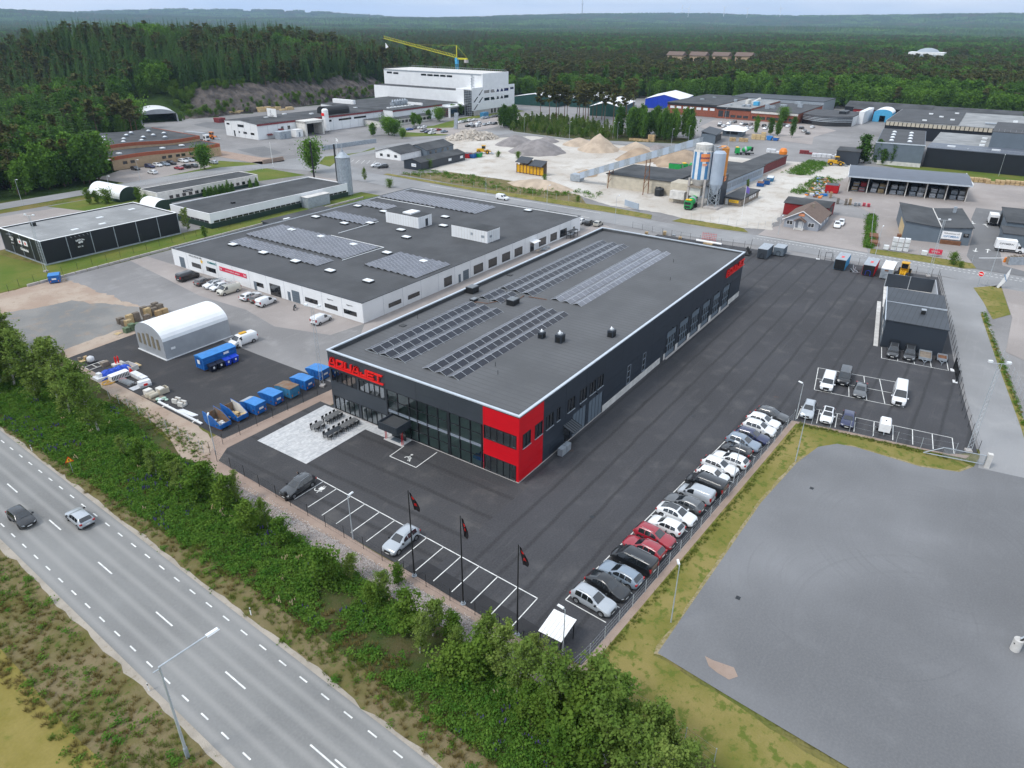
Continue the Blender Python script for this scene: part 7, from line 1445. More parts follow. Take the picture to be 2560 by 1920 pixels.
fence('mesh_fence','grey chain-link fence of the concrete plant yard',[(143.6,37),(143.7,28),(143.5,20),(144.6,14),(150,11.6),(160,12)],3,2,'mast_grey',3);fence('mesh_fence','long street fence of the sand yard',[(143,72),(141.5,90),(141,120),(142,156)],5,2,'mast_grey',2);fence('mesh_fence','grey fence of the builders yard along the street',[(143.4,-16.5),(143.8,-28),(144,-40)],3,2,'mast_grey',3);fence('mesh_fence','grey fence beside the hedge at the house yard',[(143.4,-16.5),(162,-13.4),(182,-10.4)],3,2,'mast_grey',3)
fence('mesh_fence','thin fence between the black building lawn and service yard',[(-14,124),(-2,132.4),(8,134),(30,136.2),(60,138.4),(104,139.4)],3.6,1.7,'frame_dark',2);fence('mesh_fence','street fence before the orange brick hall',[(60,208),(100,206.6),(122,203)],4,2,'mast_grey',2);fence('mesh_fence','fence along the top of the rock cutting',[(x,401+.13*max(0,x-240)+.0007*max(0,x-300)**2)for x in range(196,330,22)],5,2,'mast_grey',2)if False else None
fence('mesh_fence','grey fence below the birches at the bottom right lawn',[g('Q6',*p)for p in((1715,880),(1890,1020),(2080,1130),(2240,1260),(2420,1390))],4,1.7,'mast_grey',3)
fence('mesh_fence','fence beside the pale lot at the right edge',[g('Q4',*p)for p in((2030,380),(2110,520),(2200,700))],2.4,1.9,'mast_grey',3)
# sliding gate at the drive
t=thing('sliding_gate','grey cantilever sliding gate at the mouth of the side road','gate',(37.9,-42.0,0),atan2(-49.0+42,39.3-37.9));mb=MB();Lg=7.2
mb.tube((0,0,.35),(Lg,0,.35),.07);mb.tube((2.2,0,1.7),(Lg,0,1.7),.06);mb.tube((0,0,.35),(2.2,0,1.7),.06);mb.tube((Lg,0,.3),(Lg,0,1.75),.07);mb.build('gate_frame','galv',t);mb=MB()
for k in range(48):x=2.3+k*.1;mb.tube((x,0,.4),(x,0,1.68),.015,n=4)
mb.build('bars','galv',t);MB().box(Lg+.1,-.3,0,Lg+.7,.3,2.1).build('gate_post','conc_pale',t)
t=thing('gate_leaf','black swing gate on white feet beside the side road fence','gate',(66,-43.5,0),.16)
for x in(0,4.8):MB().box(x-.5,-.2,0,x+.5,.5,.12).build('foot','white_paint',t)
for x in(0,5.3):MB().box(x-.2,-.12,.12,x+.2,.12,2.2).build('gate_post','black',t)
mb=MB()
for k in range(22):mb.box(.3+k*.22,-.03,.3,.42+k*.22,.03,2.0)
mb.build('bars','black',t)
# ---------------------------------------------------------------- lamps, masts, flags, signs
def lamp(label,x,y,h,ang,arm=.9,head=(.7,.3),mat='mast_grey',r=.07,group='lamp posts',double=0,z=0):
 t=thing('street_lamp',label,'lamp post',(x,y,z),ang,group);MB().tube((0,0,0),(0,0,h*.45),r,r*.85,n=8).build('pole',mat,t);MB().tube((0,0,h*.45),(0,0,h),r*.8,r*.6,n=8).build('upper_pole',mat,t)
 if arm:MB().tube((0,0,h-.02),(arm,0,h+.12),r*.5,n=6).build('arm',mat,t)
 o=MB();o.add([(arm-.1,-head[1]/2,h+.06),(arm+head[0],-head[1]/2,h+.1),(arm+head[0],head[1]/2,h+.1),(arm-.1,head[1]/2,h+.06),(arm-.1,-head[1]*.3,h+.2),(arm+head[0]*.9,-head[1]*.3,h+.22),(arm+head[0]*.9,head[1]*.3,h+.22),(arm-.1,head[1]*.3,h+.2)],BXF);o.build('lamp_head','lampglass',t)
 return t
LP='lamp posts'
hl=lamp('tall highway lamp with long arm in the lower left foreground',-46.6,.6,10.4,-.1,3.8,(.95,.4),r=.13,group=None);MB().tube((0,0,10.2),(-.5,0,10.2),.05).build('arm_tail','mast_grey',hl);MB().tube((0,0,0),(0,0,1.2),.17,n=8).build('base_sleeve','galv',hl)
for lab,x,y,h,an in(('grey lamp standing on the grass strip nearest the viewer',-10.8,-25.6,7.2,.6),('grey lamp where the grass strip widens at its far corner',26.0,-27.95,7.0,.9),('slim lamp in the gap behind the white cars of the row',16.1,-22.7,5.9,1.4),('lamp at the corner of the small bays',37.6,-24.9,6,1.2),('lamp beside the bicycle shelter',-20.7,-19.0,6,1.5),('lamp in the middle of the front bays',*g('Q2',505,1405),6,.05),('lamp at the corner below the blue skips',-18.3,37.6,6,.8)):lamp(lab,x,y,h,an,.25,(.6,.25),group=LP)
for k,(lab,x,y,h,an)in enumerate((('street lamp behind the white hall on the left',128.4,100.1,7,0),('street lamp behind the white hall in the middle',127.4,75.5,7.5,0),('street lamp behind the corner of the white hall',125.1,50.3,8,0),('lamp in the yard of the grey house',141.9,7.4,5,0),('curved street lamp in front of the wrapped pallets',136.6,-18.9,7.2,0),('street lamp near the white banner flag',126.3,-44.3,8.4,0),('street lamp on the lawn left of the white tunnels',34,213,8.2,-1.6),('street lamp before the white tunnels',54.2,197,8,-1.6),('lamp at the orange hall gate',76,218,8,-1.6))):lamp(lab,x,y,h,an,1.2,(.7,.3),group='street lamps')
for k,(zn,x,y)in enumerate((('T4',160,690),('T4',755,770),('T4',1325,770),('T4',1385,780),('T4',2095,880),('T5',265,700),('T5',710,740),('T5',670,470),('T6',1465,980),('T6',1905,1060))):p=g(zn,x,y);lamp(f'far lamp post before the distant factories, {NW[k]} of ten from the left',p[0],p[1],8,0,.8,group='far lamp posts')
def mast(label,x,y,h,w=.35,group='lattice masts',lights=2):
 t=thing('lattice_mast',label,'mast',(x,y,0),.4,group);mb=MB();C3=[(w*cos(k*2*pi/3),w*sin(k*2*pi/3))for k in range(3)]
 for a in C3:mb.tube((*a,0),(a[0]*.7,a[1]*.7,h),.03,n=4)
 n=int(h/.7)
 for k in range(n):
  z=h*k/n;z2=h*(k+1)/n
  for i in range(3):a,b=C3[i],C3[(i+1)%3];f,f2=1-.3*k/n,1-.3*(k+1)/n;mb.tube((a[0]*f,a[1]*f,z),(b[0]*f2,b[1]*f2,z2),.015,n=3,cap=False)
 mb.build('lattice','mast_grey',t);MB().box(-.4,-.4,0,.4,.4,.3).build('footing','concrete',t);mb=MB();mb.tube((0,-1.1,h),(0,1.1,h),.04);mb.build('cross_arm','mast_grey',t)
 for a in(-1.1,1.1):MB().box(-.05,a-.25,h+.02,.3,a+.25,h+.3).build('floodlight','lampglass',t)
mast('lattice mast at the sliding gate on the right',42.5,-47.1,13.6);mast('lattice mast behind the dark enclosure near the street',125.4,-32.4,13.4);mast('lattice mast at the corner of the black building',6.4,138.4,13.2);mast('lattice mast beside the last blue skip',4.0,41.2,13.8)
for k,(x,y)in enumerate(((-20.47,-.37),(-20.67,-7.17),(-20.9,-14.0))):
 t=thing('flagpole',f'black flagpole with limp dark flag at the front bays, {("left", "middle", "right")[k]} one','flagpole',(x,y,0),-.4,'flagpoles');MB().tube((0,0,.2),(0,0,11.2),.09,.05,n=10).build('pole','black',t);MB().lathe([(.28,0),(.28,.06),(.16,.08),(.16,.3)],10).build('base','galv',t);MB().tube((.06,0,1.2),(.06,0,11.0),.008,n=3).build('halyard','bag_white',t)
 mb=MB();mb.cm=0;n=12;V=[]
 for i in range(n+1):
  f=i/n;wdt=.62*sin(pi*min(1,f*1.0+.06))**.6*(1-.35*f)+.08
  for j in range(5):e=j/4;V.append((.12+.95*f*(.4+.6*e)*(.55 if k==1 else 1)+e*wdt*.55,.14*sin(j*1.6+i*.5)*(.4+e),10.9-2.3*f-.5*e*(1 if i else.3)))
 for i in range(n):
  for j in range(4):mb.cm=1 if(j in(1,2)and i in((2,3,7,8)if k!=1 else(3,4,6,7)))else 0;a=i*5+j;mb.add([V[a],V[a+1],V[a+6],V[a+5]],[(0,1,2,3)])
 mb.build('flag',['flag_black','sign_red'],t)
t=thing('flagpole','white flagpole with purple flag at the concrete plant','flagpole',(150.7,20.9,0),-.6);MB().tube((0,0,0),(0,0,10.5),.08,.05).build('pole','white_paint',t);MB().add([(.05,0,10.4),(1.6,.3,9.6),(1.4,.1,8.0),(.05,0,8.6)],[(0,1,2,3)]).build('flag','purple',t)
t=thing('flagpole','white flagpole by the street left of the sand yard','flagpole',(*g('T2',755,1050),0));MB().tube((0,0,0),(0,0,10),.1,.05).build('pole','white_paint',t);MB().lathe([(.2,0),(.2,.3)],8).build('base','steel',t)
t=thing('flagpole','white flagpole beside the silo cone top','flagpole',(*g('T2',1615,1030),0));MB().tube((0,0,0),(0,0,11),.1,.05).build('pole','white_paint',t);MB().add([(.05,0,11),(.3,-.8,10.4),(.3,-.9,9.6),(.05,0,9.8)],[(0,1,2,3)]).build('flag','white_paint',t)
def delineator(label,x,y):t=thing('delineator_post',label,'road post',(x,y,0),-.04,'delineator posts');MB().xprism([(-.06,0),(.06,0),(.06,.95),(-.06,1.05)],-.03,.03).build('post','white_paint',t);MB().box(-.035,-.062,.7,.035,.062,.86).build('reflector','black',t)
p=g('Q1',222,795);delineator('white delineator post left of the yellow warning sign',*p);p=g('Q5',1543,485);delineator('white delineator post on the far verge of the highway',*p);p=g('Q5',917,950);delineator('white delineator post on the near verge beside the lamp',*p)
p=g('Q1',507,948);t=thing('warning_sign','yellow triangular warning sign with red border on the highway verge','sign',(*p,0),-.35);MB().tube((0,0,0),(0,0,2.0),.03).build('post','galv',t)
mb=MB();mb.yprism([(-.5,1.75),(.5,1.75),(0,2.6)],-.03,-.01);b=mb.build('plate','sign_red',t);mb=MB();mb.yprism([(-.36,1.83),(.36,1.83),(0,2.44)],-.045,-.031);mb.build('face','yellow_sign',b);mb=MB();mb.yprism([(-.05,1.9),(.05,1.9),(.05,2.05),(.1,2.1),(0,2.28),(-.1,2.1),(-.05,2.05)],-.055,-.046);mb.build('symbol','black',b)
t=thing('no_entry_sign','round red and white no-entry sign at the side road','sign',(123.9,-42.6,0),-.4);MB().tube((0,0,0),(0,0,2.6),.05).build('post','galv',t);o=MB().tube((-.08,0,3.0),(-.04,0,3.0),.62,n=24).build('plate','white_paint',t);MB().tube((-.1,0,3.0),(-.082,0,3.0),.55,n=24).build('disc','sign_red',o);MB().box(-.125,-.4,2.9,-.101,.4,3.1).build('bar','white_paint',o)
t=thing('banner_flag','tall leaning white feather banner by the side road','banner',(125.1,-46.0,0),.3);mb=MB();V=[]
for k in range(9):f=k/8;w_=.75*sin(pi*min(1,.18+f*.8));V+=[(0,-.2-1.6*f,.3+4.6*f),(0,-.2-1.6*f-w_,.3+4.6*f-.3)]
for k in range(8):mb.add([V[2*k],V[2*k+1],V[2*k+3],V[2*k+2]],[(0,1,2,3)])
mb.build('cloth','white_paint',t);MB().tube((0,0,0),(0,-1.8,5.0),.03).build('pole','steel',t);text('optimera',.5,'silo_blue',t,(-.03,-1.35,2.6),'W').rotation_euler=(pi/2,1.1,-pi/2)
# bicycle shelter
t=thing('bicycle_shelter','small shelter with white sheet roof at the corner of the fence','shelter',(-19.3,-17.6,0),.02)
for k in range(6):MB().add([(-1.6,-1.25+k*.42,2.0),(1.3,-1.25+k*.42,2.35),(1.3,-1.25+(k+1)*.42-.03,2.35),(-1.6,-1.25+(k+1)*.42-.03,2.0),(-1.6,-1.25+k*.42,2.05),(1.3,-1.25+k*.42,2.4),(1.3,-1.25+(k+1)*.42-.03,2.4),(-1.6,-1.25+(k+1)*.42-.03,2.05)],BXF).build('roof_sheet','white_paint',t)
for x,z in((-1.4,2.0),(1.1,2.3)):
 for y in(-1.1,1.1):MB().box(x-.04,y-.04,0,x+.04,y+.04,z).build('post','black',t)
mb=MB();
for z in(.4,.9,1.4):mb.tube((1.1,-1.1,z),(1.1,1.1,z),.025);mb.tube((-1.4,1.1,z),(1.1,1.1,z),.025)
mb.build('rail','frame_dark',t)
def bike(label,x,y,rz):
 t=thing('bicycle',label,'bicycle',(x,y,0),rz,'bicycles in the shelter');
 for a in(-.52,.52):
  mb=MB()
  for j in range(14):q,w_=j*2*pi/14,(j+1)*2*pi/14;mb.tube((a+.33*cos(q),0,.34+.33*sin(q)),(a+.33*cos(w_),0,.34+.33*sin(w_)),.02,n=4)
  mb.build('wheel','rubber',t)
 mb=MB();mb.tube((-.52,0,.34),(-.1,0,.32),.02);mb.tube((-.1,0,.32),(.4,0,.85),.02);mb.tube((-.2,0,.85),(.4,0,.85),.02);mb.tube((-.1,0,.32),(-.25,0,.95),.02);mb.tube((-.52,0,.34),(-.2,0,.8),.02);mb.tube((.52,0,.34),(.38,0,1.0),.02);mb.build('frame','frame_dark',t);MB().tube((.38,-.28,1.02),(.38,.28,1.02),.02).build('handlebar','steel',t);MB().box(-.38,-.07,.95,-.12,.07,1.0).build('saddle','black',t)
bike('dark bicycle under the left side of the shelter',-19.6,-17.0,.1);bike('dark bicycle under the right side of the shelter',-19.4,-18.2,.15)
# charging posts
t=thing('charging_post','slim black charging post in front of the dark grey SUV','post',(-19.6,21.4,0));MB().box(-.12,-.15,0,.12,.15,1.35).build('body','black',t);MB().box(.122,-.1,.8,.135,.1,1.2).build('display','frame_light',t)
# person standing behind the dark SUV
px_,py_=g('Q2',124,940,1.75);t=thing('person','person in dark clothes standing behind the dark grey SUV','person',(px_,py_,0),2.2)
J_=[(0,0,.95),(0,0,1.2),(0,0,1.42),(0,0,1.52),(.02,0,1.62),(.03,0,1.74),(0,.2,1.4),(.04,.27,1.12),(.16,.24,.9),(0,-.2,1.4),(.05,-.27,1.12),(.2,-.2,1.0),(0,.1,.9),(.03,.11,.5),(0,.11,.08),(.12,.12,.04),(0,-.1,.9),(.0,-.11,.5),(-.03,-.11,.08),(.1,-.12,.04)]
E_=[(0,1),(1,2),(2,3),(3,4),(4,5),(2,6),(6,7),(7,8),(2,9),(9,10),(10,11),(0,12),(12,13),(13,14),(14,15),(0,16),(16,17),(17,18),(18,19)]
RR=[.15,.15,.16,.06,.095,.085,.075,.055,.04,.075,.055,.04,.1,.075,.05,.045,.1,.075,.05,.045]
me=bpy.data.meshes.new('body');me.from_pydata(J_,E_,[]);o=obj('body',me,t);sk=o.modifiers.new('skin','SKIN');me.skin_vertices[0].use_root if False else None
bm=bmesh.new();bm.from_mesh(me);ly=bm.verts.layers.skin.verify()
bm.verts.ensure_lookup_table()
for i,v in enumerate(bm.verts):v[ly].radius=(RR[i]*(.75 if i in(0,1,2)else 1),RR[i]);v[ly].use_root=(i==0)
bm.to_mesh(me);bm.free();o.modifiers.new('sub','SUBSURF').levels=1;o.modifiers['sub'].render_levels=2;me.materials.append(MATS['cloth_dark'])
mb=MB();mb.lathe([(.05,1.54),(.085,1.6),(.098,1.68),(.085,1.76),(.03,1.79)],12,(.045,0));mb.build('face','skin',t,True);mb=MB();mb.lathe([(.1,1.67),(.105,1.74),(.07,1.81),(.02,1.825)],12,(.015,0));mb.build('hair','black',t,True)
# ---------------------------------------------------------------- hook-lift boxes and machines along the street
def hookbox(label,x,y,l,w,h,front,top,side,hook='black',rz=.03):
 t=thing('hook_lift_box',label,'container',(x,y,0),rz,'hook-lift boxes along the street');MB().box(0,0,.25,l,w,h).build('body',side,t);MB().box(-.02,.03,.28,-.003,w-.03,h-.03).build('front_panel',front,t);MB().box(-.03,-.03,h,l+.03,w+.03,h+.08).build('roof',top,t);mb=MB()
 for k in range(int(l/.5)):mb.box(.1+k*.5,-.05,.3,.25+k*.5,-.002,h-.05)
 mb.build('side_rib',side,t);mb=MB()
 for y_ in(w*.3,w*.7):mb.tube((-.12,y_,.2),(-.12,y_,1.2),.05)
 mb.tube((-.12,w*.3,1.2),(-.12,w*.5,1.5),.05);mb.tube((-.12,w*.7,1.2),(-.12,w*.5,1.5),.05);mb.build('hook_bar',hook,t);MB().box(.1,.3,0,l,w-.3,.25).build('skid','black',t)
 return t
t=hookbox('hook-lift box with black front and teal side',117.7,-15.2,6.6,2.5,2.6,'black','steel','cyan');MB().box(2,.9,2.69,3.4,1.5,2.71).build('roof_mark','sign_red',t)
t=hookbox('hook-lift box with black front, red side and blue hook frame',117.0,-21.8,7.0,2.6,2.6,'black','steel','red_panel','blue_bin');MB().box(2.4,.9,2.69,3.8,1.5,2.71).build('roof_mark','sign_red',t)
t=hookbox('plain white ribbed hook-lift box beside the yellow loader',116.8,-25.6,7.4,2.5,2.5,'galv','white_paint','off_white','galv');MB().box(-.04,.9,2.0,-.021,1.7,2.3).build('name_plate','rust',t)
hookbox('grey hook-lift box, left of the pair behind the dark hall',115.9,3.0,6,2.4,2.5,'panel_grey','steel','grey_blue');hookbox('grey hook-lift box, right of the pair behind the dark hall',120.6,.2,4,2.5,2.2,'grey_blue','steel','grey_blue')
t=thing('machine_frame','black folding machine frame beside the grey hook-lift boxes','machine',(116.6,7.4,0),.1);mb=MB()
for k in range(5):mb.tube((k*.5,0,.1),(k*.5+.4,1.2,1.8),.07);mb.tube((k*.5,1.6,.1),(k*.5,.3,1.7),.06)
mb.box(-.2,0,0,2.6,1.6,.3);mb.build('frame','black',t);MB().tube((.5,.2,1.8),(5,.8,3.0),.06).build('boom','black',t);MB().tube((2.8,.2,.35),(2.8,.6,.35),.35,n=12).build('wheel','rubber',t)
t=thing('bare_trailer','bare steel trailer frame between the hook-lift boxes','frame',(118.5,-17.4,0),.5);mb=MB();mb.tube((-1,-.5,.3),(2,-.3,.3),.06);mb.tube((-1,.5,.3),(2,.3,.3),.06);mb.tube((-1,-.9,.3),(-1,.9,.3),.06);mb.tube((1,0,.3),(1.6,0,1.3),.06);mb.tube((-.5,.4,.3),(.6,-.3,1.1),.05);mb.build('frame','steel',t)
for s in(-.8,.8):MB().tube((0,s,.25),(0,s*1.2,.25),.25,n=10).build('wheel','rubber',t)
t=thing('wire_gate','small black framed gate section left of the hook-lift boxes','gate',(124.2,-7.6,0),-1.3);mb=MB();mb.tube((0,0,0),(0,0,2.4),.06);mb.tube((1.6,0,0),(1.6,0,2.0),.06);mb.tube((3.2,0,0),(3.2,0,2.0),.06);mb.tube((1.6,0,2),(3.2,0,2),.05);mb.tube((1.6,0,.3),(3.2,0,.3),.05);mb.build('gate_frame','black',t);MB().box(-.4,-.3,0,.4,.3,.12).build('foot','white_paint',t)
def loader(label,x,y,rz,mat,s=1.0,group='wheel loaders'):
 t=thing('wheel_loader',label,'loader',(x,y,0),rz,group,s)
 MB().add([(-3.2,-.9,.9),(0,-.9,.9),(0,.9,.9),(-3.2,.9,.9),(-3.1,-.8,2.0),(0,-.8,2.15),(0,.8,2.15),(-3.1,.8,2.0)],BXF).build('rear_body',mat,t);MB().box(0,-.6,.7,1.9,.6,1.3).build('front_frame',mat,t)
 o=MB().box(-1.0,-.75,2.1,.5,.75,3.2).build('cab','glass_dark',t);MB().box(-1.1,-.85,3.2,.6,.85,3.36).build('cab_roof',mat,o);mb=MB()
 for a in(-1.0,.44):
  for b in(-.75,.69):mb.box(a,b,2.1,a+.08,b+.08,3.2)
 mb.build('cab_pillar',mat,o)
 for x_ in(-2.2,1.3):
  for s_ in(-1,1):w_=MB().tube((x_,s_*.85,.75),(x_,s_*1.35,.75),.75,n=16).build('wheel','rubber',t);MB().tube((x_,s_*1.3,.75),(x_,s_*1.37,.75),.38,n=12).build('rim',mat,w_)
 mb=MB();mb.tube((1.0,-.5,1.6),(3.0,-.5,.8),.14);mb.tube((1.0,.5,1.6),(3.0,.5,.8),.14);mb.tube((.4,0,1.5),(2.6,0,1.2),.1);mb.build('lift_arm',mat,t);mb=MB();mb.yprism([(2.8,.2),(4.0,.12),(4.0,.2),(3.0,.5),(2.9,1.1),(2.75,1.1)],-1.35,1.35);mb.build('bucket','steel',t)
loader('yellow wheel loader by the street behind the dark enclosure',121.8,-27.4,pi,'yellow');loader('yellow wheel loader on the dirt track near the poplars',267.7,19,-1.2,'yellow',1.1);loader('orange wheel loader beside the white articulated truck',155.5,290,-1.4,'orange');loader('yellow wheel loader beside the skips in the sand yard',*g('R2',1010,945),-1.0,'yellow',1.1)
def truck(label,x,y,rz,cabc,boxm,l,h,txt=None,name='box_truck',group='trucks',w=2.4,cat='truck'):
 t=thing(name,label,cat,(x,y,0),rz,group);P=paint(cabc);MB().box(-l,-w/2,.95,0,w/2,h).build('cargo_box',boxm,t);big=h>3.3
 ch=h*.86 if big else 2.25;mb=MB();mb.yprism([(.12,.5),(2.0 if not big else 2.3,.5),(2.0 if not big else 2.35,1.2),(1.4 if not big else 2.2,1.25 if not big else ch-.2),(.75 if not big else 1.9,ch),(.12,ch)],-w/2*.92,w/2*.92);mb.build('cab',P,t)
 if big:MB().box(2.3,-w*.4,1.6,2.36,w*.4,2.6).build('windscreen','glass_car',t)
 else:MB().add([(1.42,-w*.4,1.28),(1.42,w*.4,1.28),(.8,w*.38,ch-.06),(.8,-w*.38,ch-.06)],[(0,1,2,3)]).build('windscreen','glass_car',t)
 for s in(-1,1):MB().box(.4,s*w*.46-.015,1.3,1.15 if not big else 1.6,s*w*.46+.015,ch-.25 if not big else 2.5).build('side_window','glass_car',t)
 for x_ in(1.1,-l*.62,*([-l*.8,-l*.7]if big else[])):
  for s in(-1,1):o=MB().tube((x_,s*(w/2-.35),.45),(x_,s*(w/2-.02),.45),.45,n=14).build('wheel','rubber',t);MB().tube((x_,s*(w/2-.05),.45),(x_,s*(w/2),.45),.22,n=10).build('rim','rim',o)
 MB().box(-l+.1,-.5,.5,1.8,.5,.93).build('chassis','black',t);MB().box(2.0 if not big else 2.36,-w*.4,.45,2.06 if not big else 2.42,w*.4,.75).build('bumper','plastic_black',t)
 if txt:text(txt,.62,'grey_text',t,(-l/2,-w/2-.02,h*.7),'S',bold=.012);text(txt,.62,'grey_text',t,(-l/2,w/2+.02,h*.7),'N',bold=.012)
 return t
t=truck('white box truck with merchant lettering by the store gate',160.9,-48.3,-1.42,WHITE,'white_paint',4.6,3.2,'/OPTIMERA/',group='white box trucks');text('/OPTIMERA/',.62,'grey_text',t,(-2.3,-1.23,2.2),'S',bold=.012)if False else None
t=truck('white box truck seen from behind with dark open rear',193.5,-41.4,.1,WHITE,'white_paint',4.4,3.3,group='white box trucks');MB().box(-4.44,-1.0,1.0,-4.41,1.0,2.6).build('open_rear','black',t)
truck('white articulated truck beside the orange brick hall',148.9,286.5,-1.45,WHITE,'tarp_grey',13,3.9,name='articulated_truck',group=None);
def mixer(label,x,y,rz,cab=True,s=1.0):
 t=thing('mixer_truck',label,'mixer truck',(x,y,0),rz,'green mixer trucks',s);mb=MB();mb.lathe([(.6,0),(1.15,1.0),(1.2,2.2),(.7,4.0),(.5,4.3)],18);o=mb.build('drum','green_truck',t,True,loc=(-.6,0,1.9));o.rotation_euler=(0,-1.28,0);mb=MB();mb.lathe([(1.19,1.2),(1.23,1.4),(1.23,2.0),(1.17,2.2)],18);q=mb.build('drum_band','galv',t,True,loc=(-.6,0,1.9));q.rotation_euler=(0,-1.28,0)
 MB().box(-6,-.5,.6,1,.5,1.0).build('chassis','black',t);MB().cbox(-4.9,0,1.6,1.0,1.2,1.8).build('chute_frame','black',t)
 for x_ in(1.2,-2.6,-3.8,-.2):
  for sg in(-1,1):MB().tube((x_,sg*.8,.5),(x_,sg*1.15,.5),.5,n=14).build('wheel','rubber',t)
 if cab:mb=MB();mb.yprism([(.4,.6),(2.5,.6),(2.5,2.0),(2.3,2.9),(.4,3.1)],-1.15,1.15);mb.build('cab','green_truck',t);MB().box(2.44,-1.0,1.7,2.52,1.0,2.6).build('windscreen','glass_car',t);MB().box(.7,-1.17,1.8,1.9,-1.152,2.6).build('side_window','glass_car',t);MB().box(1.0,-.9,3.1,2.2,.9,3.35).build('sign_board','yellow_sign',t);MB().box(2.51,-.9,.8,2.55,.9,1.4).build('grille','plastic_black',t)
mixer('green mixer truck waiting under the striped silo',156.4,39.6,pi+.05);mixer('green mixer truck behind the concrete plant hall',*g('T7',480,540),2.4);mixer('green mixer drum truck on the far yard behind the plant',*g('T7',1290,285),2.0)
# ---------------------------------------------------------------- heaps of sand and rubble
def heap(label,x,y,rx,ry,h,mat,seed,p=1.1,ridge=0):
 R=random.Random(seed);n,m=30,9;V=[(0,0,h)];F=[]
 for j in range(1,m+1):
  f=j/m
  for i in range(n):
   a=2*pi*i/n;k=1+.12*mnoise.noise(Vector((cos(a)*1.6,sin(a)*1.6,seed)))+.05*R.uniform(-1,1)*f;rr=f*k;z=h*max(0,(1-f**p))*(1+.1*mnoise.noise(Vector((cos(a)*f*3,sin(a)*f*3,seed+5))));V.append((rx*rr*cos(a)+ridge*cos(a)*(1 if f<.9 else 1)*.0,ry*rr*sin(a),max(-.05,z if j<m else-.05)))
 for i in range(n):F.append((0,1+i,1+(i+1)%n))
 for j in range(m-1):
  for i in range(n):F.append((1+j*n+i,1+(j+1)*n+i,1+(j+1)*n+(i+1)%n,1+j*n+(i+1)%n))
 o=MB().add(V,F).build('material_heap',mat,None,True,(x,y,0));return tag(o,label,'heap','heaps in the sand yard')
heap('broad grey gravel heap in the sand yard',221,139,13,13,5.6,'gravel_grey',1,1.6);heap('steep pointed pale sand cone',243,119,10.5,9.5,7.4,'sand',2,1.0);heap('low sand heap left of the pointed cone',252,135,9,8,3.2,'sand',3,1.3);heap('small pale sand cone right of the pointed one',255,106,8,8,3.6,'sand',4,1.0);heap('rough brown sand heap beside the conveyor',231,93,12,9,5.0,'sand_dark',5,1.4);heap('wide brown sand heap beyond the conveyor',236,76,17,10,5.2,'sand_dark',6,1.7);heap('pale gravel heap beside the rubble',234,160,11,10,4.4,'gravel_grey',7,1.2);heap('small dark gravel heap behind the broad one',250,152,6,6,2.6,'gravel_grey',8,1.2);heap('small sand heap near the hopper',186,94,5,5,2.2,'sand_dark',9,1.2);heap('low pale heap near the small cone',262,98,6,5,2.2,'gravel_grey',10,1.3);heap('earth bank with sand left of the conveyor foot',157,97,6,14,2.6,'sand',11,1.5)
t=thing('rubble_heap','long heap of broken pale concrete slabs behind the sand yard','rubble',(234,187,0),-.62,'heaps in the sand yard');R=random.Random(14);mb=MB()
for k in range(420):
 u,v=R.uniform(-1,1),R.uniform(-1,1)
 if u*u+v*v>1:continue
 s_=R.uniform(.5,1.7);z=4.0*(1-(u*u+v*v)**.7);c=Vector((u*13,v*6,z*R.uniform(.6,1)));q=Matrix.Rotation(R.uniform(0,6),3,Vector((R.uniform(-1,1),R.uniform(-1,1),R.uniform(-1,1))).normalized());d=(s_,s_*R.uniform(.5,.9),s_*R.uniform(.2,.5));mb.add([c+q@Vector((a*d[0],b*d[1],e*d[2]))for a,b,e in((-1,-1,-1),(1,-1,-1),(1,1,-1),(-1,1,-1),(-.9,-1,1),(1,-.8,1),(.9,1,1),(-1,.9,1))],BXF)
o=mb.build('rubble_pieces','rubble',t);o['kind']='stuff'
o=tag(heap('x',234,187,12,6,2.4,'rubble',31),'dusty core mound under the broken concrete slabs','heap','heaps in the sand yard')
# timber, mesh and other stacks
def stack(label,x,y,rz,n,m,lv,mat,sz=(4.5,1.1,.9),name='timber_stack',grp='timber stacks',cat='stack'):
 t=thing(name,label,cat,(x,y,0),rz,grp);R=random.Random(int(x*7+y))
 for i in range(n):
  for j in range(m):
   for k in range(lv if R.random()<.75 else max(1,lv-1)):MB().box(i*(sz[0]+.3)+R.uniform(-.15,.15),j*(sz[1]+.15),k*(sz[2]+.08),i*(sz[0]+.3)+sz[0],j*(sz[1]+.15)+sz[1],k*(sz[2]+.08)+sz[2]).build('pack',mat,t)
for k,(zx,zy,n,m,lv)in enumerate(((20,352,1,3,2),(190,352,2,2,2),(330,335,2,2,2),(570,320,2,3,3),(700,297,2,2,2),(860,300,2,2,2),(955,287,1,2,1))):p=g('T2',zx,zy);stack(f'yellow timber stack below the rock cutting, {NW[k]} from the left',p[0],p[1],-.1,n,m,lv,'wood_pale')
p=g('T2',45,460);stack('dark red steel stillage stack on the factory yard',p[0],p[1],0,2,3,2,'red_trim',(2,1.6,1.2),'stillage_stack',None);p=g('T2',1000,320);stack('row of red racks behind the low factory roof edge',p[0]+30,p[1]+40,0,3,2,1,'red_trim',(4,1.6,1.8),'stillage_stack',None)
p=g('T1',1790,245);stack('grey steel mesh stack below the rock cutting',p[0],p[1],-.1,2,2,2,'galv',(5,1.6,.5),'mesh_stack',None)
for k,(zx,zy)in enumerate(((1790,222),(1955,242),(2150,252))):p=g('T8',zx,zy);stack(f'long yellow timber stack beside the open shed, {NW[k]} from the left',p[0],p[1]-2,.15,1,4,2,'wood',(2.2,1.4,.7),grp='timber stacks by the open shed')
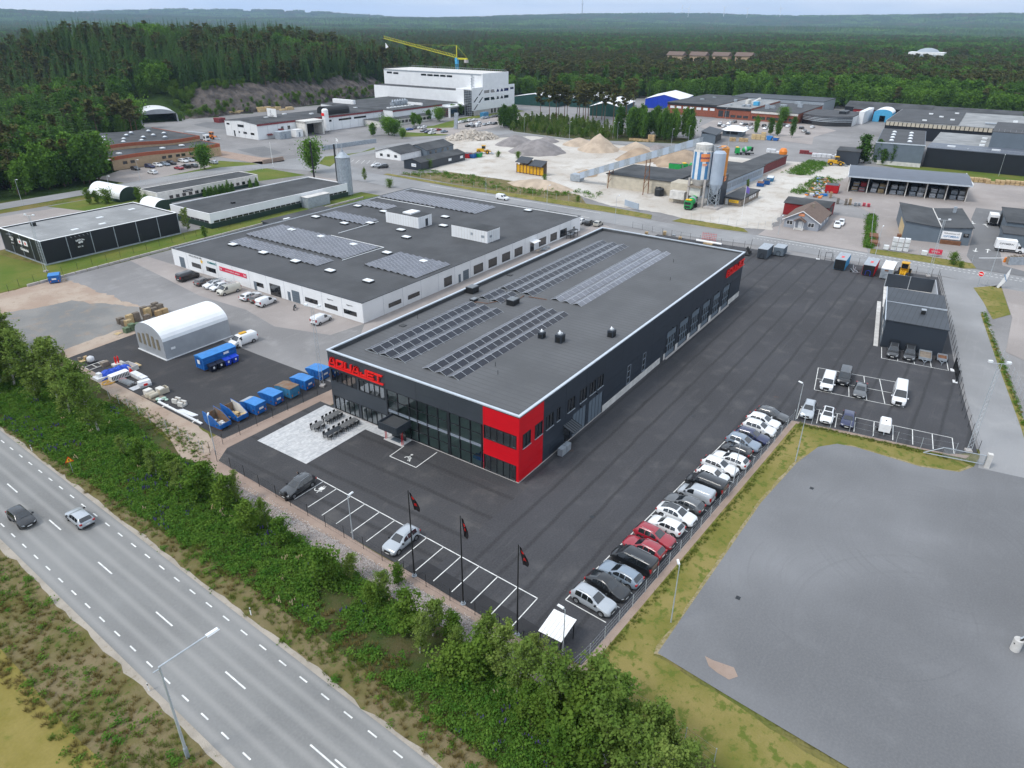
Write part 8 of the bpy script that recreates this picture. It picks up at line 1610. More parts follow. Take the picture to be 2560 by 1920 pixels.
for k,(zx,zy,m_,c)in enumerate(((370,432,'wood_grey','grey'),(300,372,'wood','tan'),(450,442,'wood_grey','grey'),(490,440,'wood','tan'),(545,452,'galv','steel grey'),(580,455,'galv','steel grey'),(630,455,'banner_red','red-topped'),(675,462,'banner_red','red-topped'))):p=g('T8',zx,zy);pallets(f'{c} pallet stack by the hedge, {NW[k]} in the row behind the house yard',p[0],p[1],13 if k<4 else 7,m_,.2,'pallet stacks by the hedge')
for k,(x,y,n)in enumerate(((144.3,-21.9,3),(144.3,-23.3,3),(144.9,-24.7,3),(143.9,-20.2,1),(144.2,-29.2,1),(145.3,-31.8,1))):
 t=thing('wrapped_pallet',f'white plastic-wrapped pallet stack near the street, {NW[k]} from the left','pallet',(x,y,0),.12,'wrapped pallets')
 for j in range(n):MB().box(-.6,-.6,j*1.15,.6,.6,j*1.15+.12).build('pallet','frame_dark',t);MB().box(-.62,-.62,j*1.15+.12,.62,.62,j*1.15+1.13).build('wrapped_load','bag_white',t)
for k,(x,y,l_,w_)in enumerate(((154,-15.4,4,2.2),(159.2,-24.6,1.6,8),(160.0,-33.5,1.6,5),(147,-16.8,3,2.2))):t=thing('rusty_stack',f'rust-brown steel stack around the shop, {NW[k]} from the left','stack',(x,y,0),.17,'rusty stacks');[MB().box(-l_/2,-w_/2,j*.35,l_/2,w_/2,j*.35+.3).build('layer','rust',t)for j in range(3)]
t=thing('banner_stand','red advertising banner on the fence by the street','banner',(144.2,-31.6,0),.08);MB().box(-.03,-1.5,.7,.03,1.5,2.0).build('cloth','banner_red',t);text('Milwaukee',.45,'white_paint',t,(-.06,0,1.35),'W')
for y in(-1.5,1.5):MB().tube((0,y,0),(0,y,2.1),.04).build('post','steel',t)
t=thing('barrier_boom','white barrier boom across the store entrance','barrier',(145.5,-41.2,0),-.95);MB().box(0,-.06,1.0,6.8,.06,1.14).build('boom','white_paint',t);MB().box(6.6,-.25,0,7.1,.25,1.2).build('drive_box','orange',t)
t=thing('timber_rack','grey rack of weathered planks beside the boom','rack',(147.7,-47.4,0),-.95)
for k in range(9):MB().box(k*.7,-.4,.3,k*.7+.4,.8,1.9+.2*(k%3)).build('plank_bundle','wood_grey',t)
MB().box(-.2,-.6,0,6.6,-.45,2.0).build('frame','galv',t)
def bin_(label,zn,x,y,m_,s=(5.5,2.3,1.6),rz=0,grp='far skips',name='waste_skip',load=None):
 p=g(zn,x,y);t=thing(name,label,'skip',(*p,0),rz,grp);mb=MB();l,w,h=s;mb.yprism([(-l/2+.6,.15),(l/2-.6,.15),(l/2,h),(-l/2,h)],-w/2,w/2);mb.build('body',m_,t);MB().box(-l/2+.1,-w/2+.1,h,l/2-.1,w/2-.1,h+.06).build('load',load or 'frame_dark',t);mb=MB()
 for k in range(5):mb.box(-l/2+.6+k*(l-1.4)/4,-w/2-.06,.2,-l/2+.7+k*(l-1.4)/4,-w/2-.002,h)
 mb.build('stiffening_rib',m_,t)
bin_('large red ribbed skip beside the scrap fence','T8',310,320,'red_skip',(4.6,4.2,2.8),.1,None);bin_('blue skip with rusty load by the grey hall','T7',1600,770,'blue_skip',(4,2.4,1.4),.2,load='rust');bin_('blue skip in the middle by the grey hall','T7',1690,740,'blue_skip',(4,2.4,1.6),.2);bin_('pale blue skip at the rear by the grey hall','T7',1750,690,'blue_pale',(5,2.4,1.5),.2,load='bag_white');bin_('closed blue container in the far yard','T5',1165,665,'blue_lid',(3,2.4,2),1.5,load='blue_lid');bin_('open blue skip with timber in the far yard','T5',1235,670,'blue_skip',(3,2.4,1.6),1.5,load='wood_pale');bin_('red skip beside the dark workshop','R2',905,970,'red_skip',(4,3,2.0),.2);bin_('dark blue skip beside the dark workshop','R2',935,970,'blue_skip',(4,3,1.8),.2);bin_('green skip beside the dark workshop','R2',970,965,'green_truck',(4,3,1.8),.2);bin_('green steel container behind the aggregate shed','T7',285,560,'green_truck',(1.5,5,3.4),.1)
t=thing('shipping_container','blue shipping container before the white factory','container',(*g('T3',1620,745),0),-1.45);MB().box(-.5,-3,0,2,3.6,2.6).build('body','blue_pale',t);mb=MB();[mb.box(-.55,-2.9+k*.4,.1,-.502,-2.7+k*.4,2.5)for k in range(16)];mb.build('corrugation','blue_pale',t)
t=thing('orange_mixer','round orange mixer drum at the end of the painted shed','mixer',(257.5,39,0),.3);mb=MB();mb.lathe([(.6,3.2),(1.6,4),(1.7,5.2),(1.0,6.4)],14);mb.build('drum','orange',t);[MB().box(a,b,0,a+.2,b+.2,3.3).build('leg','rust',t)for a in(-1.2,1)for b in(-1.2,1)]
t=thing('white_info_sign','blue-grey info board at the sand yard entrance','sign',(144.8,54.5,0),1.15-pi/2*0);o=MB().box(-3.4,-.1,.6,3.4,.1,2.4).build('panel','silo_grey',t);text('SKANSKA',.9,'white_paint',o,(0,-.12,1.3),'S');[MB().tube((a,0,0),(a,0,2.6),.06).build('post','steel',t)for a in(-3.2,3.2)]
t=thing('pylon_sign','slanting white pylon sign before the white factory','sign',(*g('T3',1260,910),0),.2);MB().add([(-.4,-1.0,0),(.4,-1.0,0),(.4,1.0,0),(-.4,1.0,0),(-.4,-1.9,8.5),(.4,-1.9,8.5),(.4,.4,8.5),(-.4,.4,8.5)],BXF).build('slab','galv',t);MB().box(-.6,-1.3,0,.6,1.3,.2).build('footing','concrete',t)
t=thing('entrance_board','dark blue entrance board at the factory car park','sign',(*g('T3',1915,875),0),.2);MB().box(-.2,-1.6,0,.2,1.6,4.6).build('panel','navy_bin',t);MB().box(-.22,-1.3,3.0,-.202,1.3,4.0).build('logo_field','white_paint',t)
t=thing('tank','black round plastic tank beside the aggregate shed','tank',(*g('T7',45,915),0));MB().lathe([(1.6,0),(1.65,2.2),(1.3,2.6),(.3,2.8)],16).build('shell','frame_dark',t);MB().lathe([(.35,2.8),(.35,2.95)],10).build('lid','black',t)
for k,(x,y,n,m_,lab)in enumerate(((119.9,37.7,5,'wood','orange-banded crate stack by the fence behind the dark hall'),(122.6,33.4,7,'wood_pale','pale crate beside the fence behind the dark hall'),(121.2,28.2,4,'wood','low timber pile by the fence behind the dark hall'),(123.4,31.0,2,'steel','flat steel sheets by the fence behind the dark hall'))):pallets(lab,x,y,n,m_,.3,'goods behind the dark hall')
t=thing('steel_racks','red steel rack bundle behind the far corner of the dark hall','rack',(123.6,21,0),.1);mb=MB()
for k in range(9):
 for z in range(5):mb.box(0,k*.45-2,z*.5,.08,k*.45-1.6,z*.5+.06);mb.box(0,k*.45-2,0,.06,k*.45-1.95,2.4)
mb.build('frame','sign_red',t);t=thing('white_pipe','long white pipe on coiled hose behind the dark hall','pipe',(121.2,16.5,0),1.5);MB().tube((0,0,.5),(7,.6,.5),.3,n=12).build('pipe','white_paint',t);MB().cbox(3.5,.3,0,2.5,1.5,.3).build('cradle','wood',t)
t=thing('patio_set','stacked grey chairs and tables behind the white hall','furniture',(90.5,52.9,0));R=random.Random(3);mb=MB()
for k in range(14):mb.cbox(R.uniform(-2,2),R.uniform(-.6,.6),R.uniform(0,.5),.5,.5,.06,R.uniform(0,3));mb.tube((R.uniform(-2,2),R.uniform(-.6,.6),0),(R.uniform(-2,2),R.uniform(-.6,.6),.9),.03)
mb.build('chairs','galv',t);MB().cbox(-3.4,0,.7,1.6,.8,.05).build('table_top','wood_grey',t)
t=thing('goods_rack','dark steel rack against the far end of the white hall','rack',(103,52.6,0));mb=MB()
for a in(0,2,4):
 for b in(0,1.2):mb.box(a,b,0,a+.1,b+.1,2.0)
mb.box(0,0,.9,4.1,1.3,1.0);mb.box(0,0,1.9,4.1,1.3,2.0);mb.build('frame','frame_dark',t);MB().box(.3,.2,1.0,2.2,1.1,1.5).build('goods','galv',t)
for k,(zx,zy)in enumerate(((1230,805),(1600,820),(1740,855),(1935,865))):p=g('T5',zx,zy);stack(f'white and dark red banded goods along the far fence, {NW[k]} from the left',p[0],p[1]-4,.1,1,4,2,'bag_white' if k!=1 else 'red_trim',(2,1.9,.7),'banded_stack','banded stacks at the far fence')
p=g('T5',1050,660);stack('tall plywood sheet stack in the far yard',p[0],p[1]-3,.1,1,3,3,'wood_pale',(1.6,2.2,1.2),'plywood_stack',None);p=g('T4',1700,805);stack('long yellow timber stack beside the birch grove',p[0],p[1]-4,.1,1,6,1,'wood',(2,1.6,1.0),grp=None);p=g('T4',1820,810);stack('tall timber stack beside the birch grove',p[0],p[1]-2,.1,1,2,3,'wood',(2,1.6,1.0),grp=None)
for k,(zx,zy)in enumerate(((765,678),(870,682),(900,685))):p=g('T5',zx,zy);stack(f'small wooden crate pile near the white-roofed lodge, {NW[k]} from the left',p[0],p[1]-1,.1,1,2,2,'wood',(1.4,1.4,.8),'crate_pile','crate piles in the far yard')
# scrap and low walls
R=random.Random(17);t=thing('scrap_strip','long strip of mixed scrap along the fence beside the track','scrap',(0,0,0));ms=['bag_white','rust','orange','galv','wood_grey','wood','blue_lid']
for m_ in ms:
 mb=MB()
 for k in range(26):f=R.random();x,y=200+f*34+R.uniform(-2,2),9.5+f*6+R.uniform(-2,5)*(1-.4*f);mb.cbox(x,y,0,R.uniform(.4,1.8),R.uniform(.3,1.2),R.uniform(.2,.8),R.uniform(0,3))
 o=mb.build('scrap_pieces',m_,t);o['kind']='stuff'
t=thing('retaining_wall','pale kerb wall between the black building lawn and service yard','wall',(0,0,0));w0,w1=(-1,130.6),(106,134.6)
for k in range(40):f0,f1=k/40,(k+1)/40-.002;a=(w0[0]+(w1[0]-w0[0])*f0,w0[1]+(w1[1]-w0[1])*f0);b=(w0[0]+(w1[0]-w0[0])*f1,w0[1]+(w1[1]-w0[1])*f1);MB().add([(a[0],a[1],0),(b[0],b[1],0),(b[0],b[1]+.4,0),(a[0],a[1]+.4,0),(a[0],a[1],.5),(b[0],b[1],.5),(b[0],b[1]+.4,.5),(a[0],a[1]+.4,.5)],[(4,5,6,7),(0,1,5,4),(1,2,6,5),(2,3,7,6),(3,0,4,7)]).build('wall_block','concrete',t)
t=thing('pedestal','round concrete foot with metal strut at the right picture edge','footing',(4.8,-53.9,0));MB().lathe([(.42,0),(.42,1.35),(.38,1.4)],20).build('foot','conc_pale',t);MB().tube((.1,-.1,1.4),(1.4,-3.0,5.0),.12).build('strut','galv',t);MB().tube((-.3,.3,.9),(.9,-2.7,4.6),.08).build('stay','black',t)
t=thing('sign_structure','dark sign structure on concrete feet leaving the right picture edge','structure',(12,-57.5,0),.15);MB().lathe([(.42,0),(.42,1.35)],20,(1.0,1.0)).build('foot','conc_pale',t);MB().box(-8,-1.3,4.2,6,-.9,8).build('panel','panel_navy_shade',t);[MB().tube((a,1 if a>0 else.5,1.2),(a+.3,-1,5),.12).build('strut','galv',t)for a in(-6,1.0,5)]
def low_wall(name,label,pts,h,w,mat,n=1):
 t=thing(name,label,'wall',(0,0,0))
 for a,b in zip(pts,pts[1:]):d=atan2(b[1]-a[1],b[0]-a[0]);l=hypot(b[0]-a[0],b[1]-a[1]);MB().cbox((a[0]+b[0])/2,(a[1]+b[1])/2,0,l,w,h,d).build('wall_section',mat,t)
low_wall('loading_ramp','sunken ramp wall with glass screen beside the factory gate',[g('T2',620,1000),g('T2',890,950)],1.6,.4,'pink_gravel');low_wall('panel_fence','row of grey mesh panels along the factory street',[g('T2',1400,820),g('T2',1950,740),g('T2',2110,720)],1.9,.3,'galv')

# ---------------------------------------------------------------- vegetation
import numpy as np
def quads(P,size,rng,flatness=0.0,jitter=.35):
 """leaf-sized quads at points P with random directions"""
 P=np.asarray(P,float);n=len(P);nr=rng.normal(size=(n,3));nr[:,2]=np.abs(nr[:,2])+flatness;nr/=np.linalg.norm(nr,axis=1)[:,None]
 t=np.cross(nr,rng.normal(size=(n,3)));t/=np.linalg.norm(t,axis=1)[:,None]+1e-9;b=np.cross(nr,t)
 s=(size*(1+jitter*rng.normal(size=n)).clip(.4,1.8))[:,None]*.5
 V=np.stack([P-t*s,P-b*s*.85+t*s*.1,P+t*s,P+b*s*.85+t*s*.1],1).reshape(-1,3)
 return V.tolist(),[(4*i,4*i+1,4*i+2,4*i+3)for i in range(n)]
def broadleaf(seed,h,wid,nleaf,lsize,stem=.12,lean=.05,nl=16,low=.12,trunk=None,clump=.55,shape=.75):
 rng=np.random.default_rng(seed);T=MB();pts=[];ax=np.array([lean*h*rng.normal(),lean*h*rng.normal()])
 def axis(t):return np.array([ax[0]*t*t+.02*h*sin(5*t+seed),ax[1]*t*t+.02*h*cos(4*t+seed),h*.97*t])
 r0=h*.013+.02
 for k in range(8):T.tube(axis(k/8),axis((k+1)/8),r0*(1-.11*k),r0*(1-.11*(k+1)),n=6,cap=False)
 for i in range(nl):
  t=low+(.95-low)*(i+.3*rng.random())/nl;a=i*2.4+rng.normal()*.4;R_=wid*(sin(pi*min(1,(t-low)/(1-low)*shape+.18)))**.75*(.75+.5*rng.random());b0=axis(t);d=np.array([cos(a),sin(a),.75+.5*t]);d/=np.linalg.norm(d);e=b0+d*R_
  m=b0*.5+e*.5+np.array([0,0,.05*R_]);T.tube(b0,m,r0*.42*(1-.6*t),r0*.28*(1-.6*t),n=4,cap=False);T.tube(m,e,r0*.28*(1-.6*t),.008,n=4,cap=False)
  for q in np.linspace(.25,1.05,5):pts.append((b0+(e-b0)*q,R_))
  for _ in range(2):pts.append((b0+(e-b0)*(.5+.5*rng.random())+rng.normal(size=3)*R_*.3,R_))
 pts.append((axis(1),wid*.4))
 C=[];per=max(1,nleaf//len(pts))
 for p,R_ in pts:
  sg=clump*max(.18,R_*.36);c=p+rng.normal(size=(per,3))*np.array([sg,sg,sg*.8]);c[:,2]=np.maximum(c[:,2],.05);C.append(c)
 V,F=quads(np.concatenate(C),lsize,rng,.3);return T,MB().add(V,F)
def spruce(seed,h,wid,nlev=26,nb=8):
 rng=np.random.default_rng(seed);T=MB();T.tube((0,0,0),(0,0,h*.95),h*.012,.02,n=6,cap=False);C=MB()
 for i in range(nlev):
  f=i/nlev;z=h*(.1+.9*f**.95);r=wid*(1-f)**.8*(.8+.35*rng.random())+.15;off=rng.random()*6
  for k in range(nb):
   if rng.random()<.12:continue
   a=off+k*2*pi/nb+rng.normal()*.15;rr=r*(.75+.45*rng.random());w=rr*.42+.1;d=np.array([cos(a),sin(a),0]);s=np.array([-sin(a),cos(a),0]);dz=-.28*rr+.06*rr*rng.normal();b=np.array([0,0,z]);m=b+d*rr*.55+np.array([0,0,dz*.25]);e=b+d*rr+np.array([0,0,dz])
   C.add([b+np.array([0,0,.1*rr]),m+s*w*.5-np.array([0,0,.22*w]),e,m-s*w*.5-np.array([0,0,.22*w]),m],[(0,1,4),(4,1,2),(0,4,3),(4,2,3)])
 return T,C
def pine(seed,h,wid,nleaf=1300):
 rng=np.random.default_rng(seed);T=MB();lx=rng.normal(size=2)*.03*h
 def axis(t):return np.array([lx[0]*t*t,lx[1]*t*t,h*t])
 for k in range(5):T.tube(axis(k/5.2),axis((k+1)/5.2),h*.013*(1-.14*k),h*.013*(1-.14*(k+1)),n=6,cap=False)
 C=[]
 for i in range(15):
  t=.5+.5*(i+rng.random())/15;a=i*2.4+rng.normal();R_=wid*sin(pi*min(.98,(t-.44)/.6))**.6*(.55+.6*rng.random());b=axis(t);e=b+np.array([cos(a)*R_,sin(a)*R_,.25*R_]);T.tube(b,e,.05,.02,n=4,cap=False)
  for q in(.55,1.0):c=b+(e-b)*q;C.append(c+rng.normal(size=(nleaf//30,3))*np.array([.5,.5,.26])*max(.7,R_*.42))
 V,F=quads(np.concatenate(C),.95,rng,.8);return T,MB().add(V,F)
TREE={}
def proto(key,tc,tm,cm_):
 T,C=tc;T_=T.mesh('trunk',tm,True);C_=C.mesh('crown',cm_)
 J=MB();J.add(T.v,T.f);J.cm=1;J.add(C.v,C.f);TREE[key]=(T_,C_,J.mesh('tree_'+key,[tm,cm_]))
for k in range(5):proto(f'birch{k}',broadleaf(20+k,6,1.25,4400,.145,nl=22,lean=.05,clump=.42),'bark_birch','leaf_birch')
for k in range(3):proto(f'sap{k}',broadleaf(40+k,4,1.0,2400,.17,nl=14,low=.06,clump=.7),'bark','leaf_bush')
for k in range(2):proto(f'bush{k}',broadleaf(50+k,2.2,1.15,1800,.16,nl=14,low=.02,clump=.8),'bark','leaf_bush')
for k in range(3):proto(f'decid{k}',broadleaf(60+k,15,4.2,3000,.8,nl=22,low=.1,clump=.6,lean=.02),'bark','leaf_decid')
for k in range(2):proto(f'dark{k}',broadleaf(66+k,16,4.4,3000,.8,nl=22,low=.12,clump=.6,lean=.02),'bark','leaf_dark')
for k in range(3):proto(f'spruce{k}',spruce(70+k,23,2.7+.3*k),'bark','leaf_spruce')
for k in range(3):proto(f'pine{k}',pine(80+k,20,3.6),'bark_pine','leaf_pine')
proto('cone0',spruce(90,3.2,.75,18,9),'bark','leaf_dark')
proto('round0',broadleaf(95,8,3.0,6000,.45,nl=30,low=.2,clump=1.0,lean=0),'bark','leaf_decid');proto('poplar0',broadleaf(96,11,2.3,3000,.5,nl=24,low=.06,clump=.6,lean=.02),'bark','leaf_dark')
def tree(name,key,label,x,y,h,rz=0,group=None,cat='tree',wide=1.0,z=None):
 base={'birch':6,'sap':4,'bush':2.2,'decid':15,'dark':16,'spruce':22,'pine':20,'cone':3.2,'round':8,'poplar':11}[key.rstrip('0123456789')];s=h/base
 t=thing(name,label,cat,(x,y,z or 0),rz,group);t.scale=(s*wide,s*wide,s);obj('trunk',TREE[key][0],t);obj('crown',TREE[key][1],t);return t
# --- scatter helper (for what nobody could count): one object, instances on its points
def scatter(name,label,pts,protos,mats=None):
 """pts: (x,y,z,rot,scale,index)"""
 sub=bpy.data.collections.new(name+'_kinds')
 for i,me in enumerate(protos):o=bpy.data.objects.new('%s_kind_%02d'%(name,i),me);sub.objects.link(o)
 me=bpy.data.meshes.new(name);me.from_pydata([p[:3]for p in pts],[],[])
 for an,ty,ix in(('rot','FLOAT',3),('scl','FLOAT',4),('kind_index','INT',5)):a=me.attributes.new(an,ty,'POINT');a.data.foreach_set('value',[p[ix]for p in pts])
 o=bpy.data.objects.new(name,me);COL.objects.link(o);o['kind']='stuff';o['label']=label
 ng=bpy.data.node_groups.new(name,'GeometryNodeTree');ng.interface.new_socket('Geometry',in_out='INPUT',socket_type='NodeSocketGeometry');ng.interface.new_socket('Geometry',in_out='OUTPUT',socket_type='NodeSocketGeometry')
 N=ng.nodes;gi=N.new('NodeGroupInput');go=N.new('NodeGroupOutput');ip=N.new('GeometryNodeInstanceOnPoints');ci=N.new('GeometryNodeCollectionInfo');ci.inputs['Collection'].default_value=sub;ci.inputs['Separate Children'].default_value=True;ci.inputs['Reset Children'].default_value=True
 def attr(nm,ty):n=N.new('GeometryNodeInputNamedAttribute');n.data_type=ty;n.inputs['Name'].default_value=nm;return n.outputs['Attribute']
 cb=N.new('ShaderNodeCombineXYZ');K=ng.links.new;K(attr('rot','FLOAT'),cb.inputs['Z']);K(gi.outputs[0],ip.inputs['Points']);K(ci.outputs[0],ip.inputs['Instance']);ip.inputs['Pick Instance'].default_value=True;K(attr('kind_index','INT'),ip.inputs['Instance Index']);K(attr('scl','FLOAT'),ip.inputs['Scale'])
 er=N.new('FunctionNodeEulerToRotation');K(cb.outputs[0],er.inputs[0]);K(er.outputs[0],ip.inputs['Rotation']);K(ip.outputs[0],go.inputs[0])
 md=o.modifiers.new('scatter','NODES');md.node_group=ng
 return o
def inside(x,y,P):
 c=False;j=len(P)-1
 for i in range(len(P)):
  if(P[i][1]>y)!=(P[j][1]>y)and x<(P[j][0]-P[i][0])*(y-P[i][1])/(P[j][1]-P[i][1])+P[i][0]:c=not c
  j=i
 return c
# --- forests
DEV=[(-400,-500),(640,-500),(640,-80),(500,-70),(497,60),(508,70),(508,160),(482,170),(480,282),(425,300),(408,345),(400,408),(330,398),(300,392),(215,397),(200,402),(178,402),(164,386),(160,374),(148,336),(131,312),(80,308),(78,240),(64,229),(-400,232)]
KEYS=['spruce0','spruce1','spruce2','pine0','pine1','pine2','decid0','decid1','decid2','dark0','dark1']
HB_={'spruce':22,'pine':20,'decid':15,'dark':16}
R=random.Random(77);FP=[]
def near_dev(x,y,d):return any(inside(x+a,y+b,DEV)for a,b in((d,0),(-d,0),(0,d),(0,-d),(d*.7,-d*.7),(-d*.7,-d*.7)))
def pick(x,y,d,px):
 n=mnoise.noise(Vector((x*.006,y*.006,4.4)))+.5*mnoise.noise(Vector((x*.02,y*.02,7.7)))
 if d<900 and near_dev(x,y,16)and(px>1250 or px<420):return R.choice((6,7,8,8))if R.random()<(.8 if px>1250 else.4)else R.choice((9,10,0,1,3))
 if px<500 and d<520:return R.choice((0,1,2,0,1,2,9,10,6,3))
 if px<420 and d>620 and n>.12:return R.choice((6,7,8))
 if px>1300 and 640<d<1150:return R.choice((3,4,5,3,4,5,0,9))if n<.2 else R.choice((6,9,3,4,5))
 if px>1200:return(R.choice((6,7,8,10))if n>.14 else R.choice((0,1,2,3,4,9,10)))
 return R.choice((0,1,2,0,1,2,0,1,2,3,4))if n<.42 else R.choice((6,7,9,3))
for d0,d1,area in((255,430,30),(430,700,34),(700,1150,52),(1150,1900,95),(1900,3000,190)):
 a0,a1=YAW-.95,YAW+1.05;n=int((a1-a0)/2*(d1*d1-d0*d0)/area)
 for _ in range(n):
  d=sqrt(R.uniform(d0*d0,d1*d1));a=R.uniform(a0,a1);x,y=CAM[0]+d*cos(a),CAM[1]+d*sin(a)
  if inside(x,y,DEV)or hypot(x-800,y-285)<70 or hypot(x-1130,y-95)<70:continue
  z=hill(x,y);q=topx(x,y,z+15)
  if q[2]<100:continue
  k=pick(x,y,d,q[0]);s=R.uniform(.72,1.12)if d<1150 else R.uniform(.9,1.25)
  if k>=6:s*=.95 if near_dev(x,y,20)else 1.15
  FP.append((x,y,z-.2,R.uniform(0,6.28),s,k,d))
FP.sort(key=lambda p:p[6])
NAMES={'spruce':'spruce_tree','pine':'pine_tree','decid':'broadleaf_tree','dark':'broadleaf_tree'};DESC={'spruce':'dark spruce','pine':'olive pine','decid':'light green broadleaf tree','dark':'deep green broadleaf tree'}
ind=[];rest=[]
for p in FP:
 q=topx(p[0],p[1],p[2]+8)
 (ind if len(ind)<215 and-10<q[0]<2570 and(p[6]<560)else rest).append(p)
for p in ind:
 key=KEYS[p[5]];kd=key.rstrip('0123456789');q=topx(p[0],p[1],p[2])[0]
 reg='at the forest edge left of the orange brick hall' if q<330 else 'in the forest edge behind the orange brick hall' if q<480 else 'at the foot of the wooded hill by the arched shed' if q<700 else 'on the hill top above the rock cutting' if q<1250 else 'in the forest edge behind the far factories'
 tree(NAMES[kd],key,f'{DESC[kd]} {reg}',p[0],p[1],HB_[kd]*p[4],p[3],f'{DESC[kd]}s {reg}',z=p[2])
scatter('forest','dense mixed forest covering the hill and plain behind the district',[p[:6]for p in rest],[TREE[k][2]for k in KEYS])
# distant canopy as clumps of crowns
def clump(seed,conif):
 rng=random.Random(seed);mb=MB()
 for k in range(44):
  a,r=rng.uniform(0,6.28),34*sqrt(rng.random());x,y=r*cos(a),r*sin(a);h=rng.uniform(12,22);w=rng.uniform(3,5.5);n=5;o=rng.random()
  base=[(x+w*cos(o+i*2*pi/n),y+w*sin(o+i*2*pi/n),h*.45)for i in range(n)];lowb=[(x+w*.7*cos(o+i*2*pi/n),y+w*.7*sin(o+i*2*pi/n),-2)for i in range(n)]
  if conif:mb.add(base+[(x,y,h)],[(i,(i+1)%n,n)for i in range(n)])
  else:top=[(x+w*.55*cos(o+i*2*pi/n),y+w*.55*sin(o+i*2*pi/n),h*.85)for i in range(n)];mb.add(base+top,[(i,(i+1)%n,n+(i+1)%n,n+i)for i in range(n)]+[tuple(range(n,2*n))])
  mb.add(base+lowb,[(i,n+i,n+(i+1)%n,(i+1)%n)for i in range(n)])
 return mb
CL_=[clump(1,True).mesh('canopy','leaf_spruce'),clump(2,True).mesh('canopy','leaf_pine'),clump(3,False).mesh('canopy','leaf_decid'),clump(4,False).mesh('canopy','leaf_dark')]
FC=[]
for d0,d1,area in((2800,4500,2300),(4500,9500,6500)):
 n=int(1.0*(d1*d1-d0*d0)/area)
 for _ in range(n):
  d=sqrt(R.uniform(d0*d0,d1*d1));a=R.uniform(YAW-.95,YAW+1.05);x,y=CAM[0]+d*cos(a),CAM[1]+d*sin(a);nn=mnoise.noise(Vector((x*.0011,y*.0011,2)))
  FC.append((x,y,hill(x,y)-3,R.uniform(0,6.28),R.uniform(.85,1.3)*(1 if d<4500 else 1.45),R.choice((0,0,1,3))if nn<.12 else R.choice((2,2,3,0))))
scatter('far_forest','endless forest canopy reaching the hazy horizon hills',FC,CL_)
# rock cutting below the wooded hill
V=[];F=[];nx_=150;nv_=14
for i in range(nx_+1):
 x=186+215*i/nx_;foot=372+.13*max(0,x-240)+.0007*max(0,x-300)**2;hh=15.5*sm(186,225,x)*(1-.25*sm(380,401,x))
 for j in range(nv_+1):
  v=j/nv_;n=mnoise.noise(Vector((x*.16,v*3.2,2.2)));n2=mnoise.noise(Vector((x*.6,v*7,5.2)))
  V.append((x+n*1.2,foot-3+25*v**1.15-(n*2.4+n2*.9)*(1 if 0<j<nv_ else 0),hh*v**.85+(n2*.8+n*.8)*(1 if 0<j<nv_ else 0)-.1))
for i in range(nx_):
 for j in range(nv_):a=i*(nv_+1)+j;F.append((a,a+nv_+1,a+nv_+2,a+1))
struct(MB().add(V,F).build('rock_face','rock'))
RB_=[]
for k in range(240):x=R.uniform(188,400);v=R.choice((R.uniform(.0,.4),R.uniform(.85,1.1)));foot=372+.13*max(0,x-240)+.0007*max(0,x-300)**2;RB_.append((x,foot-3+25*v**1.15-1,15.5*sm(186,225,x)*v**.85,R.uniform(0,6),R.uniform(.5,1.4),R.randrange(2)))
for k in range(260):
 x,y=R.uniform(146,214),R.uniform(372,424)
 if not(164<x<198 and y<398):RB_.append((x,y,hill(x,y),R.uniform(0,6),R.uniform(.8,2.2),R.randrange(2)))
scatter('cutting_scrub','green scrub growing on the rock cutting',RB_,[TREE['bush0'][2],TREE['bush1'][2]])
# pine plot between the far road and the green halls
PZ=[(370,535),(490,555),(580,560),(610,540),(690,510),(850,560),(930,580),(960,590),(1060,530),(1215,570),(1330,590),(1440,610),(1110,500),(720,560),(880,520),(1180,520),(1500,480),(1590,440),(1000,540)]
for k,p in enumerate(PZ):x,y=g('T4',*p);tree('pine_tree',f'pine{k % 3}',f'tall bare-trunked pine in the plot by the far road, {NW[sorted(PZ).index(p)]} trunk from the left',x,y,R.uniform(18.5,22),R.uniform(0,6),'tall pines in the plot')
PLOT=[(272,190),(268,152),(275,130),(292,128),(306,140),(334,196),(318,206),(296,204)];BIR=[(276,128),(288,92),(306,98),(312,126),(300,138)]
U=[];nb_=0
while len(U)<420:
 x,y=R.uniform(266,340),R.uniform(88,210)
 if inside(x,y,PLOT):U.append((x,y,0,R.uniform(0,6),R.uniform(.5,.95),R.randrange(3)))
scatter('young_undergrowth','dense young green thicket under the tall pines',U,[TREE['sap0'][2],TREE['sap1'][2],TREE['birch1'][2]])
while nb_<40:
 x,y=R.uniform(266,315),R.uniform(84,142)
 if inside(x,y,BIR):nb_+=1;tree('birch_tree',f'dark{nb_ % 2}' if nb_%3 else 'decid1','slender green birch in the grove beside the far road',x,y,R.uniform(10.5,15),R.uniform(0,6),'birches in the far grove',wide=.62)
for k in range(7):x,y=(281+R.uniform(-3,3),196+R.uniform(-4,6));tree('birch_tree',f'dark{k % 2}','dark green tree at the left corner of the pine plot',x,y,R.uniform(9,12),k,'trees at the plot corner',wide=.7)
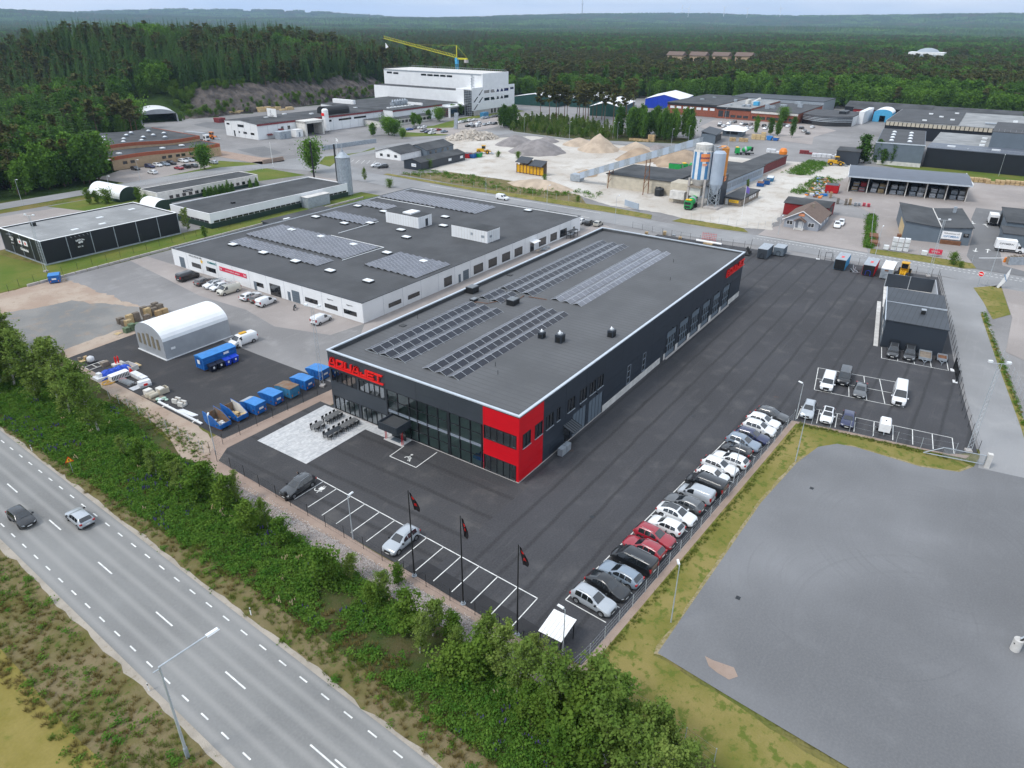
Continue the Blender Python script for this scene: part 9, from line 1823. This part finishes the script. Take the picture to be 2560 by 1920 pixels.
# single trees and shrubs of the district
for nm,key,lab,x,y,h,w in(('street_tree','round0','bushy street tree between the two black chimneys',126.5,183,10.3,.85),('birch_tree','dark0','dense green birch at the left end of the orange brick hall',64,240.8,15.5,.75),('maple_tree','round0','round dark green maple on the lawn before the orange hall',104.5,221,8,.95),('poplar_tree','poplar0','tallest dark poplar beside the blue-grey warehouse',281.7,11,11.5,1.3),('poplar_tree','poplar0','narrow poplar close right of the tallest one',283,6.4,10,.9),('poplar_tree','poplar0','short poplar between the tall ones and the lone one',282.5,3.4,6.5,1.0),('poplar_tree','poplar0','lone slim poplar before the pale warehouse base',283.4,.4,8.4,.75),
 ('car_park_tree','decid0','leftmost slender tree at the edge of the far car park',341.7,76.3,9,.55),('car_park_tree','dark1','second tree at the edge of the far car park',343,69,8.5,.8),('car_park_tree','decid2','third bushy tree at the edge of the far car park',341.7,64.6,8,.8),('car_park_tree','dark0','leaning dark tree at the right of the far car park',340,56.7,10,.6),('car_park_tree','round0','tree close to the brick factory front',399,78,7.5,.9)):tree(nm,key,lab,x,y,h,h,None,wide=w)
for k,(zx,zy,h,key)in enumerate(((170,1000,6,'decid0'),(375,990,7.5,'round0'),(460,1000,6.5,'round0'),(565,1030,4,'round0'),(710,870,7,'decid1'),(780,860,5.5,'decid2'),(905,800,6,'decid0'),(1040,810,6.5,'round0'),(1220,745,7,'decid1'),(1320,740,7,'dark0'))):x,y=g('T3',zx,zy);tree('garden_tree',key,f'rounded garden tree before the white factories, {NW[k]} from the left',x,y,h,k,'garden trees before the factories',wide=1.1)
for k,(zx,zy)in enumerate(((1185,160),(1213,157),(1240,155),(1277,152),(1302,148),(1327,145),(1360,140),(1390,136),(1493,112),(1532,105))):x,y=g('R4',zx,zy);y=min(y,178.2);tree('clipped_conifer','cone0',f'clipped dark conifer before the long low building, {NW[k]} from the left',x,y,3.4 if k!=6 else 4.4,k,'clipped conifers',wide=1.15)
for k,(zn,zx,zy,h,key)in enumerate((('R4',550,222,5,'sap0'),('R4',600,215,4,'sap1'),('R4',665,218,4,'bush0'),('R4',860,215,5,'sap2'),('R4',905,230,3,'bush1'),('R4',1155,388,6.5,'birch0'),('R4',1260,425,3,'sap1'),('R2',275,1115,5,'birch2'),('R5',430,120,2.6,'bush0'),('T8',1510,1030,2.6,'bush1'),('T8',1580,1060,1.4,'bush0'),('T7',1405,780,2.6,'sap0'),('R2',1215,975,2.6,'bush0'),('R2',1095,965,2.2,'bush1'),('R2',670,1035,3,'bush0'),('R5',1585,205,1.6,'bush1'),('R2',1380,1110,2.0,'bush0'))):
 x,y=g(zn,zx,zy);tree('shrub',key,f'green shrub among the buildings, {NW[k]} in order from the left lawn onward',x,y,h,k,'shrubs among the buildings','shrub')
# young birches and shrubs of the highway strip
STRIP=[('Q1',685,672,11.5,'birch0',.95),('Q1',235,375,9.5,'birch1',1.1),('Q1',110,350,10,'birch2',1.2),('Q1',20,330,9,'birch3',1.3),('Q1',420,455,10.5,'birch4',1.1),('Q1',490,552,8.5,'birch1',1.1),('Q1',590,520,8.5,'birch2',1.1),('Q1',330,330,8,'birch3',1.1),('Q1',170,270,8,'birch4',1.2),('Q1',-60,380,9,'birch0',1.3),('Q1',60,180,9,'birch1',1.3),('Q1',400,320,7,'birch0',1.0),('Q1',0,90,9,'birch2',1.3),('Q1',560,420,6,'birch3',1.1),('Q1',260,460,5.5,'birch4',1.2),
('Q1',985,905,4.2,'sap0',1.2),('Q1',1085,975,4.6,'birch1',1.2),('Q1',1180,990,4,'sap1',1.2),('Q1',1260,1060,4.6,'birch2',1.2),('Q1',1390,1130,5,'sap2',1.3),('Q1',1440,1060,4,'sap0',1.2),('Q1',1560,1190,4.6,'sap1',1.2),('Q1',1640,1150,4.6,'birch3',.8),('Q1',1720,1370,4.4,'sap2',1.2),('Q1',1850,1330,4.4,'birch4',1.0),('Q1',1960,1440,3.6,'sap0',1.2),('Q1',860,830,3.2,'birch0',1.1),
('Q6',30,300,5,'sap1',1.3),('Q6',190,262,3.6,'birch1',1.2),('Q6',405,385,3.8,'birch2',1.2),('Q6',480,300,2.8,'sap0',1.1),('Q6',545,600,5.2,'sap2',1.1),('Q6',700,615,5,'birch3',1.1),('Q6',620,720,5,'birch4',.9),('Q6',810,640,3.6,'sap0',1.1),('Q6',840,760,4.2,'birch0',1.0),('Q6',1110,860,6.2,'birch1',1.2),('Q6',1030,740,5.6,'birch2',1.1),('Q6',1335,860,5.2,'birch3',1.0),('Q6',960,860,4.6,'sap1',1.3),('Q6',1215,990,7,'birch4',1.1),('Q6',1460,1120,8,'birch0',1.2),('Q6',1560,1090,6,'birch1',1.1),('Q6',1700,1150,7.5,'birch2',1.2),('Q6',1760,1380,9,'birch3',1.2),('Q6',1870,1400,6.5,'birch4',1.1),('Q6',1600,1260,6,'sap2',1.3),('Q6',2010,1440,7.5,'birch0',1.1),('Q6',2130,1440,6,'birch1',1.2),('Q6',1900,1560,7.5,'birch2',1.2),('Q6',2060,1600,7,'birch3',1.2),('Q6',1500,1380,4.5,'sap0',1.3),('Q6',1400,1180,4.6,'sap1',1.2),('Q6',1280,1110,4,'sap0',1.2),('Q6',1640,1420,4.6,'sap2',1.3),('Q6',790,840,2.6,'bush0',1.2),('Q6',330,420,3,'sap1',1.2),('Q6',1760,1000,4.4,'birch4',1.1),('Q6',2200,1560,6,'birch4',1.2)]
SEEN={}
for k,(zn,zx,zy,h,key,w)in sorted(enumerate(STRIP),key=lambda q:ZN[q[1][0]][0]+q[1][1]*ZN[q[1][0]][2]):
 x,y=g(zn,zx,zy);kd=key.rstrip('0123456789');far=zn=='Q1' and zx<700
 pl='in the left edge cluster' if far else 'below the front bays' if(zn=='Q1' or zx<900)else 'in the lower right thicket'
 nm={'birch':'birch_tree','sap':'sapling','bush':'shrub'}[kd];ds={'birch':'young birch','sap':'leafy sapling','bush':'low shrub'}[kd];hd='tall' if h>7 else 'medium' if h>4.5 else 'short'
 if k==0:lab,gr_='leaning birch with long bare white trunk below the stored goods',None
 else:ky=(hd,ds,pl);SEEN[ky]=SEEN.get(ky,-1)+1;lab,gr_=f'{hd} {ds} {pl}, {NW[SEEN[ky]]} such from the left',f'{ds.replace("birch", "birche")}s {pl}'
 t=tree(nm,key,lab,x,y,h,k*1.7,gr_,'shrub' if kd=='bush' else 'tree',w)
 if k==0:t.rotation_euler=(0.0,-.16,.6)
def weedclump(seed,n,r,h,ls,mat):
 rng=np.random.default_rng(seed);P=rng.normal(size=(n,3))*np.array([r*.5,r*.5,0]);P[:,2]=rng.random(n)**.7*h*(1-.5*(np.hypot(P[:,0],P[:,1])/r).clip(0,1))+.02;V,F=quads(P,ls,rng,.6);return MB().add(V,F).mesh('weed',mat)
def tuft(seed,n,r,h,mat):
 rng=random.Random(seed);mb=MB()
 for k in range(n):a=rng.uniform(0,6.28);q=r*rng.random();x,y=q*cos(a),q*sin(a);b=rng.uniform(0,6.28);w=.018;dx_,dy_=cos(b)*w,sin(b)*w;l=h*rng.uniform(.5,1);ex,ey=x+cos(a)*l*.5,y+sin(a)*l*.5;mb.add([(x-dx_,y-dy_,0),(x+dx_,y+dy_,0),(ex+dx_*.3,ey+dy_*.3,l),(ex-dx_*.3,ey-dy_*.3,l)],[(0,1,2,3)])
 return mb.mesh('tuft',mat)
def lupine(seed,mat):
 rng=random.Random(seed);mb=MB()
 for k in range(5):x,y=rng.uniform(-.25,.25),rng.uniform(-.25,.25);h=rng.uniform(.55,.85);mb.lathe([(.03,h-.3),(.055,h-.24),(.045,h-.1),(.01,h)],5,(x,y))
 return mb.mesh('lupine',mat)
WP=[weedclump(1,46,.5,.55,.15,'leaf_weed'),weedclump(2,40,.45,.4,.15,'leaf_bush'),weedclump(3,60,.6,.8,.16,'leaf_weed'),lupine(4,'flower'),lupine(5,'flower_pale'),tuft(6,26,.18,.4,'grass_green'),tuft(7,26,.18,.42,'grass_dry'),tuft(8,14,.12,.22,'grass_green')]
G=[]
THK=[(-31.5,95),(-24,95),(-20,84),(-19.4,60),(-22.4,44),(-21.6,38),(-23.4,20),(-24.6,-5),(-25.2,-24),(-25.5,-75),(-36,-75),(-33.4,-30),(-31.6,0)]
for _ in range(26000):
 x,y=R.uniform(-37,-18),R.uniform(-75,95)
 if not inside(x,y,THK):continue
 n=mnoise.noise(Vector((x*.16,y*.16,3.3)))+.4*mnoise.noise(Vector((x*.6,y*.6,1.3)));e=(x+32)/9;bare=-.25+.35*sm(-8,-25,y)*(1 if y>-32 else.6)
 if n+.3*min(1,e)+(.3 if y>20 else 0)<bare:continue
 r=R.random();lp=mnoise.noise(Vector((x*.22,y*.22,8.8)))
 k=3 if(lp>.12 and r<.09)else 4 if(lp<-.25 and r<.02)else R.choice((0,0,1,2,2));G.append((x,y,-.03,R.uniform(0,6),R.uniform(.6,1.25),k))
scatter('ground_cover','thick green lupines and weeds covering the strip beside the highway',G,WP)
G=[]
for _ in range(9000):
 s_,n_=R.uniform(-60,95),R.choice((R.uniform(8.9,14.5),R.uniform(-9,-1.9)))
 x,y=rp_(s_,n_)
 nn=mnoise.noise(Vector((x*.25,y*.25,6.1)));edge=min(abs(n_-9),abs(n_+2))
 if R.random()>.35+.5*min(1,edge/2):continue
 G.append((x,y,-.03,R.uniform(0,6),R.uniform(.6,1.3),(5 if nn>.05 else 6)if R.random()<.85 else R.choice((0,1,1))))
scatter('verge_grass','patchy dry and green grass on both highway verges',G,WP)
G=[]
for k in range(800):f=R.random();G.append((-21+58*f,-21.5-4.0*f-R.random()**2*.7-.25,0,R.uniform(0,6),R.uniform(.4,.9),R.choice((5,7,7))))
for k in range(500):f=R.random();x,y=(37.4+2.6*f,-26-19*f);G.append((x-.6-R.random()**2*.8,y,0,R.uniform(0,6),R.uniform(.4,.9),R.choice((5,7,7))))
for k in range(900):f=R.random();x,y=g('Q1',760+640*f+R.uniform(-60,60),430+360*f+R.uniform(-50,70));G.append((x,y,0,R.uniform(0,6),R.uniform(.4,.9),R.choice((1,6,5,7))))if R.random()<.6 else None
for k in range(700):f=R.random();G.append((143+38*f+R.uniform(-.5,.5),-16.2+6*f+R.uniform(-.9,.9),0,R.uniform(0,6),R.uniform(.8,1.6),R.choice((0,1,2))))
for k in range(500):x,y=R.uniform(143,158),R.uniform(72,152);G.append((x,y,0,R.uniform(0,6),R.uniform(.7,1.8),R.choice((0,1,2))))if mnoise.noise(Vector((x*.1,y*.1,1)))>-.1 else None
for k in range(260):x,y=R.uniform(200,236),R.uniform(10,20);G.append((x,y,0,R.uniform(0,6),R.uniform(.8,1.8),R.choice((0,1,2))))
for k in range(500):x,y=R.uniform(236,272),R.uniform(22,30)+R.uniform(-1,3);G.append((x,y,0,R.uniform(0,6),R.uniform(.8,1.6),R.choice((0,2))))
for k in range(330):f=R.random();x,y=g('Q4',1880+330*f+R.uniform(-10,25),0+900*f);G.append((x,y,0,R.uniform(0,6),R.uniform(.35,.9),R.choice((0,1,5,6))))
scatter('edge_weeds','tufts and weeds along fences, hedges and yard edges',G,WP)
# stones of the gravel bed
SB=MB();rs=[]
for k in range(3):mb=MB();rr=random.Random(k);mb.add([(a*.09*rr.uniform(.7,1.2),b*.09*rr.uniform(.7,1.2),c*.07*rr.uniform(.7,1.2)+.03)for a,b,c in((1,0,0),(-1,0,0),(0,1,0),(0,-1,0),(0,0,1),(0,0,-1))],[(0,2,4),(2,1,4),(1,3,4),(3,0,4),(2,0,5),(1,2,5),(3,1,5),(0,3,5)]);rs.append(mb.mesh('stone',('conc_pale','pink_gravel','gravel_grey')[k]))
BED=[(-21.2,36.6),(-22.8,30),(-23.5,10),(-24.2,-5),(-24.5,-21.5),(-21.9,-21),(-21.1,8),(-20.2,30)];G=[]
for _ in range(14000):
 x,y=R.uniform(-24.8,-20),R.uniform(-22,37)
 if inside(x,y,BED):G.append((x,y,-.02,R.uniform(0,6),R.uniform(.25,.8),R.randrange(3)))
scatter('bed_stones','loose pale stones of the bed below the front fence',G,rs)
# ---------------------------------------------------------------- thin air haze round everything
m=bpy.data.materials.new('haze');m.use_nodes=True;t_=m.node_tree;t_.nodes.clear();oo=t_.nodes.new('ShaderNodeOutputMaterial');pv=t_.nodes.new('ShaderNodeVolumePrincipled');pv.inputs['Color'].default_value=(.55,.73,1,1);pv.inputs['Density'].default_value=7.0e-5;pv.inputs['Anisotropy'].default_value=.2;t_.links.new(pv.outputs[0],oo.inputs['Volume']);MATS['haze']=m
hz_=MB().box(-16500,-16500,-20,16500,16500,430).build('haze','haze');hz_['kind']='stuff';hz_['label']='thin bluish air haze over the whole landscape'
